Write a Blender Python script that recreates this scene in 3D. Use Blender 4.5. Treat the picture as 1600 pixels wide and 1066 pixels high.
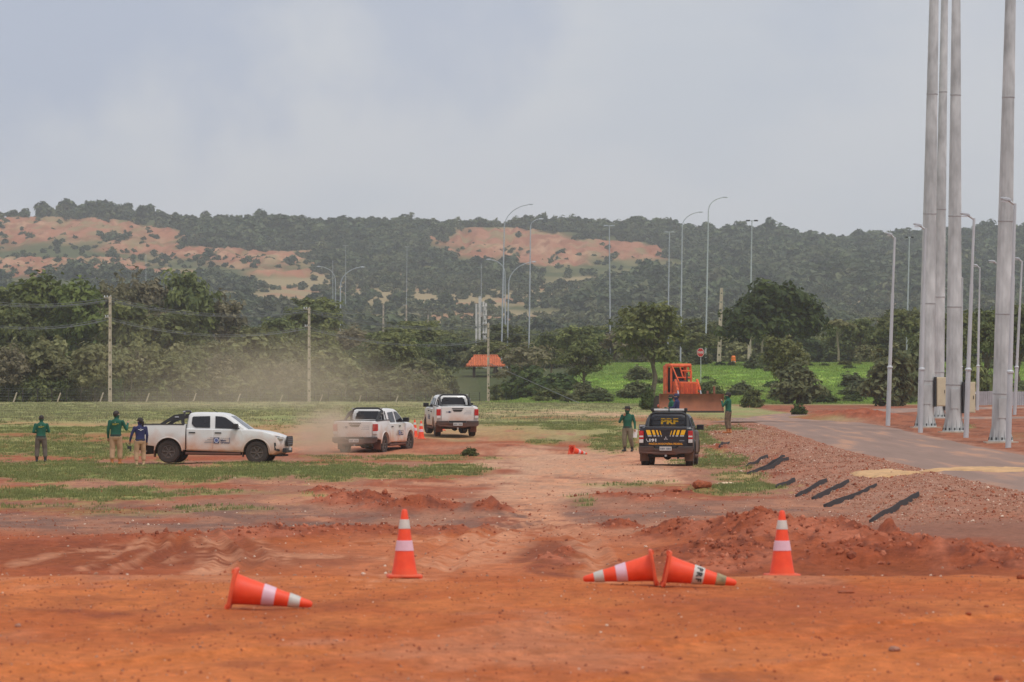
import bpy, bmesh, math, random
import numpy as np
from mathutils import Vector, Matrix, Euler

R = math.radians
SC = bpy.context.scene
for o in list(bpy.data.objects):
    bpy.data.objects.remove(o)
COL = SC.collection

# ---------------------------------------------------------------- camera
FPX, HOR, EYE = 6000.0, 649.0, 1.786        # focal length in photo pixels, eye-level row, eye height
cam = bpy.data.cameras.new('camera')
cam.sensor_width = 36.0
cam.lens = 36.0 * FPX / 1600.0
cam.shift_y = (HOR - 533.0) / 1600.0
cam.clip_start, cam.clip_end = 0.5, 12000.0
cam.dof.use_dof = True
cam.dof.focus_distance = 140.0
cam.dof.aperture_fstop = 5.6
camo = bpy.data.objects.new('camera', cam)
camo.location = (0, 0, EYE)
camo.rotation_euler = (R(90), 0, 0)
COL.objects.link(camo)
SC.camera = camo

# ---------------------------------------------------------------- world: overcast sky
SUN_EL, SUN_AZ = 62.0, -40.0                # azimuth measured from +Y (view direction) towards +X
world = bpy.data.worlds.new('World')
SC.world = world
world.use_nodes = True
wn, wl = world.node_tree.nodes, world.node_tree.links
wn.clear()
w_out = wn.new('ShaderNodeOutputWorld')
w_bg = wn.new('ShaderNodeBackground')
w_bg.inputs['Strength'].default_value = 0.1
sky = wn.new('ShaderNodeTexSky')
sky.sky_type = 'NISHITA'
sky.sun_disc = False
sky.sun_elevation = R(SUN_EL)
sky.sun_rotation = R(180 + SUN_AZ)
sky.air_density, sky.dust_density = 1.0, 3.0
w_tc = wn.new('ShaderNodeTexCoord')
w_map = wn.new('ShaderNodeMapping')
w_map.inputs['Scale'].default_value = (1.0, 1.0, 2.6)
w_map.inputs['Location'].default_value = (0.37, 0.0, 0.16)
w_n = wn.new('ShaderNodeTexNoise')
w_n.inputs['Scale'].default_value = 11.0
w_n.inputs['Detail'].default_value = 5.0
w_n.inputs['Roughness'].default_value = 0.45
w_ramp = wn.new('ShaderNodeValToRGB')
w_ramp.color_ramp.interpolation = 'EASE'
w_ramp.color_ramp.elements[0].position = 0.33
w_ramp.color_ramp.elements[0].color = (5.9, 6.25, 6.95, 1)
w_ramp.color_ramp.elements[1].position = 0.56
w_ramp.color_ramp.elements[1].color = (6.45, 6.65, 7.15, 1)
w_mix = wn.new('ShaderNodeMixRGB')
w_mix.inputs['Fac'].default_value = 0.92
wl.new(w_tc.outputs['Generated'], w_map.inputs['Vector'])
wl.new(w_map.outputs['Vector'], w_n.inputs['Vector'])
wl.new(w_n.outputs['Fac'], w_ramp.inputs['Fac'])
# two banks of thicker cloud high up
w_dir = wn.new('ShaderNodeVectorMath'); w_dir.operation = 'NORMALIZE'
wl.new(w_tc.outputs['Generated'], w_dir.inputs[0])
w_n2 = wn.new('ShaderNodeTexNoise')
w_n2.inputs['Scale'].default_value = 26.0
w_n2.inputs['Detail'].default_value = 5.0
wl.new(w_dir.outputs['Vector'], w_n2.inputs['Vector'])
w_col = w_ramp.outputs['Color']
for cpx, cpy, rad, amt in ((110, 30, .062, .85), (690, -30, .045, .7), (-500, -200, .08, .4), (1500, -300, .09, .4)):
    v = Vector(((cpx - 800) / FPX, 1.0, (HOR - cpy) / FPX)).normalized()
    ds = wn.new('ShaderNodeVectorMath'); ds.operation = 'DISTANCE'
    ds.inputs[1].default_value = v
    wl.new(w_dir.outputs['Vector'], ds.inputs[0])
    ma = wn.new('ShaderNodeMath'); ma.operation = 'MULTIPLY_ADD'
    ma.inputs[1].default_value = rad * 1.9
    wl.new(w_n2.outputs['Fac'], ma.inputs[0]); wl.new(ds.outputs['Value'], ma.inputs[2])
    mr_ = wn.new('ShaderNodeMapRange'); mr_.interpolation_type = 'SMOOTHSTEP'
    mr_.inputs['From Min'].default_value, mr_.inputs['From Max'].default_value = rad * 1.2, rad * 1.95
    mr_.inputs['To Min'].default_value, mr_.inputs['To Max'].default_value = amt, 0.0
    wl.new(ma.outputs[0], mr_.inputs['Value'])
    mx_ = wn.new('ShaderNodeMixRGB')
    mx_.inputs['Color2'].default_value = (4.6, 5.15, 6.5, 1)
    wl.new(mr_.outputs['Result'], mx_.inputs['Fac']); wl.new(w_col, mx_.inputs['Color1'])
    w_col = mx_.outputs['Color']
wl.new(sky.outputs['Color'], w_mix.inputs['Color1'])
wl.new(w_col, w_mix.inputs['Color2'])
wl.new(w_mix.outputs['Color'], w_bg.inputs['Color'])
wl.new(w_bg.outputs['Background'], w_out.inputs['Surface'])

# ---------------------------------------------------------------- sun (veiled by cloud)
sun = bpy.data.lights.new('sun', 'SUN')
sun.energy = 1.6
sun.angle = R(14)
sun.color = (1.0, 0.96, 0.9)
suno = bpy.data.objects.new('sun', sun)
_d = Vector((math.sin(R(180 + SUN_AZ)) * math.cos(R(SUN_EL)), math.cos(R(180 + SUN_AZ)) * math.cos(R(SUN_EL)), math.sin(R(SUN_EL))))
suno.rotation_euler = _d.to_track_quat('Z', 'Y').to_euler()
suno.location = (0, -20, 60)
COL.objects.link(suno)

SC.view_settings.view_transform = 'Standard'
SC.view_settings.look = 'None'
SC.view_settings.exposure = 0.0
SC.view_settings.gamma = 1.0
SC.view_settings.use_curve_mapping = False
SC.cycles.use_denoising = True
SC.cycles.max_bounces = 6
SC.cycles.volume_bounces = 1
SC.cycles.transparent_max_bounces = 12
SC.cycles.volume_step_rate = 1.0
SC.cycles.sample_clamp_indirect = 4.0

# ---------------------------------------------------------------- small helpers
def sstep(a, b, x):
    t = np.clip((np.asarray(x, float) - a) / (b - a), 0, 1)
    return t * t * (3 - 2 * t)

def _hash(ix, iy, seed):
    n = (ix.astype(np.int64) * 374761393 + iy.astype(np.int64) * 668265263 + seed * 1442695041) & 0xFFFFFFFF
    n = ((n ^ (n >> 13)) * 1274126177) & 0xFFFFFFFF
    n = (n ^ (n >> 16)) & 0xFFFF
    return n / 65535.0

def vnoise(x, y, seed=0):
    x, y = np.asarray(x, float), np.asarray(y, float)
    ix, iy = np.floor(x), np.floor(y)
    fx, fy = x - ix, y - iy
    fx, fy = fx * fx * (3 - 2 * fx), fy * fy * (3 - 2 * fy)
    a, b = _hash(ix, iy, seed), _hash(ix + 1, iy, seed)
    c, d = _hash(ix, iy + 1, seed), _hash(ix + 1, iy + 1, seed)
    return (a + (b - a) * fx) * (1 - fy) + (c + (d - c) * fx) * fy

def fbm(x, y, seed=0, octv=4, gain=0.5):
    s, a, t = 0.0, 1.0, 0.0
    x, y = np.asarray(x, float), np.asarray(y, float)
    for k in range(octv):
        s = s + a * vnoise(x, y, seed + k * 17)
        t += a
        a *= gain
        x, y = x * 2.03 + 11.3, y * 2.03 + 5.7
    return s / t

def srgb(r, g, b):
    def f(c):
        c /= 255.0
        return c / 12.92 if c <= 0.04045 else ((c + 0.055) / 1.055) ** 2.4
    return (f(r), f(g), f(b))

def P(px, py, D):
    return Vector(((px - 800.0) * D / FPX, D, EYE + (HOR - py) * D / FPX))

def tag(o, label=None, cat=None, group=None, kind=None):
    if label: o['label'] = label
    if cat: o['category'] = cat
    if group: o['group'] = group
    if kind: o['kind'] = kind
    return o

def empty(name, loc=(0, 0, 0), rz=0.0, label=None, cat=None, group=None):
    o = bpy.data.objects.new(name, None)
    o.empty_display_size = 0.3
    o.location = loc
    o.rotation_euler = (0, 0, rz)
    COL.objects.link(o)
    return tag(o, label, cat, group)

def copy_tree(o, parent=None):
    c = o.copy()
    COL.objects.link(c)
    c.parent = parent
    for ch in o.children:
        copy_tree(ch, c)
    return c

def mesh_np(name, V, F, smooth=False):
    """V (n,3), F (m,k) index array with one face size."""
    V = np.asarray(V, np.float32)
    F = np.asarray(F, np.int32)
    m = bpy.data.meshes.new(name)
    m.vertices.add(len(V))
    m.vertices.foreach_set('co', V.ravel())
    k = F.shape[1]
    m.loops.add(F.size)
    m.loops.foreach_set('vertex_index', F.ravel())
    m.polygons.add(len(F))
    m.polygons.foreach_set('loop_start', np.arange(0, F.size, k, dtype=np.int32))
    m.polygons.foreach_set('use_smooth', np.full(len(F), smooth))
    m.update(calc_edges=True)
    m.validate()
    return m

def obj(name, mesh, mat=None, parent=None, loc=None, rot=None):
    o = bpy.data.objects.new(name, mesh)
    if mat is not None:
        if not mesh.materials:
            for mm in (mat if isinstance(mat, (list, tuple)) else [mat]):
                mesh.materials.append(mm)
    COL.objects.link(o)
    if parent is not None: o.parent = parent
    if loc is not None: o.location = loc
    if rot is not None: o.rotation_euler = rot
    return o

class MB:
    """collects shapes for ONE mesh object"""
    def __init__(self):
        self.v, self.f = [], []
    def add(self, vs, fs):
        b = len(self.v)
        self.v += [tuple(p) for p in vs]
        self.f += [tuple(b + i for i in f) for f in fs]
        return self
    def box(self, x0, x1, y0, y1, z0, z1):
        vs = [(x, y, z) for z in (z0, z1) for y in (y0, y1) for x in (x0, x1)]
        return self.add(vs, [(0, 2, 3, 1), (4, 5, 7, 6), (0, 1, 5, 4), (2, 6, 7, 3), (0, 4, 6, 2), (1, 3, 7, 5)])
    def tube(self, pts, rad, n=8, cap=True):
        pts = [Vector(p) for p in pts]
        if not isinstance(rad, (list, tuple)): rad = [rad] * len(pts)
        vs, fs = [], []
        up0 = None
        for i, p in enumerate(pts):
            t = (pts[min(i + 1, len(pts) - 1)] - pts[max(i - 1, 0)])
            t = t.normalized() if t.length > 1e-9 else Vector((0, 0, 1))
            if up0 is None:
                a = Vector((0, 0, 1)) if abs(t.z) < 0.9 else Vector((1, 0, 0))
                up0 = (a - t * a.dot(t)).normalized()
            else:
                up0 = (up0 - t * up0.dot(t))
                up0 = up0.normalized() if up0.length > 1e-6 else t.orthogonal().normalized()
            s = t.cross(up0)
            for k in range(n):
                a = 2 * math.pi * k / n
                vs.append(p + (up0 * math.cos(a) + s * math.sin(a)) * rad[i])
        for i in range(len(pts) - 1):
            for k in range(n):
                fs.append((i * n + k, i * n + (k + 1) % n, (i + 1) * n + (k + 1) % n, (i + 1) * n + k))
        if cap:
            fs.append(tuple(range(n))[::-1])
            fs.append(tuple((len(pts) - 1) * n + k for k in range(n)))
        return self.add(vs, fs)
    def lathe(self, prof, n=20, axis='z', c=(0, 0, 0), closed=False):
        vs, fs = [], []
        for (r, h) in prof:
            for k in range(n):
                a = 2 * math.pi * k / n
                x, y, z = r * math.cos(a), r * math.sin(a), h
                if axis == 'y': x, y, z = x, z, y
                if axis == 'x': x, y, z = z, x, y
                vs.append((c[0] + x, c[1] + y, c[2] + z))
        m = len(prof)
        for i in range(m if closed else m - 1):
            j = (i + 1) % m
            for k in range(n):
                fs.append((i * n + k, i * n + (k + 1) % n, j * n + (k + 1) % n, j * n + k))
        if not closed:
            fs.append(tuple(range(n))[::-1])
            fs.append(tuple((m - 1) * n + k for k in range(n)))
        return self.add(vs, fs)
    def prism(self, poly, y0, y1, off=None):
        """polygon in (x,z) extruded along y; off(x,z)->extra y"""
        n = len(poly)
        g = off or (lambda x, z: 0.0)
        vs = [(x, y0 + g(x, z), z) for x, z in poly] + [(x, y1 + g(x, z), z) for x, z in poly]
        fs = [tuple(range(n)), tuple(range(n, 2 * n))[::-1]]
        for k in range(n):
            fs.append((k, n + k, n + (k + 1) % n, (k + 1) % n))
        return self.add(vs, fs)
    def loft(self, rings, cap=True):
        n = len(rings[0])
        vs = [p for r in rings for p in r]
        fs = []
        for i in range(len(rings) - 1):
            for k in range(n):
                fs.append((i * n + k, i * n + (k + 1) % n, (i + 1) * n + (k + 1) % n, (i + 1) * n + k))
        if cap:
            fs.append(tuple(range(n))[::-1])
            fs.append(tuple((len(rings) - 1) * n + k for k in range(n)))
        return self.add(vs, fs)
    def ball(self, c, r, n=10, m=7):
        if not isinstance(r, (list, tuple)): r = (r, r, r)
        rings = []
        for i in range(m):
            t = math.pi * (0.04 + 0.92 * i / (m - 1))
            rings.append([(c[0] + r[0] * math.sin(t) * math.cos(2 * math.pi * k / n), c[1] + r[1] * math.sin(t) * math.sin(2 * math.pi * k / n), c[2] - r[2] * math.cos(t)) for k in range(n)])
        return self.loft(rings)
    def mesh(self, name, smooth=None, bevel=0.0, seg=2):
        bm = bmesh.new()
        bv = [bm.verts.new(p) for p in self.v]
        for f in self.f:
            try: bm.faces.new([bv[i] for i in f])
            except ValueError: pass
        bmesh.ops.recalc_face_normals(bm, faces=bm.faces)
        if bevel > 0:
            es = [e for e in bm.edges if len(e.link_faces) == 2 and e.calc_face_angle(0) > 0.6]
            bmesh.ops.bevel(bm, geom=es, offset=bevel, segments=seg, profile=0.5, affect='EDGES', clamp_overlap=True)
        m = bpy.data.meshes.new(name)
        bm.to_mesh(m)
        bm.free()
        if smooth is not None:
            m.polygons.foreach_set('use_smooth', np.full(len(m.polygons), True))
            m.set_sharp_from_angle(angle=R(smooth))
        m.update()
        return m
    def build(self, name, mat, parent=None, smooth=35, bevel=0.0, seg=2, loc=None, rot=None):
        return obj(name, self.mesh(name, smooth, bevel, seg), mat, parent, loc, rot)

# ---------------------------------------------------------------- materials
MATS = {}
def _base(name):
    m = bpy.data.materials.new(name)
    m.use_nodes = True
    nt = m.node_tree
    return m, nt.nodes, nt.links, nt.nodes['Principled BSDF']

def pm(name, col, rough=0.6, metal=0.0, var=0.12, scale=4.0, bump=0.0, dirt=None, spec=0.5, coat=0.0, stretch=None):
    """procedural paint / metal / cloth: noise in colour and gloss, optional dirt rising from the ground (z in metres)"""
    if name in MATS: return MATS[name]
    m, N, L, b = _base(name)
    tc = N.new('ShaderNodeTexCoord')
    vec = tc.outputs['Object']
    if stretch:
        mp = N.new('ShaderNodeMapping')
        mp.inputs['Scale'].default_value = stretch
        L.new(vec, mp.inputs['Vector'])
        vec = mp.outputs['Vector']
    n1 = N.new('ShaderNodeTexNoise')
    n1.inputs['Scale'].default_value = scale
    n1.inputs['Detail'].default_value = 6.0
    L.new(vec, n1.inputs['Vector'])
    mix = N.new('ShaderNodeMixRGB')
    mix.inputs['Color1'].default_value = (*[max(0, c * (1 - var)) for c in col], 1)
    mix.inputs['Color2'].default_value = (*[min(1, c * (1 + var)) for c in col], 1)
    rp = N.new('ShaderNodeMapRange')
    rp.inputs['From Min'].default_value, rp.inputs['From Max'].default_value = 0.3, 0.7
    L.new(n1.outputs['Fac'], rp.inputs['Value'])
    L.new(rp.outputs['Result'], mix.inputs['Fac'])
    out = mix.outputs['Color']
    rr = N.new('ShaderNodeMapRange')
    rr.inputs['To Min'].default_value, rr.inputs['To Max'].default_value = max(0.02, rough - 0.08), min(1, rough + 0.08)
    L.new(n1.outputs['Fac'], rr.inputs['Value'])
    rout = rr.outputs['Result']
    if dirt:
        dcol, z0, z1, amt = dirt
        sx = N.new('ShaderNodeSeparateXYZ')
        L.new(tc.outputs['Object'], sx.inputs['Vector'])
        n2 = N.new('ShaderNodeTexNoise')
        n2.inputs['Scale'].default_value = 2.2
        n2.inputs['Detail'].default_value = 8.0
        L.new(tc.outputs['Object'], n2.inputs['Vector'])
        ad = N.new('ShaderNodeMath'); ad.operation = 'MULTIPLY_ADD'
        ad.inputs[1].default_value = -0.7 * (z1 - z0) * 2
        L.new(n2.outputs['Fac'], ad.inputs[0])
        L.new(sx.outputs['Z'], ad.inputs[2])
        mr = N.new('ShaderNodeMapRange')
        mr.inputs['From Min'].default_value, mr.inputs['From Max'].default_value = z0 - 0.7 * (z1 - z0), z1 - 0.7 * (z1 - z0)
        mr.inputs['To Min'].default_value, mr.inputs['To Max'].default_value = amt, 0.0
        L.new(ad.outputs['Value'], mr.inputs['Value'])
        mx = N.new('ShaderNodeMixRGB')
        L.new(mr.outputs['Result'], mx.inputs['Fac'])
        L.new(out, mx.inputs['Color1'])
        mx.inputs['Color2'].default_value = (*dcol, 1)
        out = mx.outputs['Color']
        ra = N.new('ShaderNodeMath'); ra.operation = 'MULTIPLY_ADD'
        ra.use_clamp = True
        ra.inputs[1].default_value = 0.5
        L.new(mr.outputs['Result'], ra.inputs[0])
        L.new(rout, ra.inputs[2])
        rout = ra.outputs['Value']
    L.new(out, b.inputs['Base Color'])
    L.new(rout, b.inputs['Roughness'])
    b.inputs['Metallic'].default_value = metal
    b.inputs['Specular IOR Level'].default_value = spec
    b.inputs['Coat Weight'].default_value = coat
    if bump > 0:
        bp = N.new('ShaderNodeBump')
        bp.inputs['Strength'].default_value = bump
        bp.inputs['Distance'].default_value = 0.02
        L.new(n1.outputs['Fac'], bp.inputs['Height'])
        L.new(bp.outputs['Normal'], b.inputs['Normal'])
    MATS[name] = m
    return m

def leafmat(name, c0, c1, transl=0.25, rnd=0.25):
    if name in MATS: return MATS[name]
    m, N, L, b = _base(name)
    at = N.new('ShaderNodeAttribute'); at.attribute_name = 'v'
    oi = N.new('ShaderNodeObjectInfo')
    mix = N.new('ShaderNodeMixRGB')
    mix.inputs['Color1'].default_value = (*c0, 1)
    mix.inputs['Color2'].default_value = (*c1, 1)
    L.new(at.outputs['Fac'], mix.inputs['Fac'])
    hs = N.new('ShaderNodeHueSaturation')
    mr = N.new('ShaderNodeMapRange')
    mr.inputs['To Min'].default_value, mr.inputs['To Max'].default_value = 1 - rnd, 1 + rnd
    L.new(oi.outputs['Random'], mr.inputs['Value'])
    L.new(mr.outputs['Result'], hs.inputs['Value'])
    mh = N.new('ShaderNodeMapRange')
    mh.inputs['To Min'].default_value, mh.inputs['To Max'].default_value = 0.485, 0.515
    mu = N.new('ShaderNodeMath'); mu.operation = 'FRACT'
    ml = N.new('ShaderNodeMath'); ml.operation = 'MULTIPLY'
    ml.inputs[1].default_value = 7.31
    L.new(oi.outputs['Random'], ml.inputs[0]); L.new(ml.outputs[0], mu.inputs[0])
    L.new(mu.outputs[0], mh.inputs['Value']); L.new(mh.outputs['Result'], hs.inputs['Hue'])
    L.new(mix.outputs['Color'], hs.inputs['Color'])
    L.new(hs.outputs['Color'], b.inputs['Base Color'])
    b.inputs['Roughness'].default_value = 0.65
    b.inputs['Specular IOR Level'].default_value = 0.25
    tr = N.new('ShaderNodeBsdfTranslucent')
    L.new(hs.outputs['Color'], tr.inputs['Color'])
    ms = N.new('ShaderNodeMixShader')
    ms.inputs['Fac'].default_value = transl
    L.new(b.outputs['BSDF'], ms.inputs[1]); L.new(tr.outputs['BSDF'], ms.inputs[2])
    L.new(ms.outputs['Shader'], N['Material Output'].inputs['Surface'])
    MATS[name] = m
    return m

def scatter(name, pts, rot, scl, sources, pick, label=None, cat=None):
    """one stuff object: copies of small source meshes set on points (for what nobody could count)"""
    pts = np.asarray(pts, np.float32)
    n = len(pts)
    me = bpy.data.meshes.new(name)
    me.vertices.add(n)
    me.vertices.foreach_set('co', pts.ravel())
    a = me.attributes.new('rot', 'FLOAT_VECTOR', 'POINT'); a.data.foreach_set('vector', np.asarray(rot, np.float32).ravel())
    scl = np.asarray(scl, np.float32)
    if scl.ndim == 1: scl = np.repeat(scl[:, None], 3, 1)
    a = me.attributes.new('scl', 'FLOAT_VECTOR', 'POINT'); a.data.foreach_set('vector', scl.ravel())
    a = me.attributes.new('pick', 'INT', 'POINT'); a.data.foreach_set('value', np.asarray(pick, np.int32))
    o = obj(name, me)
    src = bpy.data.collections.new(name + '_sources')
    for s in sources: src.objects.link(s)
    ng = bpy.data.node_groups.new(name + '_scatter', 'GeometryNodeTree')
    ng.interface.new_socket('Geometry', in_out='INPUT', socket_type='NodeSocketGeometry')
    ng.interface.new_socket('Geometry', in_out='OUTPUT', socket_type='NodeSocketGeometry')
    N, L = ng.nodes, ng.links
    gi, go = N.new('NodeGroupInput'), N.new('NodeGroupOutput')
    ip = N.new('GeometryNodeInstanceOnPoints')
    ci = N.new('GeometryNodeCollectionInfo')
    ci.inputs['Collection'].default_value = src
    ci.inputs['Separate Children'].default_value = True
    ci.inputs['Reset Children'].default_value = True
    ip.inputs['Pick Instance'].default_value = True
    def named(nm, ty):
        q = N.new('GeometryNodeInputNamedAttribute')
        q.data_type = ty
        q.inputs['Name'].default_value = nm
        return q.outputs['Attribute']
    L.new(gi.outputs[0], ip.inputs['Points'])
    L.new(ci.outputs[0], ip.inputs['Instance'])
    L.new(named('pick', 'INT'), ip.inputs['Instance Index'])
    L.new(named('rot', 'FLOAT_VECTOR'), ip.inputs['Rotation'])
    L.new(named('scl', 'FLOAT_VECTOR'), ip.inputs['Scale'])
    L.new(ip.outputs[0], go.inputs[0])
    md = o.modifiers.new('scatter', 'NODES')
    md.node_group = ng
    return tag(o, label, cat, kind='stuff')

def source(name, mesh, mat):
    o = bpy.data.objects.new(name, mesh)
    if not mesh.materials: mesh.materials.append(mat)
    return o
# ================================================================ TERRAIN
_gD = np.array([-60, 0, 30, 41.8, 43.4, 45.5, 49, 60, 76, 100, 128, 136, 150, 167, 200, 250, 300, 340, 450, 900, 1200])
_gZ = np.array([0, 0, 0, 0.0, -.02, -.15, -.21, -.28, -.35, -.18, .10, .14, .31, .88, 1.42, 2.04, 2.6, 2.97, 3.05, 4.0, 4.0])
_rD = np.array([-60, 40, 60, 75, 85, 90, 100, 120, 143, 158, 183, 210, 250, 280, 340, 450, 900, 1200])
_rZ = np.array([-.2, -.3, -.35, -.26, -.1, -.05, .05, .28, .57, .85, 1.3, 1.58, 1.95, 2.3, 2.9, 3.05, 4.0, 4.0])

def base_z(X, Y):
    w = 0.02 * np.abs(Y) + 0.3
    g = sum(np.interp(Y + k * w, _gD, _gZ) for k in (-1, -.5, 0, .5, 1)) / 5.0
    r = sum(np.interp(Y + k * w, _rD, _rZ) for k in (-1, -.5, 0, .5, 1)) / 5.0
    wob = (vnoise(Y * 0.12, X * 0 + 3.3, 5) - .5) * 1.0
    e = sstep(7.3, 11.4, X + wob)
    z = g + (r - g) * e
    rise = 5.0 * np.maximum(sstep(325, 470, Y) * sstep(-3, 13, X), sstep(430, 525, Y))
    return z + rise

def proj(X, Y, Z):
    return 800 + X / Y * FPX, HOR - (Z - EYE) * FPX / Y

def D_at(px, py):
    """distance at which the smooth ground shows at this photo pixel"""
    D = np.concatenate([np.arange(24, 43, .1), np.arange(46.5, 200, .25), np.arange(200, 520, 1.0)])
    yy = proj(0, D, base_z((px - 800) / FPX * D, D))[1]
    return float(D[np.argmin(np.abs(yy - py) + D * 1e-4)])

_eX, _eD = np.array([-400, -52, -35.5, -20.1, -2.7, 8, 20]), np.array([320, 327, 341.5, 384, 441, 470, 480])
def edge_D(X):
    """line along which the wood and its fence begin"""
    return np.interp(X, _eX, _eD)

# mounds of loose soil: (px, py foot, half width px, half depth m, height m, lumpiness)
_M = [(560, 790, 80, 2.6, .26, 1), (650, 800, 95, 2.2, .30, 1), (768, 802, 38, 1.8, .26, 1), (505, 772, 40, 2.0, .14, 1),
      (858, 880, 30, 1.8, .09, 1), (884, 870, 24, 1.8, .11, 1), (900, 890, 30, 1.6, .08, 1), (842, 892, 34, 1.6, .07, 1),
      (60, 852, 170, 2.2, .08, .5), (250, 846, 150, 2.0, .12, .7), (420, 842, 130, 2.2, .17, .9), (600, 838, 160, 2.0, .15, .9), (730, 834, 80, 1.8, .10, .8), (890, 826, 60, 1.5, .08, .6),
      (1270, 858, 130, 3.4, .30, 1), (1165, 850, 110, 3.4, .30, 1), (1120, 868, 110, 2.4, .16, 1), (1050, 846, 70, 2.2, .22, 1), (1215, 848, 60, 2.2, .14, 1), (970, 828, 45, 1.5, .16, 1), (1335, 862, 70, 2.4, .20, .9), (1060, 880, 60, 1.4, .16, 1),
      (1388, 850, 20, 1.2, .40, .6), (1420, 862, 40, 1.2, .18, .8),
      (1120, 896, 140, 1.6, .17, 1), (1290, 893, 150, 1.8, .24, 1), (1440, 892, 140, 1.8, .26, .9), (1570, 897, 120, 1.7, .24, .9),
      (1095, 768, 22, 1.8, .24, .6), (1060, 775, 45, 2.0, .12, .8), (960, 782, 90, 2.5, .12, .7), (1005, 786, 60, 2.0, .10, .7),
      (1345, 655, 75, 14, .50, .7), (1300, 648, 40, 10, .25, .7), (1215, 720, 16, 2.5, .12, .6), (1125, 705, 26, 5, .22, .6), (1220, 745, 22, 2.5, .14, .8),
      (470, 713, 70, 3, .10, .6), (650, 690, 60, 4, .14, .5), (790, 700, 60, 4, .12, .6), (850, 655, 120, 8, .12, .5), (1060, 660, 40, 6, .25, .5)]
MOUNDS = []
for (a, b_, hw, hd, h, lump) in _M:
    D = D_at(a, b_)
    MOUNDS.append(((a - 800) / FPX * D, D, hw / FPX * D, hd, h, lump))

RUTS = []
for (pa, pb, bow) in [((330, 895), (316, 842), .35), ((372, 895), (350, 842), .35), ((140, 892), (250, 846), .2), ((190, 893), (280, 848), .2), ((620, 896), (815, 815), -.5), ((700, 897), (850, 815), -.5), ((935, 897), (845, 815), .4), ((1010, 866), (1600, 884), .0), ((1040, 880), (1600, 897), .0), ((500, 850), (800, 848), .1)]:
    Da, Db = D_at(*pa), D_at(*pb)
    RUTS.append(((pa[0] - 800) / FPX * Da, Da, (pb[0] - 800) / FPX * Db, Db, bow))
for (pa, pb, bow) in [((-100, 1060), (900, 975), .2), ((600, 1040), (1700, 960), -.2), ((900, 1075), (1700, 1010), -.2)]:
    Da, Db = D_at(*pa), D_at(*pb)
    RUTS.append(((pa[0] - 800) / FPX * Da, Da, (pb[0] - 800) / FPX * Db, Db, bow))

def road_mask(X, Y):
    main = sstep(11.3, 11.9, X) * (1 - sstep(17.6, 18.2, X)) * sstep(60, 75, Y) * (1 - sstep(205, 215, Y))
    far = sstep(188, 196, Y) * (1 - sstep(316, 326, Y)) * sstep(11.0, 12.0, X)
    return np.maximum(main, far)

def ground_z(X, Y, detail=True):
    X, Y = np.asarray(X, float), np.asarray(Y, float)
    z = base_z(X, Y)
    rm = road_mask(X, Y)
    soft = (1 - rm)
    near = 1 - sstep(60, 140, Y)
    z = z + soft * ((fbm(X * .33, Y * .33, 3, 3) - .5) * (.07 + .08 * (1 - near)) + (fbm(X * 1.5, Y * .8, 9, 4, .55) - .5) * .075 * near)
    lump = np.zeros_like(z)
    for (cx, cy, rx, ry, h, lm) in MOUNDS:
        dx, dy = (X - cx) / rx, (Y - cy) / ry
        r2 = dx * dx + dy * dy
        wgt = np.exp(-r2 * 1.3)
        wgt = np.where(r2 < 6, wgt, 0)
        z = z + h * wgt * (0.62 + .76 * fbm(X * 1.7 + cx, Y * 1.7, 21, 3))
        lump = np.maximum(lump, wgt * lm * (h / .3 if h < .3 else 1))
    if detail:
        lum = np.clip(lump, 0, 1)
        z = z + lum * ((fbm(X * 4.5, Y * 3.0, 31, 4, .65) - .45) * .34 + (np.abs(fbm(X * 9, Y * 5, 41, 3) - .5) - .1) * -.14)
        # clods thrown over the edge of the embankment, grass humps far off
        emb = sstep(6.8, 8.5, X) * (1 - sstep(11.2, 11.8, X)) * sstep(70, 80, Y) * (1 - sstep(185, 200, Y))
        z = z + emb * (fbm(X * 3.2, Y * 1.2, 51, 3) - .5) * .16
        # ruts pressed by wheels: shallow grooves with a raised lip, curving through the churned ground
        for (x0, y0, x1, y1, bow) in RUTS:
            t = np.clip(((X - x0) * (x1 - x0) + (Y - y0) * (y1 - y0)) / ((x1 - x0) ** 2 + (y1 - y0) ** 2), 0, 1)
            ln = math.hypot(x1 - x0, y1 - y0)
            d = ((X - x0) * (y1 - y0) - (Y - y0) * (x1 - x0)) / ln - bow * 4 * t * (1 - t)
            on = sstep(0, .06, t) * (1 - sstep(.94, 1, t))
            tread = .6 + .4 * np.sin((t * ln) * 2 * math.pi / .16)
            z = z + on * (-.045 * np.exp(-(d / .11) ** 2) * (.75 + .25 * tread) + .028 * np.exp(-((np.abs(d) - .20) / .07) ** 2))
    return z

def gz(x, y):
    return float(ground_z(np.array([x]), np.array([y]))[0])

def hit(px, py, d0=22, d1=700):
    D = np.geomspace(d0, d1, 5000)
    z = ground_z((px - 800) / FPX * D, D)
    lz = EYE + (HOR - py) * D / FPX
    k = np.argmax(z >= lz)
    return Vector(((px - 800) / FPX * D[k], D[k], z[k]))

# ---------------------------------------------------------------- ground colour (what the soil, dust and grass are, patch by patch)
def A(r, g, b, k=0.86):
    return np.array(srgb(r, g, b)) / k

C_ORANGE, C_ORANGE2 = A(186, 106, 58), A(168, 89, 47)
C_PINK, C_PALE = A(182, 124, 94), A(190, 150, 122)
C_RED, C_DRED = A(148, 76, 48), A(108, 55, 38)
C_BROWN, C_GREYB = A(150, 104, 82), A(126, 92, 78)
C_GRASS, C_GRASS2, C_DRY = A(110, 120, 62), A(136, 140, 80), A(150, 138, 96)
C_FIELD, C_LUSH = A(134, 138, 86), A(128, 164, 62)
C_GRAVEL, C_SAND = A(158, 116, 96), A(192, 152, 108)
C_WOOD = A(70, 76, 44)

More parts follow.
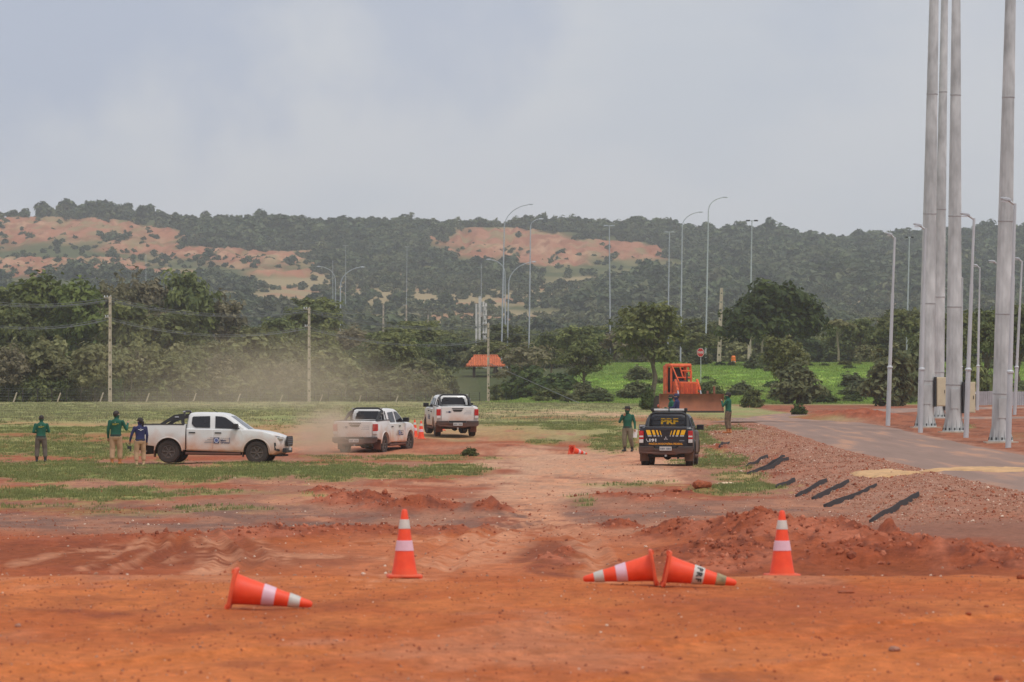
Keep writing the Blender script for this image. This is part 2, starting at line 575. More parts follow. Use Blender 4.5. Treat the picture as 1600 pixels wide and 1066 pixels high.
def blob(px, py, cx, cy, rx, ry, nz, soft=.45):
    r = np.sqrt(((px - cx) / rx) ** 2 + ((py - cy) / ry) ** 2)
    return sstep(-soft, soft, 1 - r + nz)

def stroke(px, py, pts, w):
    """soft band along a polyline; w in photo pixels (vertical, so it narrows with distance by itself)"""
    d = np.full(px.shape, 1e9)
    for (x0, y0), (x1, y1) in zip(pts[:-1], pts[1:]):
        # horizontal stretching: bands lie on the ground, seen almost edge on
        k = 0.25
        ax, ay, bx, by = x0 * k, y0, x1 * k, y1
        vx, vy = bx - ax, by - ay
        t = np.clip(((px * k - ax) * vx + (py - ay) * vy) / (vx * vx + vy * vy + 1e-9), 0, 1)
        d = np.minimum(d, np.hypot(px * k - ax - t * vx, py - ay - t * vy))
    return np.clip(1 - d / w, 0, 1)

GRASS_BLOBS = [  # px, py, rx, ry, weight
    (150, 738, 320, 15, 1), (430, 736, 190, 13, 1), (110, 772, 230, 8, .95), (300, 770, 140, 5, .6), (60, 790, 120, 5, .4), (330, 795, 90, 4, .45), (200, 800, 120, 5, .35),
    (700, 737, 60, 7, .9), (640, 745, 60, 5, .6), (650, 716, 110, 5, .6), (530, 716, 60, 4, .5), (90, 701, 170, 11, .95), (270, 700, 90, 8, .7), (60, 686, 120, 5, .6),
    (90, 645, 300, 12, .95), (110, 672, 180, 6, .7), (400, 642, 260, 9, .6), (620, 645, 160, 10, .6), (470, 662, 90, 10, .35),
    (850, 660, 110, 6, .8), (900, 668, 70, 5, .8), (860, 690, 30, 5, .7), (800, 634, 100, 4, .6), (950, 636, 60, 5, .4), (960, 690, 40, 12, .9), (1130, 683, 70, 15, 1), (1060, 690, 30, 14, .9),
    (1125, 722, 46, 13, 1), (1165, 762, 60, 8, 1), (1110, 768, 40, 6, .8), (1150, 745, 40, 6, .6), (910, 787, 18, 6, .8), (980, 757, 60, 4, .5), (1180, 645, 60, 8, .8), (1240, 650, 60, 5, .5), (1500, 668, 20, 4, .8), (1592, 681, 22, 6, 1), (1290, 640, 40, 5, .5)]

def ground_colour(X, Y, lump):
    zb = base_z(X, Y)
    px, py = proj(X, np.maximum(Y, 5.0), zb)
    n1 = fbm(X * .45, Y * .18, 71, 5) - .5
    n2 = fbm(X * 1.3, Y * .55, 72, 4) - .5
    n3 = fbm(X * .12, Y * .06, 73, 3) - .5
    n4 = fbm(X * 6, Y * 2.2, 74, 3) - .5
    n5 = fbm(X * .9, Y * .14, 75, 4) - .5
    def lerp(c, d, t): return c + (np.asarray(d) - c) * np.clip(t, 0, 1)[..., None]
    one = np.ones(X.shape + (3,))
    # foreground plateau
    c = one * C_ORANGE
    c = lerp(c, C_ORANGE2, sstep(-.12, .2, n1 + .5 * n2))
    c = lerp(c, C_RED, .55 * sstep(.08, .3, n5 + .4 * n2))
    c = lerp(c, C_PINK, .45 * sstep(.06, .3, fbm(X * .7, Y * .3, 81, 4) - .5 + .3 * n2))
    c = lerp(c, C_DRED, .55 * sstep(.10, .30, fbm(X * .55, Y * .25, 82, 5) - .5 + .25 * n4) * sstep(3.0, -2.5, X + 3 * n3))
    c = lerp(c, C_DRED, .45 * sstep(.10, .32, fbm(X * 1.1, Y * .4, 83, 5) - .5 + .3 * n4))
    # middle: churned track and stony brown waste
    mid = sstep(43.5, 46, Y)
    m = one * C_ORANGE2
    m = lerp(m, C_RED, .7 * sstep(-.05, .2, n1))
    m = lerp(m, A(182, 108, 70), .9 * blob(px, py, 680, 872, 300, 30, n1 * 1.0 + n2 * .5))
    m = lerp(m, C_PINK, .8 * blob(px, py, 990, 822, 110, 22, n1 * .9))
    m = lerp(m, C_DRED, .6 * blob(px, py, 180, 872, 320, 24, n5 * 1.6))
    m = lerp(m, C_DRED, .6 * blob(px, py, 1350, 885, 380, 28, n5 * 1.4))
    m = lerp(m, C_DRED, .75 * blob(px, py, 868, 868, 52, 28, n2 * 1.4 + n4))
    m = lerp(m, C_DRED, .35 * sstep(.05, .3, n2 + n4 * .5))
    br = one * C_GREYB
    br = lerp(br, C_BROWN, sstep(-.1, .15, n2))
    br = lerp(br, C_RED, .7 * sstep(.02, .22, n1 + .3 * n3))
    m = lerp(m, br, blob(px, py, 330, 808, 620, 28, n1 * .6, .3))
    m = lerp(m, br, sstep(838, 800, py + n1 * 60) * (px < 1400))
    m = lerp(m, C_GREYB, .8 * blob(px, py, 1540, 830, 190, 34, n1 * .5, .3))
    m = lerp(m, C_RED, .85 * blob(px, py, 1530, 803, 150, 9, n1 * .9, .3))
    m = lerp(m, C_RED, .6 * blob(px, py, 1480, 850, 110, 10, n2 * 1.4, .3))
    c = lerp(c, m, mid)
    # far: trodden pinkish field with tracks
    f = one * C_BROWN
    f = lerp(f, C_PINK, .8 * sstep(-.06, .22, n5 + .3 * n2))
    f = lerp(f, C_RED, .8 * sstep(-.06, .16, n1 + .5 * n3))
    f = lerp(f, C_PALE, .75 * blob(px, py, 915, 728, 150, 28, n5 * 1.8 + n2))
    f = lerp(f, C_PALE, .6 * blob(px, py, 870, 768, 90, 20, n5 * 1.8 + n2))
    f = lerp(f, C_PINK, .6 * blob(px, py, 560, 690, 260, 14, n1))
    c = lerp(c, f, sstep(798, 775, py + n1 * 34))
    g = one * C_DRY
    g = lerp(g, C_FIELD, sstep(-.15, .1, n1))
    g = lerp(g, C_BROWN, .8 * sstep(.02, .16, n5 + n3 * .4) * sstep(640, 660, py))
    g = lerp(g, C_PINK, .5 * blob(px, py, 560, 676, 330, 13, n1))
    c = lerp(c, g, sstep(700, 676, py + n1 * 26) * sstep(90, 100, Y))
    # pale stony strip and red strips in the far field
    c = lerp(c, C_PALE, .95 * stroke(px, py, [(740, 648), (860, 645), (960, 648), (1050, 652)], 6) * sstep(-.25, .1, n2))
    c = lerp(c, C_RED, .8 * stroke(px, py, [(940, 660), (1060, 655), (1180, 662), (1300, 652), (1420, 650)], 9))
    c = lerp(c, C_RED, .75 * stroke(px, py, [(0, 678), (120, 682), (250, 680), (330, 684)], 7) * sstep(-.3, .1, n1))
    c = lerp(c, C_RED, .9 * stroke(px, py, [(0, 713), (200, 714), (330, 716), (480, 711), (640, 697), (800, 690), (960, 700)], 6))
    c = lerp(c, C_PINK, .6 * stroke(px, py, [(0, 661), (150, 664), (420, 668), (660, 668)], 4))
    # lush slope and woodland floor
    lush = sstep(318, 335, Y) * sstep(-2, 6, X + 14 * n3)
    lc = lerp(one * C_LUSH, A(158, 182, 84), sstep(-.1, .2, n1))
    lc = lerp(lc, A(88, 112, 48), .9 * sstep(.0, .22, n2 * .6 + n3 + n1 * .5))
    lc = lerp(lc, A(158, 156, 92), .6 * sstep(.05, .2, fbm(X * .2, Y * .04, 84, 4) - .5))
    c = lerp(c, lc, lush * (1 - sstep(470, 490, Y)))
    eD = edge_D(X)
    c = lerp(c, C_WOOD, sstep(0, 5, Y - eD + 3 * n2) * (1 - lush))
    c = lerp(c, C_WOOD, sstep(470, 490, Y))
    # pale wheel tracks
    for pts, w, s in (([(600, 905), (740, 872), (800, 835), (822, 800), (845, 765), (900, 735), (1010, 712)], 16, .85),
                      ([(940, 905), (925, 872), (915, 850), (870, 826), (832, 797)], 10, .85),
                      ([(1030, 826), (940, 822), (860, 812)], 9, .75), ([(480, 742), (700, 757), (850, 752), (1080, 742)], 4, .7),
                      ([(780, 716), (900, 706), (980, 716)], 3, .8), ([(420, 785), (500, 812), (520, 822)], 5, .6), ([(318, 840), (346, 868), (330, 894)], 9, .95), ([(20, 880), (120, 862), (260, 850)], 4, .7), ([(300, 896), (380, 876), (470, 868), (600, 872)], 5, .7), ([(560, 850), (680, 846), (800, 840)], 5, .7),
                      ([(130, 890), (190, 862), (240, 846)], 4, .65), ([(180, 892), (230, 866), (260, 850)], 4, .65), ([(210, 888), (320, 866), (420, 858)], 3, .5), ([(400, 846), (440, 868), (450, 880)], 4, .5),
                      ([(0, 757), (250, 752), (480, 756), (640, 770)], 5, .6), ([(0, 730), (130, 729), (360, 727)], 2, .6), ([(1090, 728), (900, 742), (760, 748)], 3, .6), ([(1060, 740), (880, 762)], 3, .6)):
        c = lerp(c, C_PALE * .45 + A(186, 114, 76) * .55, .85 * s * np.sqrt(stroke(px, py, pts, w)) * sstep(-.22, .12, n4 * .8 + n2))
    # embankment gravel, verge
    emb = sstep(6.6, 8.0, X + 2.4 * n1) * sstep(72, 82, Y + 8 * n1) * (1 - sstep(190, 205, Y))
    gv = lerp(one * C_GRAVEL, C_BROWN, sstep(-.1, .2, n2))
    gv = lerp(gv, A(156, 100, 76), .4 * sstep(-.08, .2, n1 + n4 * .4))
    c = lerp(c, gv, emb)
    verge = sstep(17.2, 18.4, X + 1.0 * n2) * sstep(60, 70, Y) * (1 - sstep(300, 330, Y))
    vg = lerp(one * A(150, 92, 66), A(112, 66, 48), sstep(-.1, .2, n2 + .5 * n4))
    vg = lerp(vg, C_BROWN, .7 * sstep(.0, .2, n1 + .4 * n4))
    c = lerp(c, vg, verge)
    # heaps of fresh red soil
    hp = lerp(one * C_RED, C_DRED, sstep(-.06, .22, n4 + .6 * n2))
    hp = lerp(hp, A(176, 104, 76), .7 * sstep(.0, .25, n2))
    c = lerp(c, hp, sstep(.12, .55, lump + .5 * n2))
    # grass
    gr = np.zeros(X.shape)
    for (cx, cy, rx, ry, w) in GRASS_BLOBS:
        gr = np.maximum(gr, w * blob(px, py, cx, cy, rx, ry, n5 * 1.7 + n2 * 1.2 + n4 * .8 + .06, .5))
    gr = np.where(Y > 72, gr, 0) * (1 - sstep(.2, .5, lump)) * (1 - road_mask(X, Y))
    gr = gr * (1 - .85 * emb * (X > 8.6) * (Y < 175))
    gcol = lerp(one * C_GRASS, C_GRASS2, sstep(-.1, .25, n2))
    gcol = lerp(gcol, C_DRY, .6 * sstep(690, 650, py) * sstep(-.1, .2, n1))
    c = lerp(c, gcol, gr * .88 * sstep(-.35, .15, n4 + .6 * n2 + .1))
    # small mottling
    n6 = fbm(X * 14, Y * 3.5, 76, 3) - .5
    c = c * (1 + .34 * n4[..., None] + .22 * n2[..., None] + .22 * n6[..., None])
    return np.clip(c, .01, 1), gr, lush, emb

def lump_at(X, Y):
    l = np.zeros_like(X)
    for (cx, cy, rx, ry, h, lm) in MOUNDS:
        r2 = ((X - cx) / rx) ** 2 + ((Y - cy) / ry) ** 2
        l = np.maximum(l, np.exp(-r2 * 1.3) * min(1, lm) * min(1, h / .15))
    return l

def soil_material():
    m, N, L, b = _base('soil')
    at = N.new('ShaderNodeAttribute'); at.attribute_name = 'soil'
    geo = N.new('ShaderNodeNewGeometry')
    n1 = N.new('ShaderNodeTexNoise'); n1.inputs['Scale'].default_value = 7.0; n1.inputs['Detail'].default_value = 9.0; n1.inputs['Roughness'].default_value = .65
    n2 = N.new('ShaderNodeTexVoronoi'); n2.inputs['Scale'].default_value = 13.0
    n3 = N.new('ShaderNodeTexNoise'); n3.inputs['Scale'].default_value = 55.0; n3.inputs['Detail'].default_value = 4.0
    for n in (n1, n2, n3): L.new(geo.outputs['Position'], n.inputs['Vector'])
    mr = N.new('ShaderNodeMapRange')
    mr.inputs['From Min'].default_value, mr.inputs['From Max'].default_value = .3, .7
    mr.inputs['To Min'].default_value, mr.inputs['To Max'].default_value = .74, 1.26
    L.new(n1.outputs['Fac'], mr.inputs['Value'])
    mr3 = N.new('ShaderNodeMapRange')
    mr3.inputs['From Min'].default_value, mr3.inputs['From Max'].default_value = .3, .7
    mr3.inputs['To Min'].default_value, mr3.inputs['To Max'].default_value = .86, 1.14
    L.new(n3.outputs['Fac'], mr3.inputs['Value'])
    mul = N.new('ShaderNodeMath'); mul.operation = 'MULTIPLY'
    L.new(mr.outputs['Result'], mul.inputs[0]); L.new(mr3.outputs['Result'], mul.inputs[1])
    vm = N.new('ShaderNodeVectorMath'); vm.operation = 'SCALE'
    L.new(at.outputs['Color'], vm.inputs[0]); L.new(mul.outputs[0], vm.inputs['Scale'])
    L.new(vm.outputs['Vector'], b.inputs['Base Color'])
    b.inputs['Roughness'].default_value = .95
    b.inputs['Specular IOR Level'].default_value = .15
    ad = N.new('ShaderNodeMath'); ad.operation = 'ADD'
    L.new(n1.outputs['Fac'], ad.inputs[0])
    m2 = N.new('ShaderNodeMath'); m2.operation = 'MULTIPLY'; m2.inputs[1].default_value = -.35
    L.new(n2.outputs['Distance'], m2.inputs[0]); L.new(m2.outputs[0], ad.inputs[1])
    bp = N.new('ShaderNodeBump'); bp.inputs['Strength'].default_value = .55; bp.inputs['Distance'].default_value = .05
    L.new(ad.outputs[0], bp.inputs['Height']); L.new(bp.outputs['Normal'], b.inputs['Normal'])
    return m
M_SOIL = soil_material()

def fan_rows():
    ys = [-60, -30, -10, 0, 5, 10, 14, 18, 20, 22]
    D = 23.0
    while D < 230:
        ys.append(D)
        D += max(.05, .95 * D * D / (FPX * (2.0 if D > 45 else 1.8)) * (1.0 if D < 130 else .55))
    while D < 480:
        ys.append(D); D += 2.2
    while D < 1300:
        ys.append(D); D += 14
    return np.array(ys)

def build_ground():
    Y = fan_rows()
    u = np.concatenate([-np.geomspace(1, .001, 34)[:-1] * 4.2 - 1.12, np.linspace(-1.12, 1.12, 640), np.geomspace(.001, 1, 34)[1:] * 4.2 + 1.12])
    half = np.maximum(np.abs(Y), 12) * 800 / FPX
    X = half[:, None] * u[None, :]
    YY = np.repeat(Y[:, None], len(u), 1)
    Z = ground_z(X, YY)
    lump = lump_at(X, YY)
    colr, gr, lush, emb = ground_colour(X, YY, lump)
    nr, nc = X.shape
    V = np.stack([X, YY, Z], -1).reshape(-1, 3)
    i = np.arange((nr - 1) * nc).reshape(nr - 1, nc)[:, :-1].ravel()
    F = np.stack([i, i + 1, i + nc + 1, i + nc], 1)
    me = mesh_np('ground', V, F, smooth=True)
    ca = me.color_attributes.new('soil', 'FLOAT_COLOR', 'POINT')
    ca.data.foreach_set('color', np.concatenate([colr.reshape(-1, 3), np.ones((nr * nc, 1))], 1).astype(np.float32).ravel())
    return tag(obj('ground', me, M_SOIL), kind='structure')
build_ground()

# ---------------------------------------------------------------- road
def strip(name, path, width, lift, mat, step=1.5, cols=14, edge=.25, seed=0):
    pts = [Vector((*p, 0)) for p in path]
    dense = []
    for i in range(len(pts) - 1):
        p0, p1, p2, p3 = pts[max(i - 1, 0)], pts[i], pts[i + 1], pts[min(i + 2, len(pts) - 1)]
        n = max(2, int((p2 - p1).length / step))
        for k in range(n):
            t = k / n
            dense.append(0.5 * ((2 * p1) + (-p0 + p2) * t + (2 * p0 - 5 * p1 + 4 * p2 - p3) * t * t + (-p0 + 3 * p1 - 3 * p2 + p3) * t ** 3))
    dense.append(pts[-1])
    d = np.array([(p.x, p.y) for p in dense])
    t = np.gradient(d, axis=0)
    t /= np.linalg.norm(t, axis=1)[:, None]
    nrm = np.stack([-t[:, 1], t[:, 0]], 1)
    s = np.linspace(-1, 1, cols)
    off = np.repeat(s[None, :] * width / 2, len(d), 0)
    k = np.arange(len(d))
    off[:, 0] += (fbm(k * .35, k * 0 + seed, 7, 3) - .5) * edge * 2
    off[:, -1] += (fbm(k * .35, k * 0 + seed + 9, 8, 3) - .5) * edge * 2
    XY = d[:, None, :] + nrm[:, None, :] * off[:, :, None]
    Z = base_z(XY[..., 0], XY[..., 1]) + lift
    edge_drop = np.zeros(cols); edge_drop[0] = edge_drop[-1] = .05
    Z = Z - edge_drop[None, :]
    V = np.concatenate([XY, Z[..., None]], -1).reshape(-1, 3)
    nr, nc = Z.shape
    i = np.arange((nr - 1) * nc).reshape(nr - 1, nc)[:, :-1].ravel()
    F = np.stack([i, i + nc, i + nc + 1, i + 1], 1)
    return obj(name, mesh_np(name, V, F, True), mat)

def asphalt_material():
    m, N, L, b = _base('asphalt')
    geo = N.new('ShaderNodeNewGeometry')
    mp = N.new('ShaderNodeMapping'); mp.inputs['Scale'].default_value = (1.3, .11, 1)
    L.new(geo.outputs['Position'], mp.inputs['Vector'])
    n1 = N.new('ShaderNodeTexNoise'); n1.inputs['Scale'].default_value = 1.0; n1.inputs['Detail'].default_value = 7
    L.new(mp.outputs['Vector'], n1.inputs['Vector'])
    n2 = N.new('ShaderNodeTexNoise'); n2.inputs['Scale'].default_value = 30.0; n2.inputs['Detail'].default_value = 3
    L.new(geo.outputs['Position'], n2.inputs['Vector'])
    rp = N.new('ShaderNodeValToRGB')
    e = rp.color_ramp.elements
    e[0].position, e[0].color = .36, (*srgb(146, 122, 110), 1)
    e[1].position, e[1].color = .66, (*srgb(184, 142, 118), 1)
    q = e.new(.52); q.color = (*srgb(154, 128, 116), 1)
    L.new(n1.outputs['Fac'], rp.inputs['Fac'])
    mr = N.new('ShaderNodeMapRange'); mr.inputs['To Min'].default_value, mr.inputs['To Max'].default_value = .7, 1.3
    L.new(n2.outputs['Fac'], mr.inputs['Value'])
    vm = N.new('ShaderNodeVectorMath'); vm.operation = 'SCALE'
    L.new(rp.outputs['Color'], vm.inputs[0]); L.new(mr.outputs['Result'], vm.inputs['Scale'])
    L.new(vm.outputs['Vector'], b.inputs['Base Color'])
    b.inputs['Roughness'].default_value = .95
    b.inputs['Specular IOR Level'].default_value = .12
    bp = N.new('ShaderNodeBump'); bp.inputs['Strength'].default_value = .3; bp.inputs['Distance'].default_value = .02
    L.new(n2.outputs['Fac'], bp.inputs['Height']); L.new(bp.outputs['Normal'], b.inputs['Normal'])
    return m
M_ASPH = asphalt_material()
tag(strip('road', [(14.7, 40), (14.75, 80), (14.8, 130), (14.9, 165), (14.9, 200), (14.2, 214)], 5.6, .035, M_ASPH), kind='structure')
tag(strip('side_road', [(13.0, 194), (16, 206), (24, 214), (36, 218), (60, 222)], 7.0, .05, M_ASPH, seed=3), kind='structure')
tag(strip('far_road', [(15.0, 200), (17.5, 226), (22.5, 252), (31, 275), (44, 292), (70, 304)], 6.5, .042, M_ASPH, seed=5), kind='structure')

def sand_patch(name, cx, cy, rx, ry, h, lift, label):
    n, m = 56, 15
    V = [(cx, cy, 0)]
    for i in range(1, m + 1):
        for k in range(n):
            a = 2 * math.pi * k / n
            q = i / m * (1 + 1.5 * (float(fbm(math.cos(a) * 3.5 + cx, math.sin(a) * 3.5 + cy, 12, 4, .7)) - .5))
            V.append((cx + rx * q * math.cos(a), cy + ry * q * math.sin(a), 0))
    V = np.array(V)
    r = np.concatenate([[0], np.repeat(np.arange(1, m + 1) / m, n)])
    V[:, 2] = ground_z(V[:, 0], V[:, 1], False) + lift + h * (1 - r ** 2) * (.4 + 1.2 * fbm(V[:, 0] * 2.2, V[:, 1] * .8, 14, 3)) - .10 * (r > .99) - .03 * (r > .8)
    F = []
    for k in range(n): F.append((0, 1 + k, 1 + (k + 1) % n, 0))
    F4 = [(1 + (i - 1) * n + k, 1 + i * n + k, 1 + i * n + (k + 1) % n, 1 + (i - 1) * n + (k + 1) % n) for i in range(1, m) for k in range(n)]
    me = bpy.data.meshes.new(name)
    me.from_pydata([tuple(v) for v in V], [], [f[:3] for f in F] + F4)
    me.polygons.foreach_set('use_smooth', np.full(len(me.polygons), True))
    return tag(obj(name, me, pm('sand', tuple(C_SAND), .95, var=.2, scale=3, bump=.4)), label, 'sand', kind='stuff')
sand_patch('sand', 14.3, 111, 2.4, 2.6, .08, .03, 'yellow sand spilled across the asphalt road')
sand_patch('sand', 10.5, 108.5, .95, 2.8, .05, .05, 'yellow sand patch on the gravel shoulder of the road')

# ---------------------------------------------------------------- hills
def hill_ridge(px):
    return np.interp(px, [-2500, -600, 0, 150, 300, 500, 700, 850, 1100, 1300, 1600, 2200, 4000], [350, 338, 340, 336, 342, 352, 357, 358, 367, 378, 376, 384, 396])

def hill_z(X, Y):
    px = 800 + X / Y * FPX
    t = np.clip((Y - 900) / 1500.0, 0, 1)
    yr = hill_ridge(px)
    prof = .30 * t + .70 * t ** 1.25
    py = 556 + (yr - 556) * prof
    z = EYE + (HOR - py) * Y / FPX
    z = z + (fbm(X * .006, Y * .004, 91, 4) - .5) * 16 * t * (1 - .6 * t)
    back = np.clip((Y - 2400) / 1500.0, 0, 1)
    z = z - back * 60 - back ** 2 * 40
    return np.where(Y < 900, np.interp(Y, [600, 900], [5.0, 15.7]), z)

RED_SCARS = [(70, 368, 210, 22), (-120, 368, 180, 24), (225, 384, 100, 16), (310, 398, 80, 11), (400, 406, 105, 12), (90, 412, 150, 9), (150, 428, 160, 8),
             (790, 374, 120, 13), (900, 388, 130, 12), (990, 396, 75, 10), (860, 408, 60, 8), (730, 398, 60, 6), (445, 428, 60, 6)]
TAN_FIELDS = [(620, 458, 260, 18), (330, 442, 220, 8), (1050, 440, 160, 8), (1130, 500, 260, 12), (250, 470, 260, 14), (700, 505, 300, 16), (1450, 505, 200, 14), (870, 462, 70, 16), (480, 440, 120, 7), (720, 470, 90, 8), (1330, 480, 120, 10), (560, 432, 120, 4)]

def hill_masks(X, Y, Z):
    px, py = proj(X, Y, Z)
    n = (fbm(X * .02, Y * .012, 95, 4) - .5) * 1.6
    red = np.zeros_like(X); tan = np.zeros_like(X)
    for (a, b_, rx, ry) in RED_SCARS: red = np.maximum(red, blob(px, py, a, b_, rx, ry, n, .3))
    for (a, b_, rx, ry) in TAN_FIELDS: tan = np.maximum(tan, blob(px, py, a, b_, rx, ry, n, .4))
    return red, tan, px, py

def build_hills():
    Y = np.concatenate([np.linspace(600, 2500, 270), np.linspace(2520, 4200, 30)])
    u = np.concatenate([-np.geomspace(1, .003, 20)[:-1] * 2.4 - 1.3, np.linspace(-1.3, 1.3, 420), np.geomspace(.003, 1, 20)[1:] * 2.4 + 1.3])
    X = (Y * 800 / FPX)[:, None] * u[None, :]
    YY = np.repeat(Y[:, None], len(u), 1)
    Z = hill_z(X, YY)
    red, tan, px, py = hill_masks(X, YY, Z)
    # gullied relief on the bare earth
    Z = Z + red * (np.abs(fbm(X * .11, YY * .012, 97, 4) - .5) * -16 + 2.5)
    n1 = fbm(X * .05, YY * .02, 98, 4) - .5
    n2 = fbm(X * .2, YY * .05, 99, 3) - .5
    c = np.ones(X.shape + (3,)) * A(78, 82, 48)
    def lerp(c, d, t): return c + (np.asarray(d) - c) * np.clip(t, 0, 1)[..., None]
    c = lerp(c, A(112, 104, 66), sstep(-.05, .2, n1))
    c = lerp(c, A(148, 130, 96), tan)
    c = lerp(c, A(160, 112, 84), .7 * tan * sstep(.05, .2, n1))
    rc = lerp(np.ones(X.shape + (3,)) * A(160, 108, 82), A(176, 136, 106), sstep(-.05, .2, n1 + n2 * .6))
    rc = lerp(rc, A(140, 86, 62), .85 * sstep(.0, .16, n2))
    rc = lerp(rc, A(132, 122, 84), .7 * sstep(.0, .2, fbm(X * .11, YY * .03, 100, 4) - .5))
    c = lerp(c, rc, red)
    nr, nc = X.shape
    V = np.stack([X, YY, Z], -1).reshape(-1, 3)
    i = np.arange((nr - 1) * nc).reshape(nr - 1, nc)[:, :-1].ravel()
    F = np.stack([i, i + 1, i + nc + 1, i + nc], 1)
    me = mesh_np('hills', V, F, True)
    ca = me.color_attributes.new('soil', 'FLOAT_COLOR', 'POINT')
    ca.data.foreach_set('color', np.concatenate([np.clip(c, 0, 1).reshape(-1, 3), np.ones((nr * nc, 1))], 1).astype(np.float32).ravel())
    tag(obj('hills', me, M_SOIL), kind='structure')
build_hills()
# ================================================================ VEGETATION
RNG = np.random.default_rng(7)

def leaf_quads(cent, nrm, size, rng, aspect=1.7):
    """one rhombus-like leaf spray per centre"""
    n = len(cent)
    t = rng.normal(size=(n, 3))
    t -= nrm * (t * nrm).sum(1)[:, None]
    t /= np.linalg.norm(t, axis=1)[:, None] + 1e-9
    b = np.cross(nrm, t)
    s = size[:, None]
    fold = nrm * s * .18
    V = np.stack([cent - t * s * .5 * aspect, cent - b * s * .5 + fold, cent + t * s * .5 * aspect, cent + b * s * .5 + fold], 1).reshape(-1, 3)
    F = np.arange(4 * n).reshape(n, 4)
    return V, F

def crown_mesh(name, seed, lobes, n_clump, per, leaf, clump_r, mat, down=-.35, shell=.55, noise=.25):
    """lobes: list of (cx,cy,cz,rx,ry,rz); clumps of leaf sprays spread through the lobes, thicker towards the outside"""
    rng = np.random.default_rng(seed)
    vol = np.array([(l[3] * l[4] * l[5]) ** (2 / 3) for l in lobes])
    which = rng.choice(len(lobes), n_clump, p=vol / vol.sum())
    L = np.array(lobes)[which]
    d = rng.normal(size=(n_clump, 3))
    d /= np.linalg.norm(d, axis=1)[:, None]
    flip = d[:, 2] < down
    d[flip, 2] *= -rng.random(flip.sum())
    rr = (shell + (1 - shell) * rng.random(n_clump)) ** 1.0 * (1 + noise * (rng.random(n_clump) - .6))
    inner = rng.random(n_clump) < .2
    rr[inner] *= .6
    cc = L[:, :3] + d * L[:, 3:] * rr[:, None]
    cl = np.repeat(np.arange(n_clump), per)
    off = rng.normal(size=(len(cl), 3))
    off /= np.linalg.norm(off, axis=1)[:, None]
    off *= (rng.random(len(cl)) ** .5)[:, None] * clump_r * np.array([1, 1, .7]) * rng.uniform(.6, 1.3, n_clump)[cl][:, None]
    cent = cc[cl] + off
    nrm = rng.normal(size=(len(cl), 3)) * .5 + d[cl] * .45 + off / clump_r * 1.1 + np.array([0, 0, .7])
    nrm /= np.linalg.norm(nrm, axis=1)[:, None]
    V, F = leaf_quads(cent, nrm, leaf * rng.uniform(.55, 1.3, len(cl)), rng)
    me = mesh_np(name, V, F)
    v = np.clip(rng.random(n_clump)[cl] * .7 + rng.random(len(cl)) * .4 - .05, 0, 1)  # clump tone varies at random; lit clumps and dark gaps put into colour
    at = me.attributes.new('v', 'FLOAT', 'POINT')
    at.data.foreach_set('value', np.repeat(v, 4).astype(np.float32))
    me.materials.append(mat)
    return me, cc

def trunk_mesh(name, seed, h, r, tips, mat, lean=.05, fork=.45, branch_r=.35):
    rng = np.random.default_rng(seed)
    mb = MB()
    top = Vector((rng.normal() * lean * h, rng.normal() * lean * h, h))
    pts = [Vector((0, 0, -.3)), Vector((0, 0, 0)), top * .35 + Vector((rng.normal(), rng.normal(), 0)) * r * .7, top * .7 + Vector((rng.normal(), rng.normal(), 0)) * r, top]
    rad = [r * 1.35, r * 1.15, r * .9, r * .72, r * .4]
    mb.tube(pts, rad, 7)
    for tip in tips:
        tip = Vector(tip)
        f = rng.uniform(fork, .95)
        a = top * f
        mid = a.lerp(tip, .5) + Vector((rng.normal(), rng.normal(), rng.normal() * .5)) * (tip - a).length * .08
        mb.tube([a, mid, tip], [r * branch_r, r * branch_r * .6, r * .08], 5)
    return mb.mesh(name, 50), mat

M_BARK = pm('bark', srgb(98, 84, 68), .9, var=.3, scale=6, bump=.6)
M_BARKP = pm('pale_bark', srgb(150, 138, 118), .9, var=.25, scale=6, bump=.5)
LM = {
    'dark': leafmat('leaf_dark', (.034, .058, .017), (.140, .185, .052), .3),
    'mid': leafmat('leaf_mid', (.068, .088, .026), (.265, .280, .095), .3),
    'olive': leafmat('leaf_olive', (.108, .116, .046), (.370, .350, .160), .3),
    'bright': leafmat('leaf_bright', (.072, .112, .024), (.250, .300, .078), .3),
    'dry': leafmat('leaf_dry', (.115, .105, .060), (.340, .290, .170), .3),
    'hill': leafmat('leaf_hill', (.042, .064, .030), (.140, .162, .076), .25, rnd=.32),
    'scrubby': leafmat('leaf_scrubby', (.075, .085, .042), (.230, .235, .120), .25, rnd=.4),
    'grass': leafmat('grass_blade', (.195, .225, .075), (.330, .340, .145), .45),
    'dark_olive': leafmat('leaf_dark_olive', (.072, .092, .036), (.260, .270, .125), .3),  # own dark olive of the dense low-branched bushes
    'field': leafmat('field_blade', (.220, .225, .110), (.360, .345, .190), .45),
    'lush': leafmat('lush_blade', (.215, .315, .070), (.350, .430, .130), .45),
}

PROTO = {}
def proto(key, seed, lobes, n_clump, per, leaf, cr, lm, h, r, ntip=8, bark=M_BARK, **kw):
    me, cc = crown_mesh('crown_' + key, seed, lobes, n_clump, per, leaf, cr, LM[lm], **kw)
    rng = np.random.default_rng(seed + 5)
    tips = cc[rng.choice(len(cc), min(ntip, len(cc)), replace=False)]
    tm, bk = trunk_mesh('trunk_' + key, seed, h, r, tips, bark)
    tm.materials.append(bk)
    v = np.empty(len(me.vertices) * 3, np.float32)
    me.vertices.foreach_get('co', v)
    v = v.reshape(-1, 3)
    lo, hi = np.percentile(v, 1, axis=0), np.percentile(v, 99.3, axis=0)
    PROTO[key] = (me, tm, float(hi[2]), float(hi[0] - lo[0]))

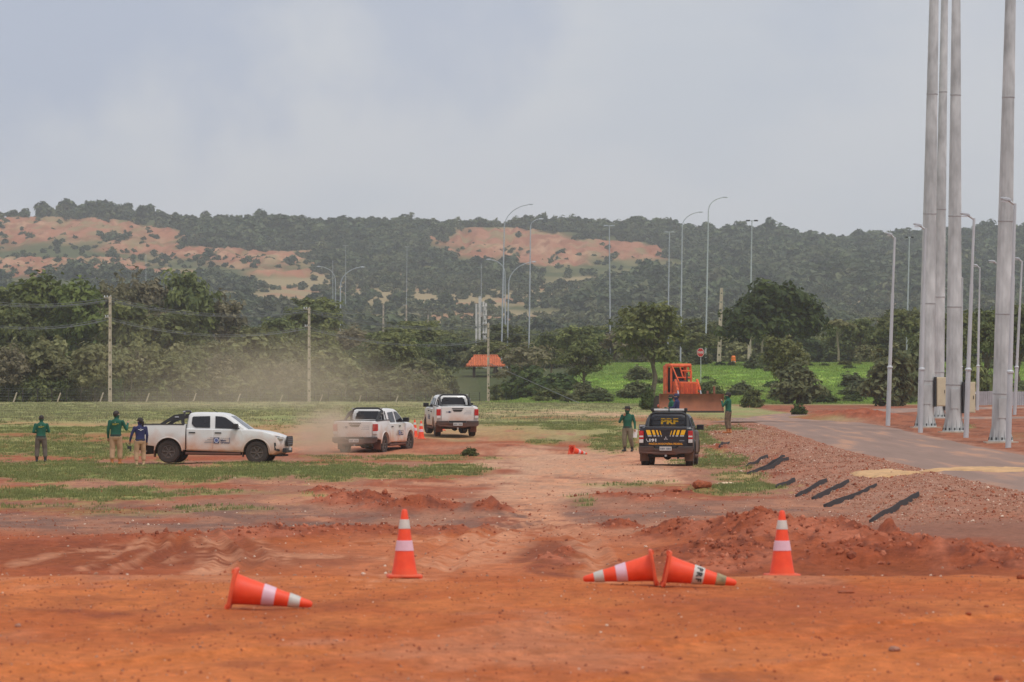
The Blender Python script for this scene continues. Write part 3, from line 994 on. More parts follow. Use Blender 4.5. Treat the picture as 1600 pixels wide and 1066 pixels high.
# real sizes in metres
proto('mango', 11, [(0, 0, 4.6, 4.6, 4.4, 3.4), (-2.8, .5, 3.6, 3.2, 3, 2.6), (2.9, -.5, 3.6, 3.2, 3, 2.7), (.6, .4, 6.0, 3.0, 3, 2.0)], 330, 26, .38, .95, 'dark', 3.2, .42, 10, down=-.5)
proto('round', 12, [(0, 0, 6.6, 2.9, 2.9, 2.5), (-1.6, .3, 5.2, 2.0, 2, 1.8), (1.7, 0, 5.4, 2.0, 2, 1.8)], 170, 24, .36, .85, 'mid', 4.6, .26, 9)
proto('tall', 13, [(0, 0, 8.6, 2.6, 2.6, 2.7), (-1.7, .4, 6.3, 2.0, 2, 1.9), (1.9, -.3, 6.8, 2.1, 2, 2.0), (.2, 0, 4.6, 2.3, 2.2, 1.5)], 210, 24, .37, .9, 'bright', 6.0, .28, 10)
proto('airy', 14, [(0, 0, 6.9, 3.2, 3, 1.9), (-2.7, 0, 5.5, 2.2, 2, 1.5), (2.7, .3, 5.7, 2.3, 2, 1.5), (-.6, .5, 4.2, 2.5, 2, 1.1), (1.6, -.6, 3.6, 1.2, 1.2, .8)], 170, 20, .32, .75, 'mid', 5.2, .22, 22, M_BARK, noise=.4)
proto('scrub', 15, [(0, 0, 3.3, 1.7, 1.6, 1.6), (-.9, .2, 1.9, 1.3, 1.2, 1.5), (.9, 0, 2.0, 1.3, 1.2, 1.6)], 90, 20, .30, .58, 'olive', 2.6, .10, 12, M_BARKP, noise=.5)
proto('twiggy', 16, [(0, 0, 3.6, 2.0, 1.8, 1.5), (.7, 0, 2.2, 1.6, 1.5, 1.2)], 80, 12, .25, .45, 'dry', 2.9, .12, 24, M_BARKP, noise=.6)
proto('sapling', 17, [(0, 0, 4.4, 1.0, 1.0, .8), (.2, .1, 3.4, .7, .7, .5)], 46, 13, .30, .38, 'olive', 4.2, .07, 9, M_BARKP, noise=.5)
proto('bush', 18, [(0, 0, .9, 1.3, 1.3, 1.1), (-.8, 0, .55, .9, .9, .75), (.9, .1, .55, 1.0, .9, .75)], 110, 16, .24, .40, 'dark', .5, .08, 6, down=-.9)
proto('bushm', 19, [(0, 0, .9, 1.4, 1.3, 1.1), (-.9, 0, .5, .9, .9, .7), (.8, .2, .6, 1.0, .9, .75)], 110, 16, .24, .42, 'mid', .5, .08, 6, down=-.9)
proto('bushy', 22, [(0, 0, 2.6, 1.7, 1.6, 1.7), (-1.0, .2, 1.3, 1.5, 1.3, 1.3), (1.0, 0, 1.4, 1.4, 1.3, 1.4)], 170, 20, .30, .6, 'dark_olive', 1.6, .14, 10, down=-.9, noise=.4)
proto('brownish', 20, [(0, 0, 7.2, 2.6, 2.6, 2.4), (-1.4, .4, 5.4, 2.1, 2, 1.9), (1.6, -.3, 5.6, 2.0, 2, 1.8)], 150, 18, .34, .8, 'dry', 5.4, .22, 20, M_BARK, noise=.5)
proto('palm', 21, [(0, 0, 6.3, 1.6, 1.6, .8)], 60, 12, .36, .4, 'olive', 6.2, .13, 10, M_BARKP, down=-.8)

def tree(px, top, wpx, D, key, label, name='tree', group=None, cat='tree', base=None, seed=0):
    me, tm, H, W = PROTO[key]
    if px < 765 and D > 340: D = D + max(0.0, float(np.interp(px, [172, 483, 763], [0, 42, 70])))
    x = (px - 800) / FPX * D
    z0 = gz(x, D) if base is None else EYE + (HOR - base) * D / FPX
    h = EYE + (HOR - top) * D / FPX - z0
    w = wpx / FPX * D
    o = empty(name, (x, D, z0), random.Random(int(px * 7 + D)).uniform(0, 6.28), label, cat, group)
    o.scale = (w / W, w / W, h / H)
    obj('trunk', tm, None, o)
    obj('crown', me, None, o)
    return o

G1 = 'trees of the wood behind the wire fence'
for a in [
    (-10, 452, 130, 425, 'round', 'tree cut by the left edge of the photo above the wire fence', G1),
    (62, 434, 140, 432, 'tall', 'tallest bright green tree behind the concrete pole nearest the left edge', G1),
    (122, 442, 110, 426, 'tall', 'bright green tree just left of the leftmost concrete pole top', G1),
    (28, 492, 100, 398, 'round', 'mid green tree below the tallest bright tree at far left', G1),
    (174, 440, 90, 440, 'brownish', 'thin brownish crown peeping over the top of the leftmost concrete pole', G1),
    (228, 434, 100, 450, 'brownish', 'brown half-bare tree left of the dark rounded crown', G1),
    (291, 429, 96, 442, 'round', 'dark rounded crown highest between the two left concrete poles', G1),
    (345, 466, 100, 438, 'brownish', 'brown drooping tree right of the dark rounded crown', G1),
    (205, 478, 110, 415, 'round', 'broad dark tree right behind the leftmost concrete pole', G1),
    (268, 492, 130, 408, 'round', 'broad dark tree below the dark rounded crown', G1),
    (395, 512, 90, 410, 'round', 'mid green tree behind the lone sapling with a bare trunk', G1),
    (438, 500, 84, 430, 'round', 'green tree left of the second concrete pole from the left', G1),
    (492, 468, 100, 470, 'round', 'dark green tree topping the second concrete pole from the left', G1),
    (548, 512, 80, 440, 'brownish', 'yellowish brown tree right of the second concrete pole', G1),
    (606, 524, 74, 425, 'twiggy', 'pale twiggy tree with light flowers near the middle of the wood', G1),
    (646, 503, 110, 470, 'round', 'low bright dome of a crown in the middle of the wood', G1),
    (668, 536, 70, 440, 'round', 'dark tree left of the tiled hut roof', G1),
    (150, 540, 84, 372, 'scrub', 'pale green young tree in front of the leftmost concrete pole', G1),
    (80, 545, 80, 370, 'scrub', 'scraggly young tree below the tallest bright tree', G1),
    (20, 540, 80, 372, 'scrub', 'scraggly young tree at the left edge above the fence', G1),
    (232, 545, 90, 376, 'scrub', 'bushy young tree below the brown half-bare tree', G1),
    (282, 540, 90, 372, 'scrub', 'bushy pale tree below the broad dark tree', G1),
    (336, 536, 84, 374, 'scrub', 'light olive young tree left of the lone bare-trunked sapling', G1),
    (391, 517, 46, 362, 'sapling', 'lone sapling with a long bare reddish trunk and tufted top', G1),
    (357, 532, 36, 366, 'sapling', 'thin pale sapling just left of the lone tufted sapling', G1),
    (448, 538, 84, 378, 'scrub', 'olive young tree left of the second concrete pole foot', G1),
    (520, 545, 90, 388, 'scrub', 'olive young tree right of the second concrete pole foot', G1),
    (585, 566, 90, 392, 'bushm', 'wide green shrub behind the middle white pickup', G1),
    (650, 560, 90, 396, 'scrub', 'olive shrub left of the farthest white pickup', G1),
    (690, 574, 60, 398, 'bushm', 'dark green shrub behind the farthest white pickup', G1)]:
    tree(a[0], a[1], a[2], a[3], a[4], a[5], group=a[6])

G5 = 'thin saplings behind the wire fence'
for k_, (a, b_, c_, d_) in enumerate([(8, 560, 26, 349), (42, 552, 30, 352), (98, 566, 26, 349), (128, 558, 28, 352), (205, 562, 26, 349), (222, 570, 24, 348), (258, 556, 28, 354), (308, 566, 24, 350), (372, 566, 24, 350), (415, 560, 28, 354), (462, 564, 26, 352), (540, 566, 26, 356)]):
    tree(a, b_, c_, d_, 'sapling', 'thin pale-trunked sapling just behind the wire fence, %s in the row from the left edge' % ['first', 'second', 'third', 'fourth', 'fifth', 'sixth', 'seventh', 'eighth', 'ninth', 'tenth', 'eleventh', 'last'][k_], group=G5)
for a in [
    (772, 535, 60, 500, 'round', 'dark green tree right behind the tiled hut roof'),
    (832, 540, 100, 405, 'twiggy', 'twiggy brown tree with dry blossom right of the third concrete pole'),
    (826, 574, 90, 398, 'bush', 'dark spreading shrub at the foot of the third concrete pole'),
    (875, 585, 84, 392, 'bush', 'dark shrub mass left of the slim bare-trunked tree'),
    (905, 512, 84, 470, 'round', 'mid green tree behind the slim bare-trunked tree'),
    (862, 520, 66, 480, 'airy', 'loose green tree left of the middle lamp posts'),
    (912, 538, 84, 372, 'airy', 'slim tree with a bare forked trunk on the green slope'),
    (1018, 476, 150, 355, 'airy', 'big spreading tree with a thick forked trunk left of the bulldozer'),
    (962, 520, 74, 480, 'brownish', 'tree with orange tinted leaves behind the big spreading tree'),
    (1092, 522, 70, 470, 'round', 'tree between the big spreading tree and the big dark dome tree'),
    (1212, 446, 176, 440, 'mango', 'big dark dome-shaped tree standing on the green slope'),
    (1222, 527, 92, 330, 'airy', 'light tree in front of the big dark dome-shaped tree'),
    (1246, 566, 84, 322, 'bushy', 'dark scrubby tree right of the bulldozer with low branches'),
    (1190, 500, 46, 470, 'palm', 'thin pale palm in front of the big dark dome tree'),
    (1310, 500, 50, 470, 'palm', 'palm with a pale trunk right of the big dark dome tree'),
    (1345, 500, 60, 490, 'round', 'dark green tree behind the tilted lamp post left of the tall masts'),
    (1392, 546, 100, 300, 'bushy', 'wide olive bush tree behind the tilted lamp post left of the tall masts'),
    (1436, 530, 84, 330, 'bushy', 'dark olive tree just left of the tall steel masts'),
    (1492, 492, 90, 345, 'round', 'dark tree behind the tall steel masts'),
    (1540, 486, 84, 350, 'round', 'dark tree in the gap before the rightmost tall mast'),
    (1590, 478, 96, 355, 'round', 'dark tree at the right edge of the photo above the grey sheet fence'),
    (1520, 560, 80, 330, 'bushm', 'green bush above the grey sheet fence'),
    (1650, 520, 90, 340, 'round', 'tree cut by the right edge behind the grey sheet fence')]:
    tree(a[0], a[1], a[2], a[3], a[4], a[5], group='trees on and around the green slope')

for a in [
    (1013, 607, 26, 262, 'bush', 'small dark bush at the foot of the big spreading tree'),
    (1175, 608, 34, 285, 'bushm', 'low green bush right of the bulldozer blade'),
    (1248, 631, 26, 232, 'bush', 'round dark bush near the head of the asphalt road'),
    (1282, 610, 60, 330, 'bush', 'low dark bush right of the scrubby tree on the slope'),
    (930, 615, 70, 330, 'bush', 'low dark bush line at the foot of the green slope'),
    (862, 606, 60, 345, 'bushm', 'green bush beside the guy wire of the third pole'),
    (734, 700, 26, 143.5, 'bushm', 'small bright green weed clump on the bare soil'),
    (787, 600, 56, 405, 'bushm', 'green bush just right of the third concrete pole'),
    (742, 588, 60, 450, 'bushm', 'green bush hiding the foot of the tiled hut'),
    (716, 592, 50, 445, 'bush', 'dark bush left of the tiled hut foot'),
    (1110, 596, 50, 340, 'bushm', 'small pale bush on the green slope behind the blade')]:
    tree(*a, name='bush', cat='bush', group='low bushes in the field')

# ---------------------------------------------------------------- undergrowth behind the fence (stuff)
def src_from(key, nm):
    me, tm, H, W = PROTO[key]
    return source(nm, me, None)

rng = np.random.default_rng(3)
n = 360
px = rng.uniform(-330, 690, n)
D = rng.uniform(346, 378, n) + np.interp(px, [172, 483, 763], [0, 42, 96])
X = (px - 800) / FPX * D
pts = np.stack([X, D, ground_z(X, D) - .15], 1)
hs_ = rng.uniform(.55, 1.25, n) * np.interp(px, [300, 560], [1, .75])
sc = np.stack([rng.uniform(.7, 1.2, n), rng.uniform(.7, 1.2, n), hs_], 1)
scatter('undergrowth', pts, np.stack([np.zeros(n), np.zeros(n), rng.uniform(0, 6.28, n)], 1), sc,
        [src_from('bush', 'undergrowth_source_a'), src_from('bushm', 'undergrowth_source_b'), src_from('scrub', 'undergrowth_source_c'), src_from('sapling', 'undergrowth_source_d'), src_from('twiggy', 'undergrowth_source_e')],
        rng.choice(5, n, p=[.12, .25, .35, .13, .15]), 'dense scrub filling the wood behind the wire fence', 'undergrowth')

# wood beyond the field and the slope
n = 1500
D = rng.uniform(440, 940, n)
px = rng.uniform(-500, 2100, n)
X = (px - 800) / FPX * D
keep = ~((D < 500) & (px > 780) & (px < 1330)) & ~((D < 540) & (px > 650) & (px < 840)) & ~((px > 1340) & (D < 470))
D, px, X = D[keep], px[keep], X[keep]
n = len(D)
zz = np.maximum(ground_z(X, D, False), hill_z(X, D))
pts = np.stack([X, D, zz - .4], 1)
s = rng.uniform(.5, .85, n)
scatter('woodland', pts, np.stack([np.zeros(n), np.zeros(n), rng.uniform(0, 6.28, n)], 1), np.stack([s * 1.25, s * 1.25, s], 1),
        [src_from('round', 'woodland_source_a'), src_from('airy', 'woodland_source_b'), src_from('mango', 'woodland_source_c'), src_from('scrub', 'woodland_source_d')],
        rng.choice(4, n, p=[.35, .2, .2, .25]), 'far woodland filling the low ground before the hills', 'woodland')

# forest on the hills
hs = []
for k in range(6):
    r2 = np.random.default_rng(50 + k)
    lob = [(0, 0, 3.6, 2.9, 2.9, 2.4), (r2.uniform(-2, 2), r2.uniform(-2, 2), 2.4, 2.2, 2.2, 1.9), (r2.uniform(-2, 2), r2.uniform(-2, 2), r2.uniform(2, 5), 1.8, 1.8, 1.5)]
    me, cc = crown_mesh('hill_crown_%d' % k, 60 + k, lob, 36, 9, 1.15, 1.1, LM['hill' if k < 4 else 'scrubby'], down=-.6)
    hs.append(source('hill_crown_source_%d' % k, me, None))
n = 62000
u = rng.uniform(-1.45, 1.45, n)
D = np.sqrt(rng.uniform(820 ** 2, 2480 ** 2, n))
X = D * 800 / FPX * u
Z = hill_z(X, D)
red, tan, px, py = hill_masks(X, D, Z)
red2 = np.maximum(red, hill_masks(X, D, Z + 9.0)[0]); red2 = np.maximum(red2, hill_masks(X, D, Z + 4.5)[0])
dens = (1 - .93 * red2) * (1 - .78 * tan)
dens *= .12 + 1.6 * sstep(.32, .62, fbm(X * .016, D * .007, 88, 4))
dens *= np.where(D < 1300, .55, .8)
keep = rng.random(n) < dens
X, D, Z = X[keep], D[keep], Z[keep]
n = len(X)
s = rng.uniform(.55, 1.15, n) * np.where(rng.random(n) < .14, 1.45, 1) * (1 - .12 * sstep(2250, 2400, D))
s = s * (1 - .55 * np.clip(red2[keep] + tan[keep], 0, 1)) * (.68 + .68 * vnoise(X * .025, D * .012, 78)) * np.interp(D, [820, 1150, 1500], [.5, .72, 1.0])
scatter('hill_forest', np.stack([X, D, Z - .5], 1), np.stack([np.zeros(n), np.zeros(n), rng.uniform(0, 6.28, n)], 1),
        np.stack([s * 1.15, s * 1.15, s * rng.uniform(.8, 1.15, n)], 1), hs, np.where(rng.random(n) < np.where(D < 1500, .5, .12) + .4 * np.clip(red[keep] + tan[keep], 0, 1), rng.integers(4, 6, n), rng.integers(0, 4, n)), 'hazy green forest covering the far hills', 'forest')

# ---------------------------------------------------------------- grass tufts and weeds (stuff)
def tuft(name, seed, nb, h, spread, w, lm):
    r3 = np.random.default_rng(seed)
    V, F = [], []
    for k in range(nb):
        a = r3.uniform(0, 6.28); rr = spread * r3.random() ** .5
        bx, by = rr * math.cos(a), rr * math.sin(a)
        b2 = r3.uniform(0, 6.28); ln = r3.uniform(.15, .6) * h; hh = h * r3.uniform(.5, 1.1)
        dx, dy = math.cos(b2), math.sin(b2)
        i = len(V)
        V += [(bx - dy * w, by + dx * w, -.03), (bx + dy * w, by - dx * w, -.03), (bx + dx * ln * .5 + dy * w * .7, by + dy * ln * .5 - dx * w * .7, hh * .7), (bx + dx * ln, by + dy * ln, hh)]
        F.append((i, i + 1, i + 2, i + 3))
    me = mesh_np(name, np.array(V), np.array(F))
    at = me.attributes.new('v', 'FLOAT', 'POINT')
    at.data.foreach_set('value', np.repeat(r3.random(nb), 4).astype(np.float32))
    me.materials.append(LM[lm])
    return source(name, me, None)

def grass_points(n, d0, d1, u0, u1, test, seed):
    r3 = np.random.default_rng(seed)
    D = np.sqrt(r3.uniform(d0 ** 2, d1 ** 2, n))
    X = D * 800 / FPX * r3.uniform(u0, u1, n)
    c, gr, lush, emb = ground_colour(X, D, lump_at(X, D))
    k = r3.random(n) < test(gr, lush, X, D)
    return X[k], D[k], r3

def put_grass(name, X, D, r3, srcs, s0, s1, label):
    n = len(X)
    s = r3.uniform(s0, s1, n)
    pts = np.stack([X, D, ground_z(X, D)], 1)
    scatter(name, pts, np.stack([np.zeros(n), np.zeros(n), r3.uniform(0, 6.28, n)], 1), np.stack([s, s, s * r3.uniform(.7, 1.2, n)], 1), srcs, r3.integers(0, len(srcs), n), label, 'grass')

X, D, r3 = grass_points(110000, 74, 200, -1.15, 1.15, lambda g, l, X, D: np.clip(g * 1.1 - .3, 0, .75), 5)
put_grass('grass', X, D, r3, [tuft('grass_tuft_source_%d' % k, 30 + k, 14, .075, .16, .010, 'grass') for k in range(4)], .6, 1.3, 'short green grass in patches on the red field')
X, D, r3 = grass_points(70000, 195, 440, -1.2, 1.2, lambda g, l, X, D: np.clip(.06 + g * .6, 0, 1) * (1 - l) * (D < edge_D(X) + 2) * (1 - road_mask(X, D)), 6)
put_grass('field_grass', X, D, r3, [tuft('field_tuft_source_%d' % k, 40 + k, 14, .10, .34, .018, 'field') for k in range(3)], .6, 1.3, 'dull green grass of the far field before the fence')
X, D, r3 = grass_points(34000, 318, 492, -.3, 1.2, lambda g, l, X, D: l * .95 * (1 - road_mask(X, D)), 8)
put_grass('slope_grass', X, D, r3, [tuft('slope_tuft_source_%d' % k, 45 + k, 14, .14, .55, .035, 'lush') for k in range(3)], .6, 1.4, 'lush bright green grass covering the slope behind the bulldozer')

r4 = np.random.default_rng(44)
n = 260
D = r4.uniform(325, 485, n); X = D * 800 / FPX * r4.uniform(-.05, 1.15, n)
k = (ground_colour(X, D, lump_at(X, D))[2] > .6) & (vnoise(X * .12, D * .04, 61) > .42)
X, D = X[k], D[k]; n = len(X)
s = r4.uniform(.15, .55, n)
scatter('slope_weeds', np.stack([X, D, ground_z(X, D) - .05], 1), np.stack([np.zeros(n), np.zeros(n), r4.uniform(0, 6.28, n)], 1), np.stack([s * 1.3, s * 1.3, s * .8], 1),
        [src_from('bush', 'weed_source_a'), src_from('bushm', 'weed_source_b'), src_from('bushy', 'weed_source_c')], r4.integers(0, 3, n), 'low weeds dotted over the green slope', 'weeds')

# ---------------------------------------------------------------- stones, clods (stuff)
def stone_src(name, seed, mat, flat=.7):
    r3 = np.random.default_rng(seed)
    bm = bmesh.new()
    bmesh.ops.create_icosphere(bm, subdivisions=1, radius=1)
    for v in bm.verts:
        k = 1 + r3.uniform(-.28, .28)
        v.co = Vector((v.co.x * k, v.co.y * k * .85, v.co.z * k * flat))
    me = bpy.data.meshes.new(name)
    bm.to_mesh(me); bm.free()
    return source(name, me, mat)

M_STONE = pm('stone', tuple(A(158, 116, 94)), .9, var=.4, scale=1.5)
M_PALE = pm('pale_stone', tuple(A(204, 180, 160)), .9, var=.3, scale=1.5)
M_CLOD = pm('clod', tuple(A(154, 84, 56)), .95, var=.4, scale=1.2)
M_CLODD = pm('dark_clod', tuple(A(128, 68, 46)), .95, var=.4, scale=1.2)
def put_stones(name, X, D, r, rng, srcs, p, label, cat):
    n = len(X)
    pts = np.stack([X, D, ground_z(X, D) + r * .15], 1)
    scatter(name, pts, rng.uniform(0, 6.28, (n, 3)) * np.array([.15, .15, 1]), r, srcs, rng.choice(len(srcs), n, p=p), label, cat)

srcs = lambda nm: [stone_src(nm + '_a', 1, M_STONE), stone_src(nm + '_b', 2, M_PALE), stone_src(nm + '_c', 3, M_CLOD), stone_src(nm + '_d', 4, M_CLODD)]
# gravel on the embankment and brown waste
n = 42000
D = rng.uniform(72, 190, n); X = rng.uniform(6.5, 12.1, n)
_, _, _, emb = ground_colour(X, D, lump_at(X, D))
k = rng.random(n) < emb * .9
X, D = X[k], D[k]
put_stones('gravel', X, D, rng.uniform(.008, .026, len(X)) * (1 + 1.5 * (rng.random(len(X)) < .03)), rng, srcs('gravel_source'), [.62, .08, .18, .12], 'loose brown gravel on the road embankment', 'gravel')
n = 16000
D = rng.uniform(45, 140, n); X = D * 800 / FPX * rng.uniform(-1.2, 1.05, n)
k = (rng.random(n) < np.where((D > 62) & (D < 88), .9, .28)) & (X < 7.5)
X, D = X[k], D[k]
put_stones('pebbles', X, D, np.abs(rng.normal(0, .011, len(X))) + .006, rng, srcs('pebble_source'), [.40, .12, .30, .18], 'scattered pebbles on the trodden red soil', 'pebbles')
n = 7000
D = rng.uniform(24, 43, n); X = D * 800 / FPX * rng.uniform(-1.2, 1.2, n)
put_stones('grit', X, D, np.abs(rng.normal(0, .0055, n)) + .0025, rng, srcs('grit_source'), [.2, .05, .4, .35], 'small grit on the orange foreground soil', 'pebbles')
# clods on the heaps
n = 60000
D = rng.uniform(45, 112, n); X = D * 800 / FPX * rng.uniform(-1.15, 1.15, n)
lp = lump_at(X, D)
k = rng.random(n) < np.clip(lp * 1.2 - .25, 0, 1) * .8
X, D = X[k], D[k]
put_stones('soil_clods', X, D, np.abs(rng.normal(0, .022, len(X))) + .010, rng, [stone_src('clod_source_a', 5, M_CLOD, .8), stone_src('clod_source_b', 6, M_CLODD, .8), stone_src('clod_source_c', 7, pm('dry_clod', tuple(A(178, 108, 80)), .95, var=.3, scale=1.2), .8)], [.45, .35, .2], 'loose clods on the heaps of red soil', 'soil')
# ================================================================ POLES, LAMPS, WIRES, FENCES, HUT
M_CONC = pm('concrete', tuple(A(182, 168, 150)), .9, var=.18, scale=3, bump=.3)
M_CONCP = pm('pale_concrete', tuple(A(198, 194, 188)), .9, var=.15, scale=3)
M_GALV = pm('galvanised_steel', tuple(A(178, 180, 182, .8)), .5, metal=.25, var=.16, scale=2.2, stretch=(1, 1, .35))
M_GALVD = pm('dull_galvanised_steel', tuple(A(152, 152, 152, .85)), .7, var=.2)
M_MAST = pm('mast_steel', tuple(A(178, 180, 179, .88)), .6, metal=.0, var=.30, scale=1.7, stretch=(1.3, 1.3, .5), bump=.15)
M_LAMPG = pm('lamp_grey', tuple(A(176, 180, 184)), .5, metal=.2, var=.08)
M_WIRE = pm('wire', srgb(96, 98, 100), .6, var=.1)
M_DARK = pm('dark_steel', srgb(52, 52, 54), .6, var=.2)
M_BEIGE = pm('beige_cabinet', tuple(A(196, 184, 156)), .6, var=.08)
M_LENS = pm('lamp_lens', tuple(A(212, 216, 220)), .3, var=.05)

# ---------------------------------------------------------------- concrete line poles
POLE = {}
def concrete_pole(px, base_py, top_py, D, label, width=.30, arms=True, group='concrete poles of the power line', cat='utility pole', tilt=0.0):
    x = (px - 800) / FPX * D
    z0 = gz(x, D)
    zt = EYE + (HOR - top_py) * D / FPX
    h = zt - z0
    o = empty('utility_pole', (x, D, z0), 0, label, cat, group)
    o.rotation_euler = (0, tilt, 0)
    # double-T concrete section: two flanges and a recessed web with windows
    f = MB()
    for s in (-1, 1):
        a, b_ = width * .5, width * .36
        rings = []
        for t in np.linspace(0, 1, 7):
            w = a + (b_ - a) * t
            rings.append([(s * w, -w * .9, t * h), (s * w * .55, -w * .9, t * h), (s * w * .55, w * .9, t * h), (s * w, w * .9, t * h)])
        rings[0] = [(q[0], q[1], -.6) for q in rings[0]]
        f.loft(rings)
    f.build('flange', M_CONC, o, None)
    w_ = MB()
    z = 0.0
    k = 0
    while z < h - .3:
        z1 = min(z + h * .115, h)
        wv = width * (.5 - .14 * z / h)
        w_.box(-wv * .56, wv * .56, -wv * .55, wv * .55, z + (h * .02 if k else -.4), z1)
        z = z1; k += 1
    w_.build('web', M_CONC, o, None)
    if arms:
        for hz, half in ((.985, .55), (.80, .45)):
            a = MB(); a.box(-half, .15, -.045, .045, h * hz - .05, h * hz + .05)
            ar = a.build('crossarm', M_CONC, o, None)
            for q in (-half + .06, -half * .45, .05):
                i_ = MB(); i_.lathe([(.03, 0), (.07, .03), (.035, .07), (.06, .11), (.03, .16)], 8, 'z', (q, 0, h * hz + .05))
                i_.build('insulator', M_GALV, ar, 40)
    POLE[px] = (x, D, z0, h)
    return o
concrete_pole(172, 628, 463, 339, 'leftmost tall concrete line pole before the wood')
concrete_pole(483, 628, 481, 380, 'concrete line pole before the wood, second from the left edge')
concrete_pole(763, 632, 505, 438, 'concrete line pole beside the tiled hut, third from the left edge')
concrete_pole(-120, 628, 446, 306, 'concrete line pole outside the left edge carrying the same wires')
for a in [(599, 538, 475, 620, 'short pale pole far behind the wood, leftmost of three'), (635, 505, 476, 700, 'thin far pole with a crossarm behind the wood, middle of three'), (669, 508, 492, 690, 'stubby far pole behind the wood, rightmost of three')]:
    concrete_pole(*a, width=.34, arms=(a[0] == 635), group='far poles behind the wood')
concrete_pole(1123, 574, 450, 478, 'leaning pale pole between the tall lamp and the big dark tree', width=.5, arms=False, group='poles by the big dark tree', tilt=R(2.2))
concrete_pole(1232, 575, 510, 470, 'short pole half hidden in front of the big dark tree', width=.3, arms=False, group='poles by the big dark tree')
concrete_pole(1171, 575, 520, 476, 'pale stump pole at the left foot of the big dark tree', width=.5, arms=False, group='poles by the big dark tree')
# transformer frame of close standing poles
o = empty('transformer_frame', P(751, 560, 560), 0, 'pale frame of close-set concrete posts with fittings above the tiled hut', 'power frame')
o.location.z = gz(o.location.x, 560)
hz = (EYE + (HOR - 463) * 560 / FPX) - o.location.z
for q, (dx, hh, w) in enumerate([(-.62, .9, .30), (-.15, 1.0, .34), (.42, .93, .26), (.78, .91, .24)]):
    m = MB(); m.box(dx - w / 2, dx + w / 2, -.2 + .15 * q, .1 + .15 * q, -.4, hz * hh); m.build('post', M_CONCP, o, None)
for zf in (.35, .5, .62, .74, .86):
    m = MB(); m.box(.2, .95, -.3, .45, hz * zf, hz * zf + .12); m.build('bracket', M_CONCP, o, None)
for zf in (.42, .68, .80):
    m = MB(); m.lathe([(.1, 0), (.16, .05), (.16, .5), (.1, .55)], 10, 'z', (.58, -.35, hz * zf)); m.build('fitting', M_CONCP, o)

# ---------------------------------------------------------------- power lines
def catenary(p, q, sag, n=26):
    return [Vector((p[0] + (q[0] - p[0]) * t, p[1] + (q[1] - p[1]) * t, p[2] + (q[2] - p[2]) * t - sag * 4 * t * (1 - t))) for t in np.linspace(0, 1, n)]
def power_line(zf, sag, label, strands, far=None):
    o = empty('power_line', (POLE[172][0], POLE[172][1], POLE[172][2]), 0, label, 'power line', 'cables strung along the concrete poles')
    base = Vector(o.location)
    ks = [-120, 172, 483, 763]
    for (dx, dz) in strands:
        m = MB()
        for a, b_ in zip(ks[:-1], ks[1:]):
            A_, B_ = POLE[a], POLE[b_]
            pts = catenary((A_[0] + dx, A_[1], A_[2] + A_[3] * zf + dz), (B_[0] + dx, B_[1], B_[2] + B_[3] * zf + dz), sag + dz * .3)
            m.tube([p - base for p in pts], .022, 4)
        m.build('cable', M_WIRE, o, None)
    for a, b_ in zip(ks[:-1], ks[1:]):
        A_, B_ = POLE[a], POLE[b_]
        pts = catenary((A_[0] - .15, A_[1], A_[2] + A_[3] * zf), (B_[0] - .15, B_[1], B_[2] + B_[3] * zf), sag, 15)
        for p in pts[1:-1:2]:
            m = MB(); q = p - base
            m.lathe([(.10, -.02), (.13, 0), (.10, .02)], 8, 'y', (q.x, q.y, q.z)); m.build('spacer', M_WIRE, o)
power_line(.965, .9, 'upper bundle of spaced cables along the concrete poles', [(-.3, .0), (-.05, .0), (-.18, .22), (-.18, -.14)])
power_line(.78, 1.1, 'lower bundle of spaced cables along the concrete poles', [(-.3, .0), (-.05, .0), (-.18, .2)])
for k, (a, b_, sag, lb) in enumerate([((500, 489, 470), (748, 481, 560), .4, 'thin far cable running to the transformer frame'), ((768, 520, 470), (1120, 497, 478), 1.0, 'thin far cable from the transformer frame to the leaning pale pole'), ((1123, 508, 478), (1260, 518, 475), .5, 'thin cable in front of the big dark dome tree')]):
    m = MB(); m.tube(catenary(P(*a), P(*b_), sag), .022, 4)
    tag(m.build('cable', M_WIRE, None, None), lb, 'cable')
m = MB(); A_ = POLE[763]
m.tube([(A_[0] + .1, A_[1], A_[2] + A_[3] * .5), tuple(hit(905, 632) + Vector((0, 0, .1)))], .03, 5)
tag(m.build('guy_wire', M_WIRE, None, None), 'guy wire slanting down from the third concrete pole into the bushes', 'wire')

# ---------------------------------------------------------------- wire fence before the wood
o = empty('wire_fence', P(0, 628, 343), 0, 'long wire fence with dark posts along the foot of the wood', 'fence')
o.location = (0, 0, 0)
post = MB(); post.tube([(0, 0, -.3), (0, 0, 1.25)], [.045, .04], 6); post_me = post.mesh('fence_post', 50)
stay = MB(); stay.tube([(0, 0, -.2), (.38, 0, .85)], [.07, .06], 5); stay_me = stay.mesh('fence_stay', 50)
M_FPOST = pm('fence_post_wood', srgb(62, 56, 52), .9, var=.3)
fx = np.arange(-52, -1.0, 1.15)
for k, x in enumerate(fx):
    D = float(edge_D(x)) + 1.0
    p = obj('post', post_me, M_FPOST, o, (x, D, gz(x, D)), (R(random.Random(k).uniform(-3, 3)), R(random.Random(k + 99).uniform(-3, 3)), 0))
    if k % 3 == 1:
        obj('stay', stay_me, M_CONC, o, (x + .4, D - .2, gz(x, D)), (0, 0, random.Random(k).uniform(-.4, .4)))
for hz_ in (.25, .5, .75, 1.0, 1.18):
    m = MB()
    m.tube([(x, float(edge_D(x)) + .95, gz(x, float(edge_D(x)) + .95) + hz_) for x in fx[::3]], .008, 4)
    m.build('wire', M_WIRE, o, None)

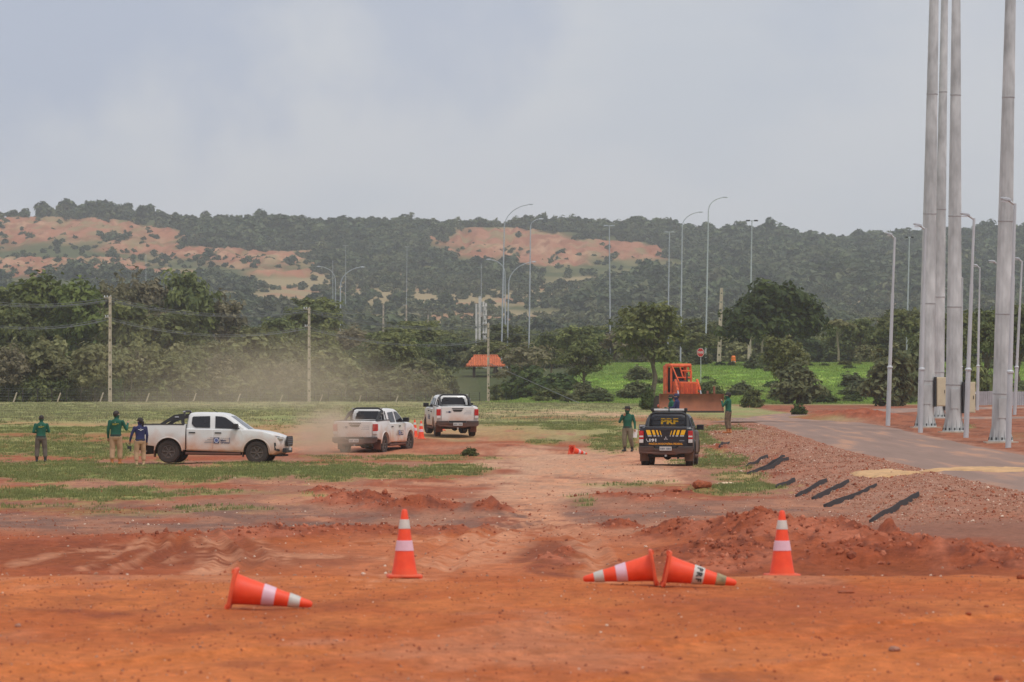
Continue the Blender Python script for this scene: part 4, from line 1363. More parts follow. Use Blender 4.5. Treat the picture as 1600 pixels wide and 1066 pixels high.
# ---------------------------------------------------------------- tiled hut
o = empty('tiled_hut', (0, 0, 0), 0, 'small open hut with orange tiled roof on dark posts', 'hut')
hx, hD = (759 - 800) / FPX * 492, 492.0
hb = gz(hx, hD)
o.location = (hx, hD, hb)
eave = EYE + (HOR - 572) * hD / FPX - hb
ridge = EYE + (HOR - 556) * hD / FPX - hb
M_TILE = pm('roof_tile', tuple(A(188, 102, 64)), .85, var=.3, scale=3)
M_POSTW = pm('dark_timber', srgb(58, 44, 38), .9, var=.2)
w2, d2 = 2.55, 2.0
r = MB()
r.add([(-w2, -d2, eave), (w2, -d2, eave), (w2, d2, eave), (-w2, d2, eave), (-w2 + 1.0, 0, ridge), (w2 - 1.0, 0, ridge), (-w2, -d2, eave - .1), (w2, -d2, eave - .1), (w2, d2, eave - .1), (-w2, d2, eave - .1)],
      [(0, 1, 5, 4), (2, 3, 4, 5), (3, 0, 4), (1, 2, 5), (6, 9, 8, 7), (0, 6, 7, 1), (1, 7, 8, 2), (2, 8, 9, 3), (3, 9, 6, 0)])
rf = r.build('roof', M_TILE, o, None)
for k in range(17):
    x = -w2 + .15 + k * .30
    t = min(1, max(.05, min((x + w2), (w2 - x)) / 1.0))
    m = MB(); m.tube([(x, -d2 - .03, eave + .04), (x, -d2 + d2 * t, eave + (ridge - eave) * t + .04)], .075, 6)
    m.build('tile', M_TILE, rf)
m = MB(); m.tube([(-w2 + 1, 0, ridge + .04), (w2 - 1, 0, ridge + .04)], .1, 6); m.build('ridge_tile', M_TILE, rf)
for x, y in ((-1.5, -1.5), (1.5, -1.5), (1.5, 1.5), (-1.5, 1.5)):
    m = MB(); m.box(x - .16, x + .16, y - .16, y + .16, -.4, eave); m.build('post', M_POSTW, o)
for k, (a, w_) in enumerate(((533, 26), (553, 18))):
    pass

# ---------------------------------------------------------------- curved street lamps
def arch_lamp(px0, pxt, top, arm_px, arm_dy, D, label, r0=.11, base=None, straight=.86):
    x0 = (px0 - 800) / FPX * D
    z0 = gz(x0, D) if base is None else base
    if D > 700: z0 = float(np.maximum(hill_z(np.array([x0]), np.array([D]))[0], z0))
    k = D / FPX
    zt = EYE + (HOR - top) * k
    o = empty('street_lamp', (x0, D, z0), 0, label, 'street lamp', 'curved lamp posts beyond the field')
    h = zt - z0
    dx = (pxt - px0) * k
    am = arm_px * k
    pts = [(0, 0, -.3), (dx * .5, 0, h * straight * .5), (dx, 0, h - abs(am) * .95)]
    for t in np.linspace(.12, 1, 9):
        a = t * R(80)
        pts.append((dx + am * (1 - math.cos(a)) * 1.0 / (1 - math.cos(R(80))), 0, h - abs(am) * .95 + abs(am) * .95 * math.sin(a) / math.sin(R(80))))
    rad = [r0, r0 * .85, r0 * .62] + [r0 * .5] * 9
    m = MB(); m.tube(pts, rad, 8); m.build('post', M_LAMPG, o)
    s = 1 if am > 0 else -1
    e = pts[-1]
    hd = MB(); L_ = .75 * max(1, D / 600)
    hd.loft([[(e[0] + s * q * L_, y * w, e[2] + .04 + zq * hh) for (y, zq) in ((-1, -.4), (-1, .3), (0, 1), (1, .3), (1, -.4))] for q, w, hh in ((0, .06, .05), (.3, .15, .12), (.75, .16, .12), (1, .05, .04))])
    h_ = hd.build('lamp_head', M_LAMPG, o)
    ln = MB(); ln.box(e[0] + s * L_ * .3 - .02, e[0] + s * L_ * .8 + .02, -.11, .11, e[2] - .035, e[2] - .01) if s > 0 else ln.box(e[0] - L_ * .8, e[0] - L_ * .3, -.11, .11, e[2] - .035, e[2] - .01)
    ln.build('lens', M_LENS, h_)
    return o
arch_lamp(783, 788, 320, 37, 0, 520, 'tallest arched lamp left of the middle, arm bent right over the ridge')
arch_lamp(826, 829, 343, 12, 0, 540, 'arched lamp with short arm against the bare red hillside')
arch_lamp(792, 795, 410, 35, 0, 560, 'shorter arched lamp beside the tallest one, arm bent right', r0=.12)
arch_lamp(790, 789, 406, -22, 0, 600, 'far arched lamp with arm bent left beside the tallest one')
arch_lamp(531, 532, 418, 30, 0, 560, 'arched lamp above the wood right of the second concrete pole', r0=.12)
arch_lamp(1063, 1066, 332, 24, 0, 500, 'arched lamp left of the tallest right one, reaching just over the ridge')
arch_lamp(1102, 1107, 309, 21, 0, 474, 'tallest arched lamp on the green slope by the stop sign')
arch_lamp(526, 524, 417, -22, 0, 820, 'far arched lamp with arm bent left before the tan hillside')

def t_lamp(px0, pxt, top, half_px, D, label, r0=.11, base=None):
    x0 = (px0 - 800) / FPX * D
    z0 = gz(x0, D)
    if D > 700: z0 = float(max(hill_z(np.array([x0]), np.array([D]))[0], z0))
    k = D / FPX
    o = empty('street_lamp', (x0, D, z0), 0, label, 'street lamp', 'straight lamp posts beyond the field')
    h = EYE + (HOR - top) * k - z0
    dx = (pxt - px0) * k
    m = MB(); m.tube([(0, 0, -.3), (dx * .5, 0, h * .5), (dx, 0, h)], [r0, r0 * .8, r0 * .55], 8); m.build('post', M_LAMPG, o)
    if half_px:
        w = half_px * k
        m = MB(); m.tube([(dx - w, 0, h), (dx + w, 0, h)], r0 * .5, 6); a = m.build('crossarm', M_LAMPG, o)
        for s in (-1, 1):
            m = MB(); m.box(dx + s * w * .62 - w * .3, dx + s * w * .62 + w * .3, -.16, .16, h - .07, h + .10); m.build('lamp_head', M_DARK if D < 500 else M_LAMPG, o, None, .03)
    return o
t_lamp(954, 952, 353, 9, 545, 'double-headed lamp post before the bare red hillside')
t_lamp(1043, 1046, 363, 8, 530, 'double-headed lamp post left of the arched pair on the slope')
t_lamp(1171, 1175, 345, 10, 480, 'double-headed lamp post above the big dark dome tree')
t_lamp(1416, 1421, 371, 7, 480, 'double-headed lamp post left of the tall steel masts')
for a in [(635, 636, 386, 3, 1500, 'thin far lamp on the hillside above the tan field'), (540, 540, 384, 4, 1500, 'thin far lamp on the hillside left of the tan field'), (228, 228, 398, 0, 1500, 'thin far post on the left hillside below the red scar'), (752, 752, 412, 0, 1300, 'thin far post left of the tallest arched lamp'), (520, 520, 407, 0, 1500, 'thin far post beside the hill road')]:
    t_lamp(*a, r0=.11)

# ---------------------------------------------------------------- road lamps with flat heads
def road_lamp(px0, base_py, pxt, top, arm_px, D, label, r0=.11):
    k = D / FPX
    x0 = (px0 - 800) * k
    z0 = gz(x0, D)
    h = EYE + (HOR - top) * k - z0
    dx = (pxt - px0) * k
    o = empty('street_lamp', (x0, D, z0), 0, label, 'street lamp', 'slim lamp posts along the asphalt road')
    m = MB(); m.tube([(0, 0, -.3), (dx * .31, 0, h * .31)], [r0, r0 * .95], 12); m.build('lower_post', M_GALV, o)
    m = MB(); m.lathe([(r0 * .95, -.05), (r0 * 1.25, -.03), (r0 * 1.25, .03), (r0 * .8, .08)], 12, 'z', (dx * .31, 0, h * .31)); m.build('collar', M_GALV, o)
    m = MB(); m.tube([(dx * .31, 0, h * .31), (dx * .7, 0, h * .7)], [r0 * .78, r0 * .7], 12); m.build('middle_post', M_GALV, o)
    m = MB(); m.tube([(dx * .7, 0, h * .7), (dx, 0, h)], [r0 * .56, r0 * .5], 12); m.build('upper_post', M_GALV, o)
    w = arm_px * k
    m = MB(); m.tube([(dx, 0, h - .05), (dx + w * .45, 0, h + .12)], r0 * .42, 8); m.build('arm', M_GALV, o)
    hd = MB(); s = 1 if w > 0 else -1
    rings = []
    for q, ww, hh in ((.3, .06, .05), (.42, .14, .07), (.85, .16, .06), (1.0, .08, .02)):
        rings.append([(dx + w * q, y * ww, h + .10 + .16 * q * .6 + zq * hh) for (y, zq) in ((-1, -.6), (-1, .5), (0, 1), (1, .5), (1, -.6))])
    hd.loft(rings); hh_ = hd.build('lamp_head', M_LAMPG, o)
    m = MB(); m.box(min(dx + w * .5, dx + w * .9), max(dx + w * .5, dx + w * .9), -.10, .10, h + .06, h + .085); m.build('lens', M_LENS, hh_, None)
    return o
RLAMPS = [(1387, 665, 1398, 371, -13, 183, 'tilted slim lamp post standing alone left of the tall masts'),
          (1438, 675, 1446, 357, -19, 168, 'slim lamp post in front of the leftmost tall mast'),
          (1509, 682, 1522, 341, -22, 158, 'slim lamp post right of the third tall mast'),
          (1575, 699, 1586, 318, -23, 143, 'nearest slim lamp post in front of the rightmost tall mast'),
          (1527, 629, 1531, 418, -11, 265, 'far slim lamp post before the grey sheet fence'),
          (1501, 630, 1504, 434, -9, 290, 'far slim lamp post half behind the third tall mast'),
          (1471, 634, 1474, 450, -6, 300, 'farthest slim lamp post half behind the second tall mast'),
          (1585, 642, 1597, 408, -12, 235, 'slim lamp post right of the rightmost tall mast'),
          (1556, 655, 1560, 412, -16, 255, 'slim lamp post hidden behind the rightmost tall mast, arm showing left')]
for a in RLAMPS: road_lamp(*a)

# ---------------------------------------------------------------- tall steel masts
def mast(px0, base_py, pxt, w_px, w_top_px, D, label, box_side=0):
    k = D / FPX
    x0 = (px0 - 800) * k
    z0 = gz(x0, D)
    ztop = EYE + HOR * k
    h0 = ztop - z0
    r0, r1 = w_px * k / 2, w_top_px * k / 2
    dx = (pxt - px0) * k
    H = h0 * 1.45
    o = empty('steel_mast', (x0, D, z0), 0, label, 'mast', 'tall galvanised masts beside the road')
    N_ = 14
    joints = [0, .11, .29, .5, .78, 1.1, 1.45]
    rad = lambda f: r0 + (r1 - r0) * f
    for a, b_ in zip(joints[:-1], joints[1:]):
        m = MB()
        g = .012 * (1 if a else 0)
        m.tube([(dx * a, 0, h0 * a + .0), (dx * b_, 0, h0 * b_ + (.25 if b_ < 1.4 else 0))], [rad(a) + .012, rad(b_) + .004], N_)
        m.build('mast_section', M_MAST, o, 20)
        if 0 < a:
            m = MB(); m.lathe([(rad(a) + .010, -.03), (rad(a) + .020, -.02), (rad(a) + .020, .02), (rad(a) + .010, .03)], N_, 'z', (dx * a, 0, h0 * a)); m.build('joint_ring', M_GALVD, o, 20)
    m = MB(); m.lathe([(r0 * 1.35, .04), (r0 * 1.35, .09), (r0 * 1.06, .10), (r0 * 1.02, .5)], N_); fl = m.build('base_flange', M_MAST, o)
    for q in range(12):
        a = q * math.pi / 6
        m = MB(); m.lathe([(.03, .02), (.03, .2)], 6, 'z', (r0 * 1.24 * math.cos(a), r0 * 1.24 * math.sin(a), 0)); m.build('anchor_bolt', M_DARK, fl)
        m = MB(); m.add([(r0 * 1.0 * math.cos(a + .26), r0 * 1.0 * math.sin(a + .26), .62), (r0 * 1.0 * math.cos(a + .26), r0 * 1.0 * math.sin(a + .26), .09), (r0 * 1.32 * math.cos(a + .26), r0 * 1.32 * math.sin(a + .26), .09),
                         (r0 * 1.0 * math.cos(a + .30), r0 * 1.0 * math.sin(a + .30), .62), (r0 * 1.0 * math.cos(a + .30), r0 * 1.0 * math.sin(a + .30), .09), (r0 * 1.32 * math.cos(a + .30), r0 * 1.32 * math.sin(a + .30), .09)],
                        [(0, 1, 2), (3, 5, 4), (0, 2, 5, 3), (1, 4, 5, 2), (0, 3, 4, 1)])
        m.build('gusset', M_MAST, fl, None)
    m = MB(); m.box(-r0 * 1.7, r0 * 1.7, -r0 * 1.7, r0 * 1.7, -.6, .04); m.build('footing', M_CONC, o, None)
    m = MB(); m.box(dx * .1 - .16, dx * .1 + .16, -r0 * .97 - .02, -r0 * .9, h0 * .055, h0 * .10); m.build('hatch', M_MAST, o, None)
    if box_side:
        c = empty('control_cabinet', (x0 + r0 + .36, D - .1, z0), 0, label.replace('tall steel mast', 'beige control cabinet at the foot of the tall mast'), 'cabinet', 'beige cabinets at the masts')
        zc = h0 * box_side
        m = MB(); m.box(-.26, .18, -.3, .3, zc, zc + 1.35); bd = m.build('cabinet_body', M_BEIGE, c, None, .015)
        m = MB(); m.box(-.23, .15, -.318, -.302, zc + .05, zc + 1.3); dr = m.build('door', M_BEIGE, c, None)
        m = MB(); m.box(.08, .11, -.335, -.318, zc + .6, zc + .75); m.build('handle', M_DARK, dr, None)
        m = MB(); m.box(-.36, -.262, -.24, .24, zc - .02, zc + 1.36); m.build('mounting_plate', M_DARK, c, None)
    return o
mast(1446, 667, 1459.5, 26, 14, 178, 'leftmost tall steel mast overlapping the one behind it', .05)
mast(1464.5, 658, 1476, 20, 10.5, 212, 'slimmest tall steel mast, second from the left', .02)
mast(1490, 671, 1494, 26, 13, 168, 'third tall steel mast from the left, standing straightest', .045)
mast(1563.5, 684, 1579, 29, 16, 150, 'rightmost tall steel mast, nearest and thickest')
for q, (a, l_) in enumerate(zip([c for c in bpy.data.objects if c.name.startswith('control_cabinet')], ['beige cabinet on the leftmost tall mast', 'beige cabinet on the slim second mast', 'beige cabinet on the third tall mast beside a lamp post'])):
    a['label'] = l_

# ---------------------------------------------------------------- grey sheet fence far right
o = empty('sheet_fence', (0, 0, 0), 0, 'grey corrugated sheet fence behind the masts at the right edge', 'fence')
M_SHEET = pm('grey_sheet', tuple(A(172, 170, 172)), .6, metal=.1, var=.12, scale=2)
sheet = MB()
prof = [(k * .075, .03 * (k % 2)) for k in range(15)]
n_ = len(prof)
sheet.add([(x, y, 0) for x, y in prof] + [(x, y, 1.05) for x, y in prof], [(k, k + 1, n_ + k + 1, n_ + k) for k in range(n_ - 1)])
sme = sheet.mesh('sheet', None)
x = 34.2
k = 0
while x < 62:
    D = 292 - (x - 34) * .55
    obj('sheet', sme, M_SHEET, o, (x, D, gz(x, D) + .1 + .03 * ((k * 7) % 3)), (0, 0, -.5))
    x += .93; k += 1
m = MB(); cx, cD = (1513 - 800) / FPX * 288, 288
m.box(-.55, .55, -.4, .4, 0, 1.0)
bn = m.build('waste_bin', M_DARK, None, None, .05, loc=(cx, cD, gz(cx, cD)))
m = MB(); m.box(-.6, .6, -.45, .45, 1.0, 1.1); m.build('lid', M_LENS, bn, None, .02)
tag(bn, 'dark bin with a pale lid beside the grey sheet fence', 'bin')

# ---------------------------------------------------------------- stop sign and orange drum
sD = 380
sp = hit(1095, 590, 200)
sx = (1095 - 800) / FPX * sD
z0 = gz(sx, sD)
o = empty('stop_sign', (sx, sD, z0), R(-38), 'red octagonal stop sign behind the bulldozer', 'sign')
zc = EYE + (HOR - 551) * sD / FPX - z0
M_REDS = pm('sign_red', tuple(A(206, 44, 44)), .5, var=.06)
M_WHITE = pm('white_paint', (.78, .78, .78), .5, var=.04)
m = MB(); m.tube([(0, 0, -.3), (0, 0, zc + .3)], .035, 8); m.build('post', M_GALV, o)
def octa(r_, y0, y1, nm, mat):
    m = MB(); m.prism([(r_ * math.cos(R(22.5 + 45 * k)), zc + r_ * math.sin(R(22.5 + 45 * k))) for k in range(8)], y0, y1); return m.build(nm, mat, o, None)
octa(.47, -.05, -.04, 'sign_border', M_WHITE)
pl = octa(.43, -.056, -.0505, 'sign_plate', M_REDS)

def text(s, size, mat, parent, mtx, name='lettering', width=None, bold=0.0):
    cu = bpy.data.curves.new(name, 'FONT')
    cu.body = s
    cu.size = size
    cu.align_x, cu.align_y = 'CENTER', 'CENTER'
    cu.extrude = .001
    cu.offset = bold
    cu.resolution_u = 2
    t = bpy.data.objects.new(name, cu)
    COL.objects.link(t)
    bpy.context.view_layer.update()
    me = bpy.data.meshes.new_from_object(t.evaluated_get(bpy.context.evaluated_depsgraph_get()))
    bpy.data.objects.remove(t)
    if width:
        xs = [v.co.x for v in me.vertices]
        k = width / max(1e-6, max(xs) - min(xs))
        for v in me.vertices: v.co.x *= k
    me.transform(mtx)
    me.materials.clear()
    return obj(name, me, mat, parent)
text('PARE', .32, M_WHITE, pl, Matrix.Translation((0, -.059, zc)) @ Matrix.Rotation(R(90), 4, 'X'), width=.66, bold=.008)

p = P(1146, 570, 455)
z0 = gz(p.x, 455)
o = empty('traffic_drum', (p.x, 455, z0), 0, 'orange traffic drum standing at the top of the green slope', 'drum')
M_ORNG = pm('orange_plastic', tuple(A(240, 118, 40)), .5, var=.1)
m = MB(); m.lathe([(.52, .0), (.50, .1), (.46, .12), (.44, .55), (.47, .58), (.47, .68), (.42, .7), (.40, 1.15), (.42, 1.2), (.30, 1.45), (.26, 1.5)], 16); m.build('drum_body', M_ORNG, o)
m = MB(); m.lathe([(.46, .30), (.455, .42)], 16); m.build('reflective_band', M_WHITE, o)
m = MB(); m.lathe([(.62, -.1), (.62, .06), (.5, .1)], 16); m.build('base', M_DARK, o)
o.scale = (.62, .62, .62)

# ---------------------------------------------------------------- black drainage cloth strips on the embankment
M_CLOTH = pm('black_cloth', srgb(44, 40, 42), .8, var=.25, scale=6)
STRIPS = [((320, 305), (215, 350), 'black cloth strip, topmost thin one of the upper three on the embankment'), ((405, 300), (215, 388), 'black cloth strip, longest middle one of the upper three on the embankment'), ((425, 310), (295, 372), 'black cloth strip, thick lower one of the upper three on the embankment'),
          ((455, 425), (360, 458), 'short black cloth strip at the tip of the grass tongue'), ((615, 420), (460, 502), 'black cloth strip, thin upper one of the lower four on the embankment'), ((725, 430), (540, 515), 'black cloth strip, second of the lower four on the embankment'),
          ((865, 445), (600, 552), 'black cloth strip, third of the lower four, with a hooked top end'), ((1075, 495), (830, 630), 'longest and lowest black cloth strip on the embankment'), ((130, 232), (75, 250), 'short black cloth strip below the man by the road')]
for (a, b_, lb) in STRIPS:
    h0, h1 = hit(1100 + a[0] / 3.2, 620 + a[1] / 3.2), hit(1100 + b_[0] / 3.2, 620 + b_[1] / 3.2)
    n_ = 12
    vs = []
    for k in range(n_ + 1):
        t = k / n_
        q = h0.lerp(h1, t)
        wv = .02 * math.sin(t * 5 + a[0])
        x, y = q.x + wv * .3, q.y + wv
        z = float(ground_z(np.array([x]), np.array([y]), False)[0]) + .035
        hh = (.085 + .015 * math.sin(t * 4 + b_[0])) * min(1, 6 * (1 - t) + .25) * (.6 + .4 * min(1, 5 * t + .3))
        vs += [(x, y - .02, z - .1), (x - .03, y - .10 + wv * .4, z + hh), (x - .01, y - .07 + wv * .4, z + hh), (x + .03, y + .01, z - .1)]
    fs = []
    for k in range(n_):
        for j in range(4):
            fs.append((4 * k + j, 4 * k + (j + 1) % 4, 4 * k + 4 + (j + 1) % 4, 4 * k + 4 + j))
    fs += [(0, 1, 2, 3), (4 * n_ + 3, 4 * n_ + 2, 4 * n_ + 1, 4 * n_)]
    m = MB(); m.add(vs, fs)
    tag(m.build('cloth_strip', M_CLOTH, None, 60), lb, 'cloth strip', 'black cloth strips on the embankment')

# far white car and roadside on the hill
D = 1750; x = (372 - 800) / FPX * D; z = float(hill_z(np.array([x]), np.array([D]))[0])
zc = EYE + (HOR - 440) * D / FPX
o = empty('far_car', (x, D, max(z, zc - .2)), 0, 'tiny white car on the hill road at left', 'car')
m = MB(); m.prism([(-2.1, .35), (-2.1, .95), (-1.5, 1.0), (-.9, 1.5), (.5, 1.5), (1.2, 1.0), (2.1, .85), (2.15, .4)], -.85, .85); m.build('body', M_WHITE, o, None, .08)
m = MB(); m.prism([(-1.3, 1.03), (-.85, 1.42), (.45, 1.42), (1.0, 1.03)], -.875, .875); m.build('window', M_DARK, o, None)
for s in (-1.3, 1.3):
    m = MB(); m.lathe([(.34, -.88), (.34, .88)], 12, 'y', (s, 0, .34)); m.build('wheel', M_DARK, o)
# ================================================================ VEHICLES
MUD = tuple(A(190, 134, 98))
MUDR = tuple(A(138, 76, 50))
M_WPAINT = pm('white_car_paint', (.74, .73, .71), .32, var=.03, scale=2, dirt=(MUD, .34, 1.05, .9), coat=.3)
M_KPAINT = pm('black_car_paint', (.011, .012, .019), .35, var=.1, scale=2, dirt=(MUDR, .20, .62, .7), coat=.15)
M_GLASS = pm('tinted_glass', (.014, .014, .018), .14, var=.15, scale=2, spec=.5)
M_BLKP = pm('black_plastic', (.022, .022, .023), .55, var=.2, scale=5)
M_BLKD = pm('dusty_black_plastic', (.045, .040, .038), .7, var=.25, scale=3, dirt=(MUDR, .2, .8, .5))
M_UNDER = pm('underbody', (.030, .022, .018), .9, var=.4, scale=3)
M_TYRE = pm('tyre_rubber', (.050, .036, .030), .9, var=.3, scale=5)
M_RIM = pm('dusty_rim', (.13, .10, .085), .6, metal=.3, var=.25, scale=6)
M_CHROME = pm('lamp_reflector', (.62, .63, .65), .18, metal=.6, var=.1, scale=9)
M_RLAMP = pm('red_lamp', (.50, .018, .016), .25, var=.15, scale=9)
M_CLAMP = pm('clear_lamp', (.66, .62, .60), .25, var=.1)
M_PLATE = pm('number_plate', (.56, .54, .52), .6, var=.1, scale=20)
M_NAVY = pm('navy_print', (.035, .045, .12), .6, var=.1)
M_GREYP = pm('grey_print', (.16, .17, .20), .6, var=.1)
M_YEL = pm('yellow_vinyl', tuple(A(236, 176, 24)), .5, var=.08)
M_ORV = pm('orange_vinyl', tuple(A(222, 148, 30)), .5, var=.08)
M_WVIN = pm('white_vinyl', (.72, .72, .72), .5, var=.05)
M_MFLAP = pm('muddy_flap', (.16, .075, .045), .9, var=.3, scale=5)

def slab(name, prof, hw, mat, parent, warp=None, bevel=.045, ys=(-1, -.7, -.35, 0, .35, .7, 1)):
    """outline in (x,z) carried across the width in slices, edges rounded, then shaped by warp(x,y,z)"""
    bm = bmesh.new()
    rings = [[bm.verts.new((x, hw * q, z)) for (x, z) in prof] for q in ys]
    n = len(prof)
    for a, b_ in zip(rings[:-1], rings[1:]):
        for k in range(n):
            bm.faces.new((a[k], a[(k + 1) % n], b_[(k + 1) % n], b_[k]))
    caps = [bm.faces.new(rings[0][::-1]), bm.faces.new(rings[-1])]
    bmesh.ops.recalc_face_normals(bm, faces=bm.faces)
    es = {e for c in caps for e in c.edges}
    bmesh.ops.bevel(bm, geom=list(es), offset=bevel, segments=3, profile=.5, affect='EDGES', clamp_overlap=True)
    bmesh.ops.triangulate(bm, faces=[f for f in bm.faces if len(f.verts) > 4])
    if warp:
        for v in bm.verts: v.co = Vector(warp(*v.co))
    me = bpy.data.meshes.new(name)
    bm.to_mesh(me); bm.free()
    me.polygons.foreach_set('use_smooth', np.full(len(me.polygons), True))
    me.set_sharp_from_angle(angle=R(38))
    return obj(name, me, mat, parent)

def arch(cx, cz, r, a0, a1, n=11):
    return [(cx + r * math.cos(R(a0 + (a1 - a0) * k / (n - 1))), cz + r * math.sin(R(a0 + (a1 - a0) * k / (n - 1)))) for k in range(n)]

def rrect(x0, x1, hw, z, rc=.12, n=5):
    pts = []
    for (cx, cy, a0) in ((x1 - rc, hw - rc, 0), (x0 + rc, hw - rc, 90), (x0 + rc, -hw + rc, 180), (x1 - rc, -hw + rc, 270)):
        for k in range(n):
            a = R(a0 + 90 * k / (n - 1))
            pts.append((cx + rc * math.cos(a), cy + rc * math.sin(a), z))
    return pts

def wheel(parent, x, y, r=.392, w=.265, steer=0.0):
    s = 1 if y > 0 else -1
    o = empty('wheel', (x, y, r)); o.parent = parent
    o.rotation_euler = (0, 0, steer)
    m = MB()
    h = w / 2
    m.lathe([(r * .58, -h * .8), (r * .8, -h), (r * .93, -h * .95), (r, -h * .72), (r, h * .72), (r * .93, h * .95), (r * .8, h), (r * .58, h * .8)], 32, 'y', closed=True)
    ty = m.build('tyre', M_TYRE, o, 40)
    # rim with spokes
    m = MB()
    m.lathe([(r * .60, -h * .7), (r * .60, h * .74), (r * .52, h * .78), (r * .50, h * .45), (r * .16, h * .30), (r * .15, h * .62), (r * .02, h * .64)], 24, 'y')
    rim = m.build('rim', M_RIM, o, 40, rot=None)
    if s < 0: rim.rotation_euler = (0, 0, math.pi)
    sp = MB()
    for k in range(6):
        a = k * math.pi / 3
        c, d = math.cos(a), math.sin(a)
        p0, p1 = Vector((c * r * .13, h * .52 * s, d * r * .13)), Vector((c * r * .53, h * .68 * s, d * r * .53))
        sp.tube([p0, p1], [r * .075, r * .06], 6)
    sp.build('spokes', M_RIM, o)
    return o

def make_pickup(kind, label, loc, heading, steer=0.0, pitch=0.0, roll=0.0):
    """local frame: x forward, y to the left, z up, origin on the ground midway between the axles"""
    pol = kind == 'police'
    PAINT = M_KPAINT if pol else M_WPAINT
    o = empty('pickup_truck', loc, heading, label, 'pickup truck')
    o.rotation_euler = (roll, pitch, heading)
    hw, ax = (.905, 1.50) if pol else (.925, 1.5425)
    tum = .11
    def ys(z): return hw * (1 - tum * max(0, z - .95) - .10 * max(0, .55 - z))
    def warp(x, y, z):
        q = y / hw
        f = min(1, max(0, (x - 1.55) / .95))
        x2 = x - .30 * abs(q) ** 2.6 * f * f
        k = (ys(z) / hw) * (1 - .07 * f * f)
        b = min(1, max(0, (-2.2 - x) / .45))
        return (x2 + .05 * abs(q) ** 4 * b, y * k * (1 - .02 * b), z + .015 * (1 - q * q) * (1 if z > 1.0 else 0))
    ra = .475
    # cab body with hood and front wheel arch
    cab = [(-.925, .44), (-.925, 1.20), (.2, 1.185), (1.02, 1.18), (1.30, 1.185), (1.75, 1.135), (2.15, 1.06), (2.40, .985), (2.50, .90), (2.545, .74), (2.55, .56), (2.47, .40), (2.30, .33), (ax + .50, .33)]
    cab += arch(ax, .40, ra, 0, 180) + [(ax - .52, .40), (.9, .40)]
    slab('cab_body', cab, hw, PAINT, o, warp)
    # bed with rear wheel arch
    zr = 1.325
    bed = [(-.965, .46), (-.965, zr + .01), (-1.8, zr + .005), (-2.50, zr - .01), (-2.535, zr - .05), (-2.53, 1.0), (-2.50, .66), (-2.25, .60), (-ax - .50, .58)]
    bed += arch(-ax, .40, ra + .005, 170, 0) + [(-ax + .50, .46)]
    slab('bed_body', bed, hw, PAINT, o, warp, .035)
    m = MB(); m.box(-2.46, -1.02, -.70, .70, zr - .02, zr + .018); m.build('bed_cover', M_BLKP, o, None, .01)
    for s in (-1, 1):
        m = MB(); m.box(-2.48, -.99, s * (hw * .93) - .04, s * (hw * .93) + .03, zr - .01, zr + .025); m.build('bed_rail', M_BLKP, o, None, .008)
    # underbody, arch liners
    m = MB()
    m.box(-2.35, 2.1, -.60, .60, .34, .62)
    m.box(-.9, 1.0, -.84, .84, .30, .46)
    for sx in (-ax, ax): m.box(sx - .47, sx + .47, -.78, .78, .42, .90)
    m.box(-2.3, -.95, -.75, .75, .48, .7)
    m.tube([(-ax, -.7, .40), (-ax, .7, .40)], .07, 8); m.ball((-ax, 0, .40), (.16, .16, .17))
    m.build('underbody', M_UNDER, o, None)
    for s in (-1, 1):
        m = MB(); m.tube([(ax - .56, s * .86, .34), (-ax + .60, s * .86, .34)], .05, 8); m.build('side_step', M_BLKD, o)
    # greenhouse
    gx = [(1.15, -.945, 1.26, .825, .10), (1.30, -.94, 1.03, .800, .12), (1.50, -.925, .76, .745, .13), (1.66, -.90, .53, .695, .15), (1.735, -.84, .36, .63, .18), (1.765, -.70, .18, .50, .22), (1.772, -.5, .0, .30, .2)]
    rings = [rrect(a, b_, w, z, rc) for (z, a, b_, w, rc) in gx]
    m = MB(); m.loft(rings); roof = m.build('cabin', PAINT, o, 34)
    def gw(z): return float(np.interp(z, [g[0] for g in gx], [g[3] for g in gx]))
    # side glass
    for s in (-1, 1):
        for nm, poly in (('rear_side_window', [(-.75, 1.36), (-.74, 1.58), (-.70, 1.615), (-.12, 1.635), (-.10, 1.23), (-.60, 1.235), (-.66, 1.26)]),
                         ('front_side_window', [(.08, 1.225), (.065, 1.635), (.28, 1.625), (.42, 1.59), (.62, 1.46), (.82, 1.31), (.94, 1.205), (.60, 1.21)])):
            n = len(poly)
            m = MB()
            m.add([(x, s * (gw(z) - .02), z) for x, z in poly] + [(x, s * (gw(z) + .022), z) for x, z in poly], [tuple(range(n)), tuple(range(n, 2 * n))] + [(k, (k + 1) % n, n + (k + 1) % n, n + k) for k in range(n)])
            m.build(nm, M_GLASS, o, None)
    # windscreen and rear window follow the loft
    def gxf(z): return float(np.interp(z, [g[0] for g in gx], [g[2] for g in gx]))
    def gxr(z): return float(np.interp(z, [g[0] for g in gx], [g[1] for g in gx]))
    def glass(nm, zs, xf, sgn, inset, mat=M_GLASS):
        m = MB(); rr = []
        for z in zs:
            w = gw(z) - inset
            rr.append([(xf(z) + sgn * (.010 - .03 * (abs(q) > .9)), q * w, z) for q in (-1, -.6, -.2, .2, .6, 1)])
        vs = [p for r_ in rr for p in r_]
        nn = 6
        fs = [(i * nn + k, i * nn + k + 1, (i + 1) * nn + k + 1, (i + 1) * nn + k) for i in range(len(zs) - 1) for k in range(nn - 1)]
        b0 = len(vs)
        vs2 = [(p[0] - sgn * .03, p[1], p[2]) for p in vs]
        fs2 = [tuple(b0 + i for i in f[::-1]) for f in fs]
        m.add(vs + vs2, fs + fs2)
        return m.build(nm, mat, o, 30)
    glass('windscreen', [1.20, 1.30, 1.42, 1.54, 1.645], gxf, 1, .07)
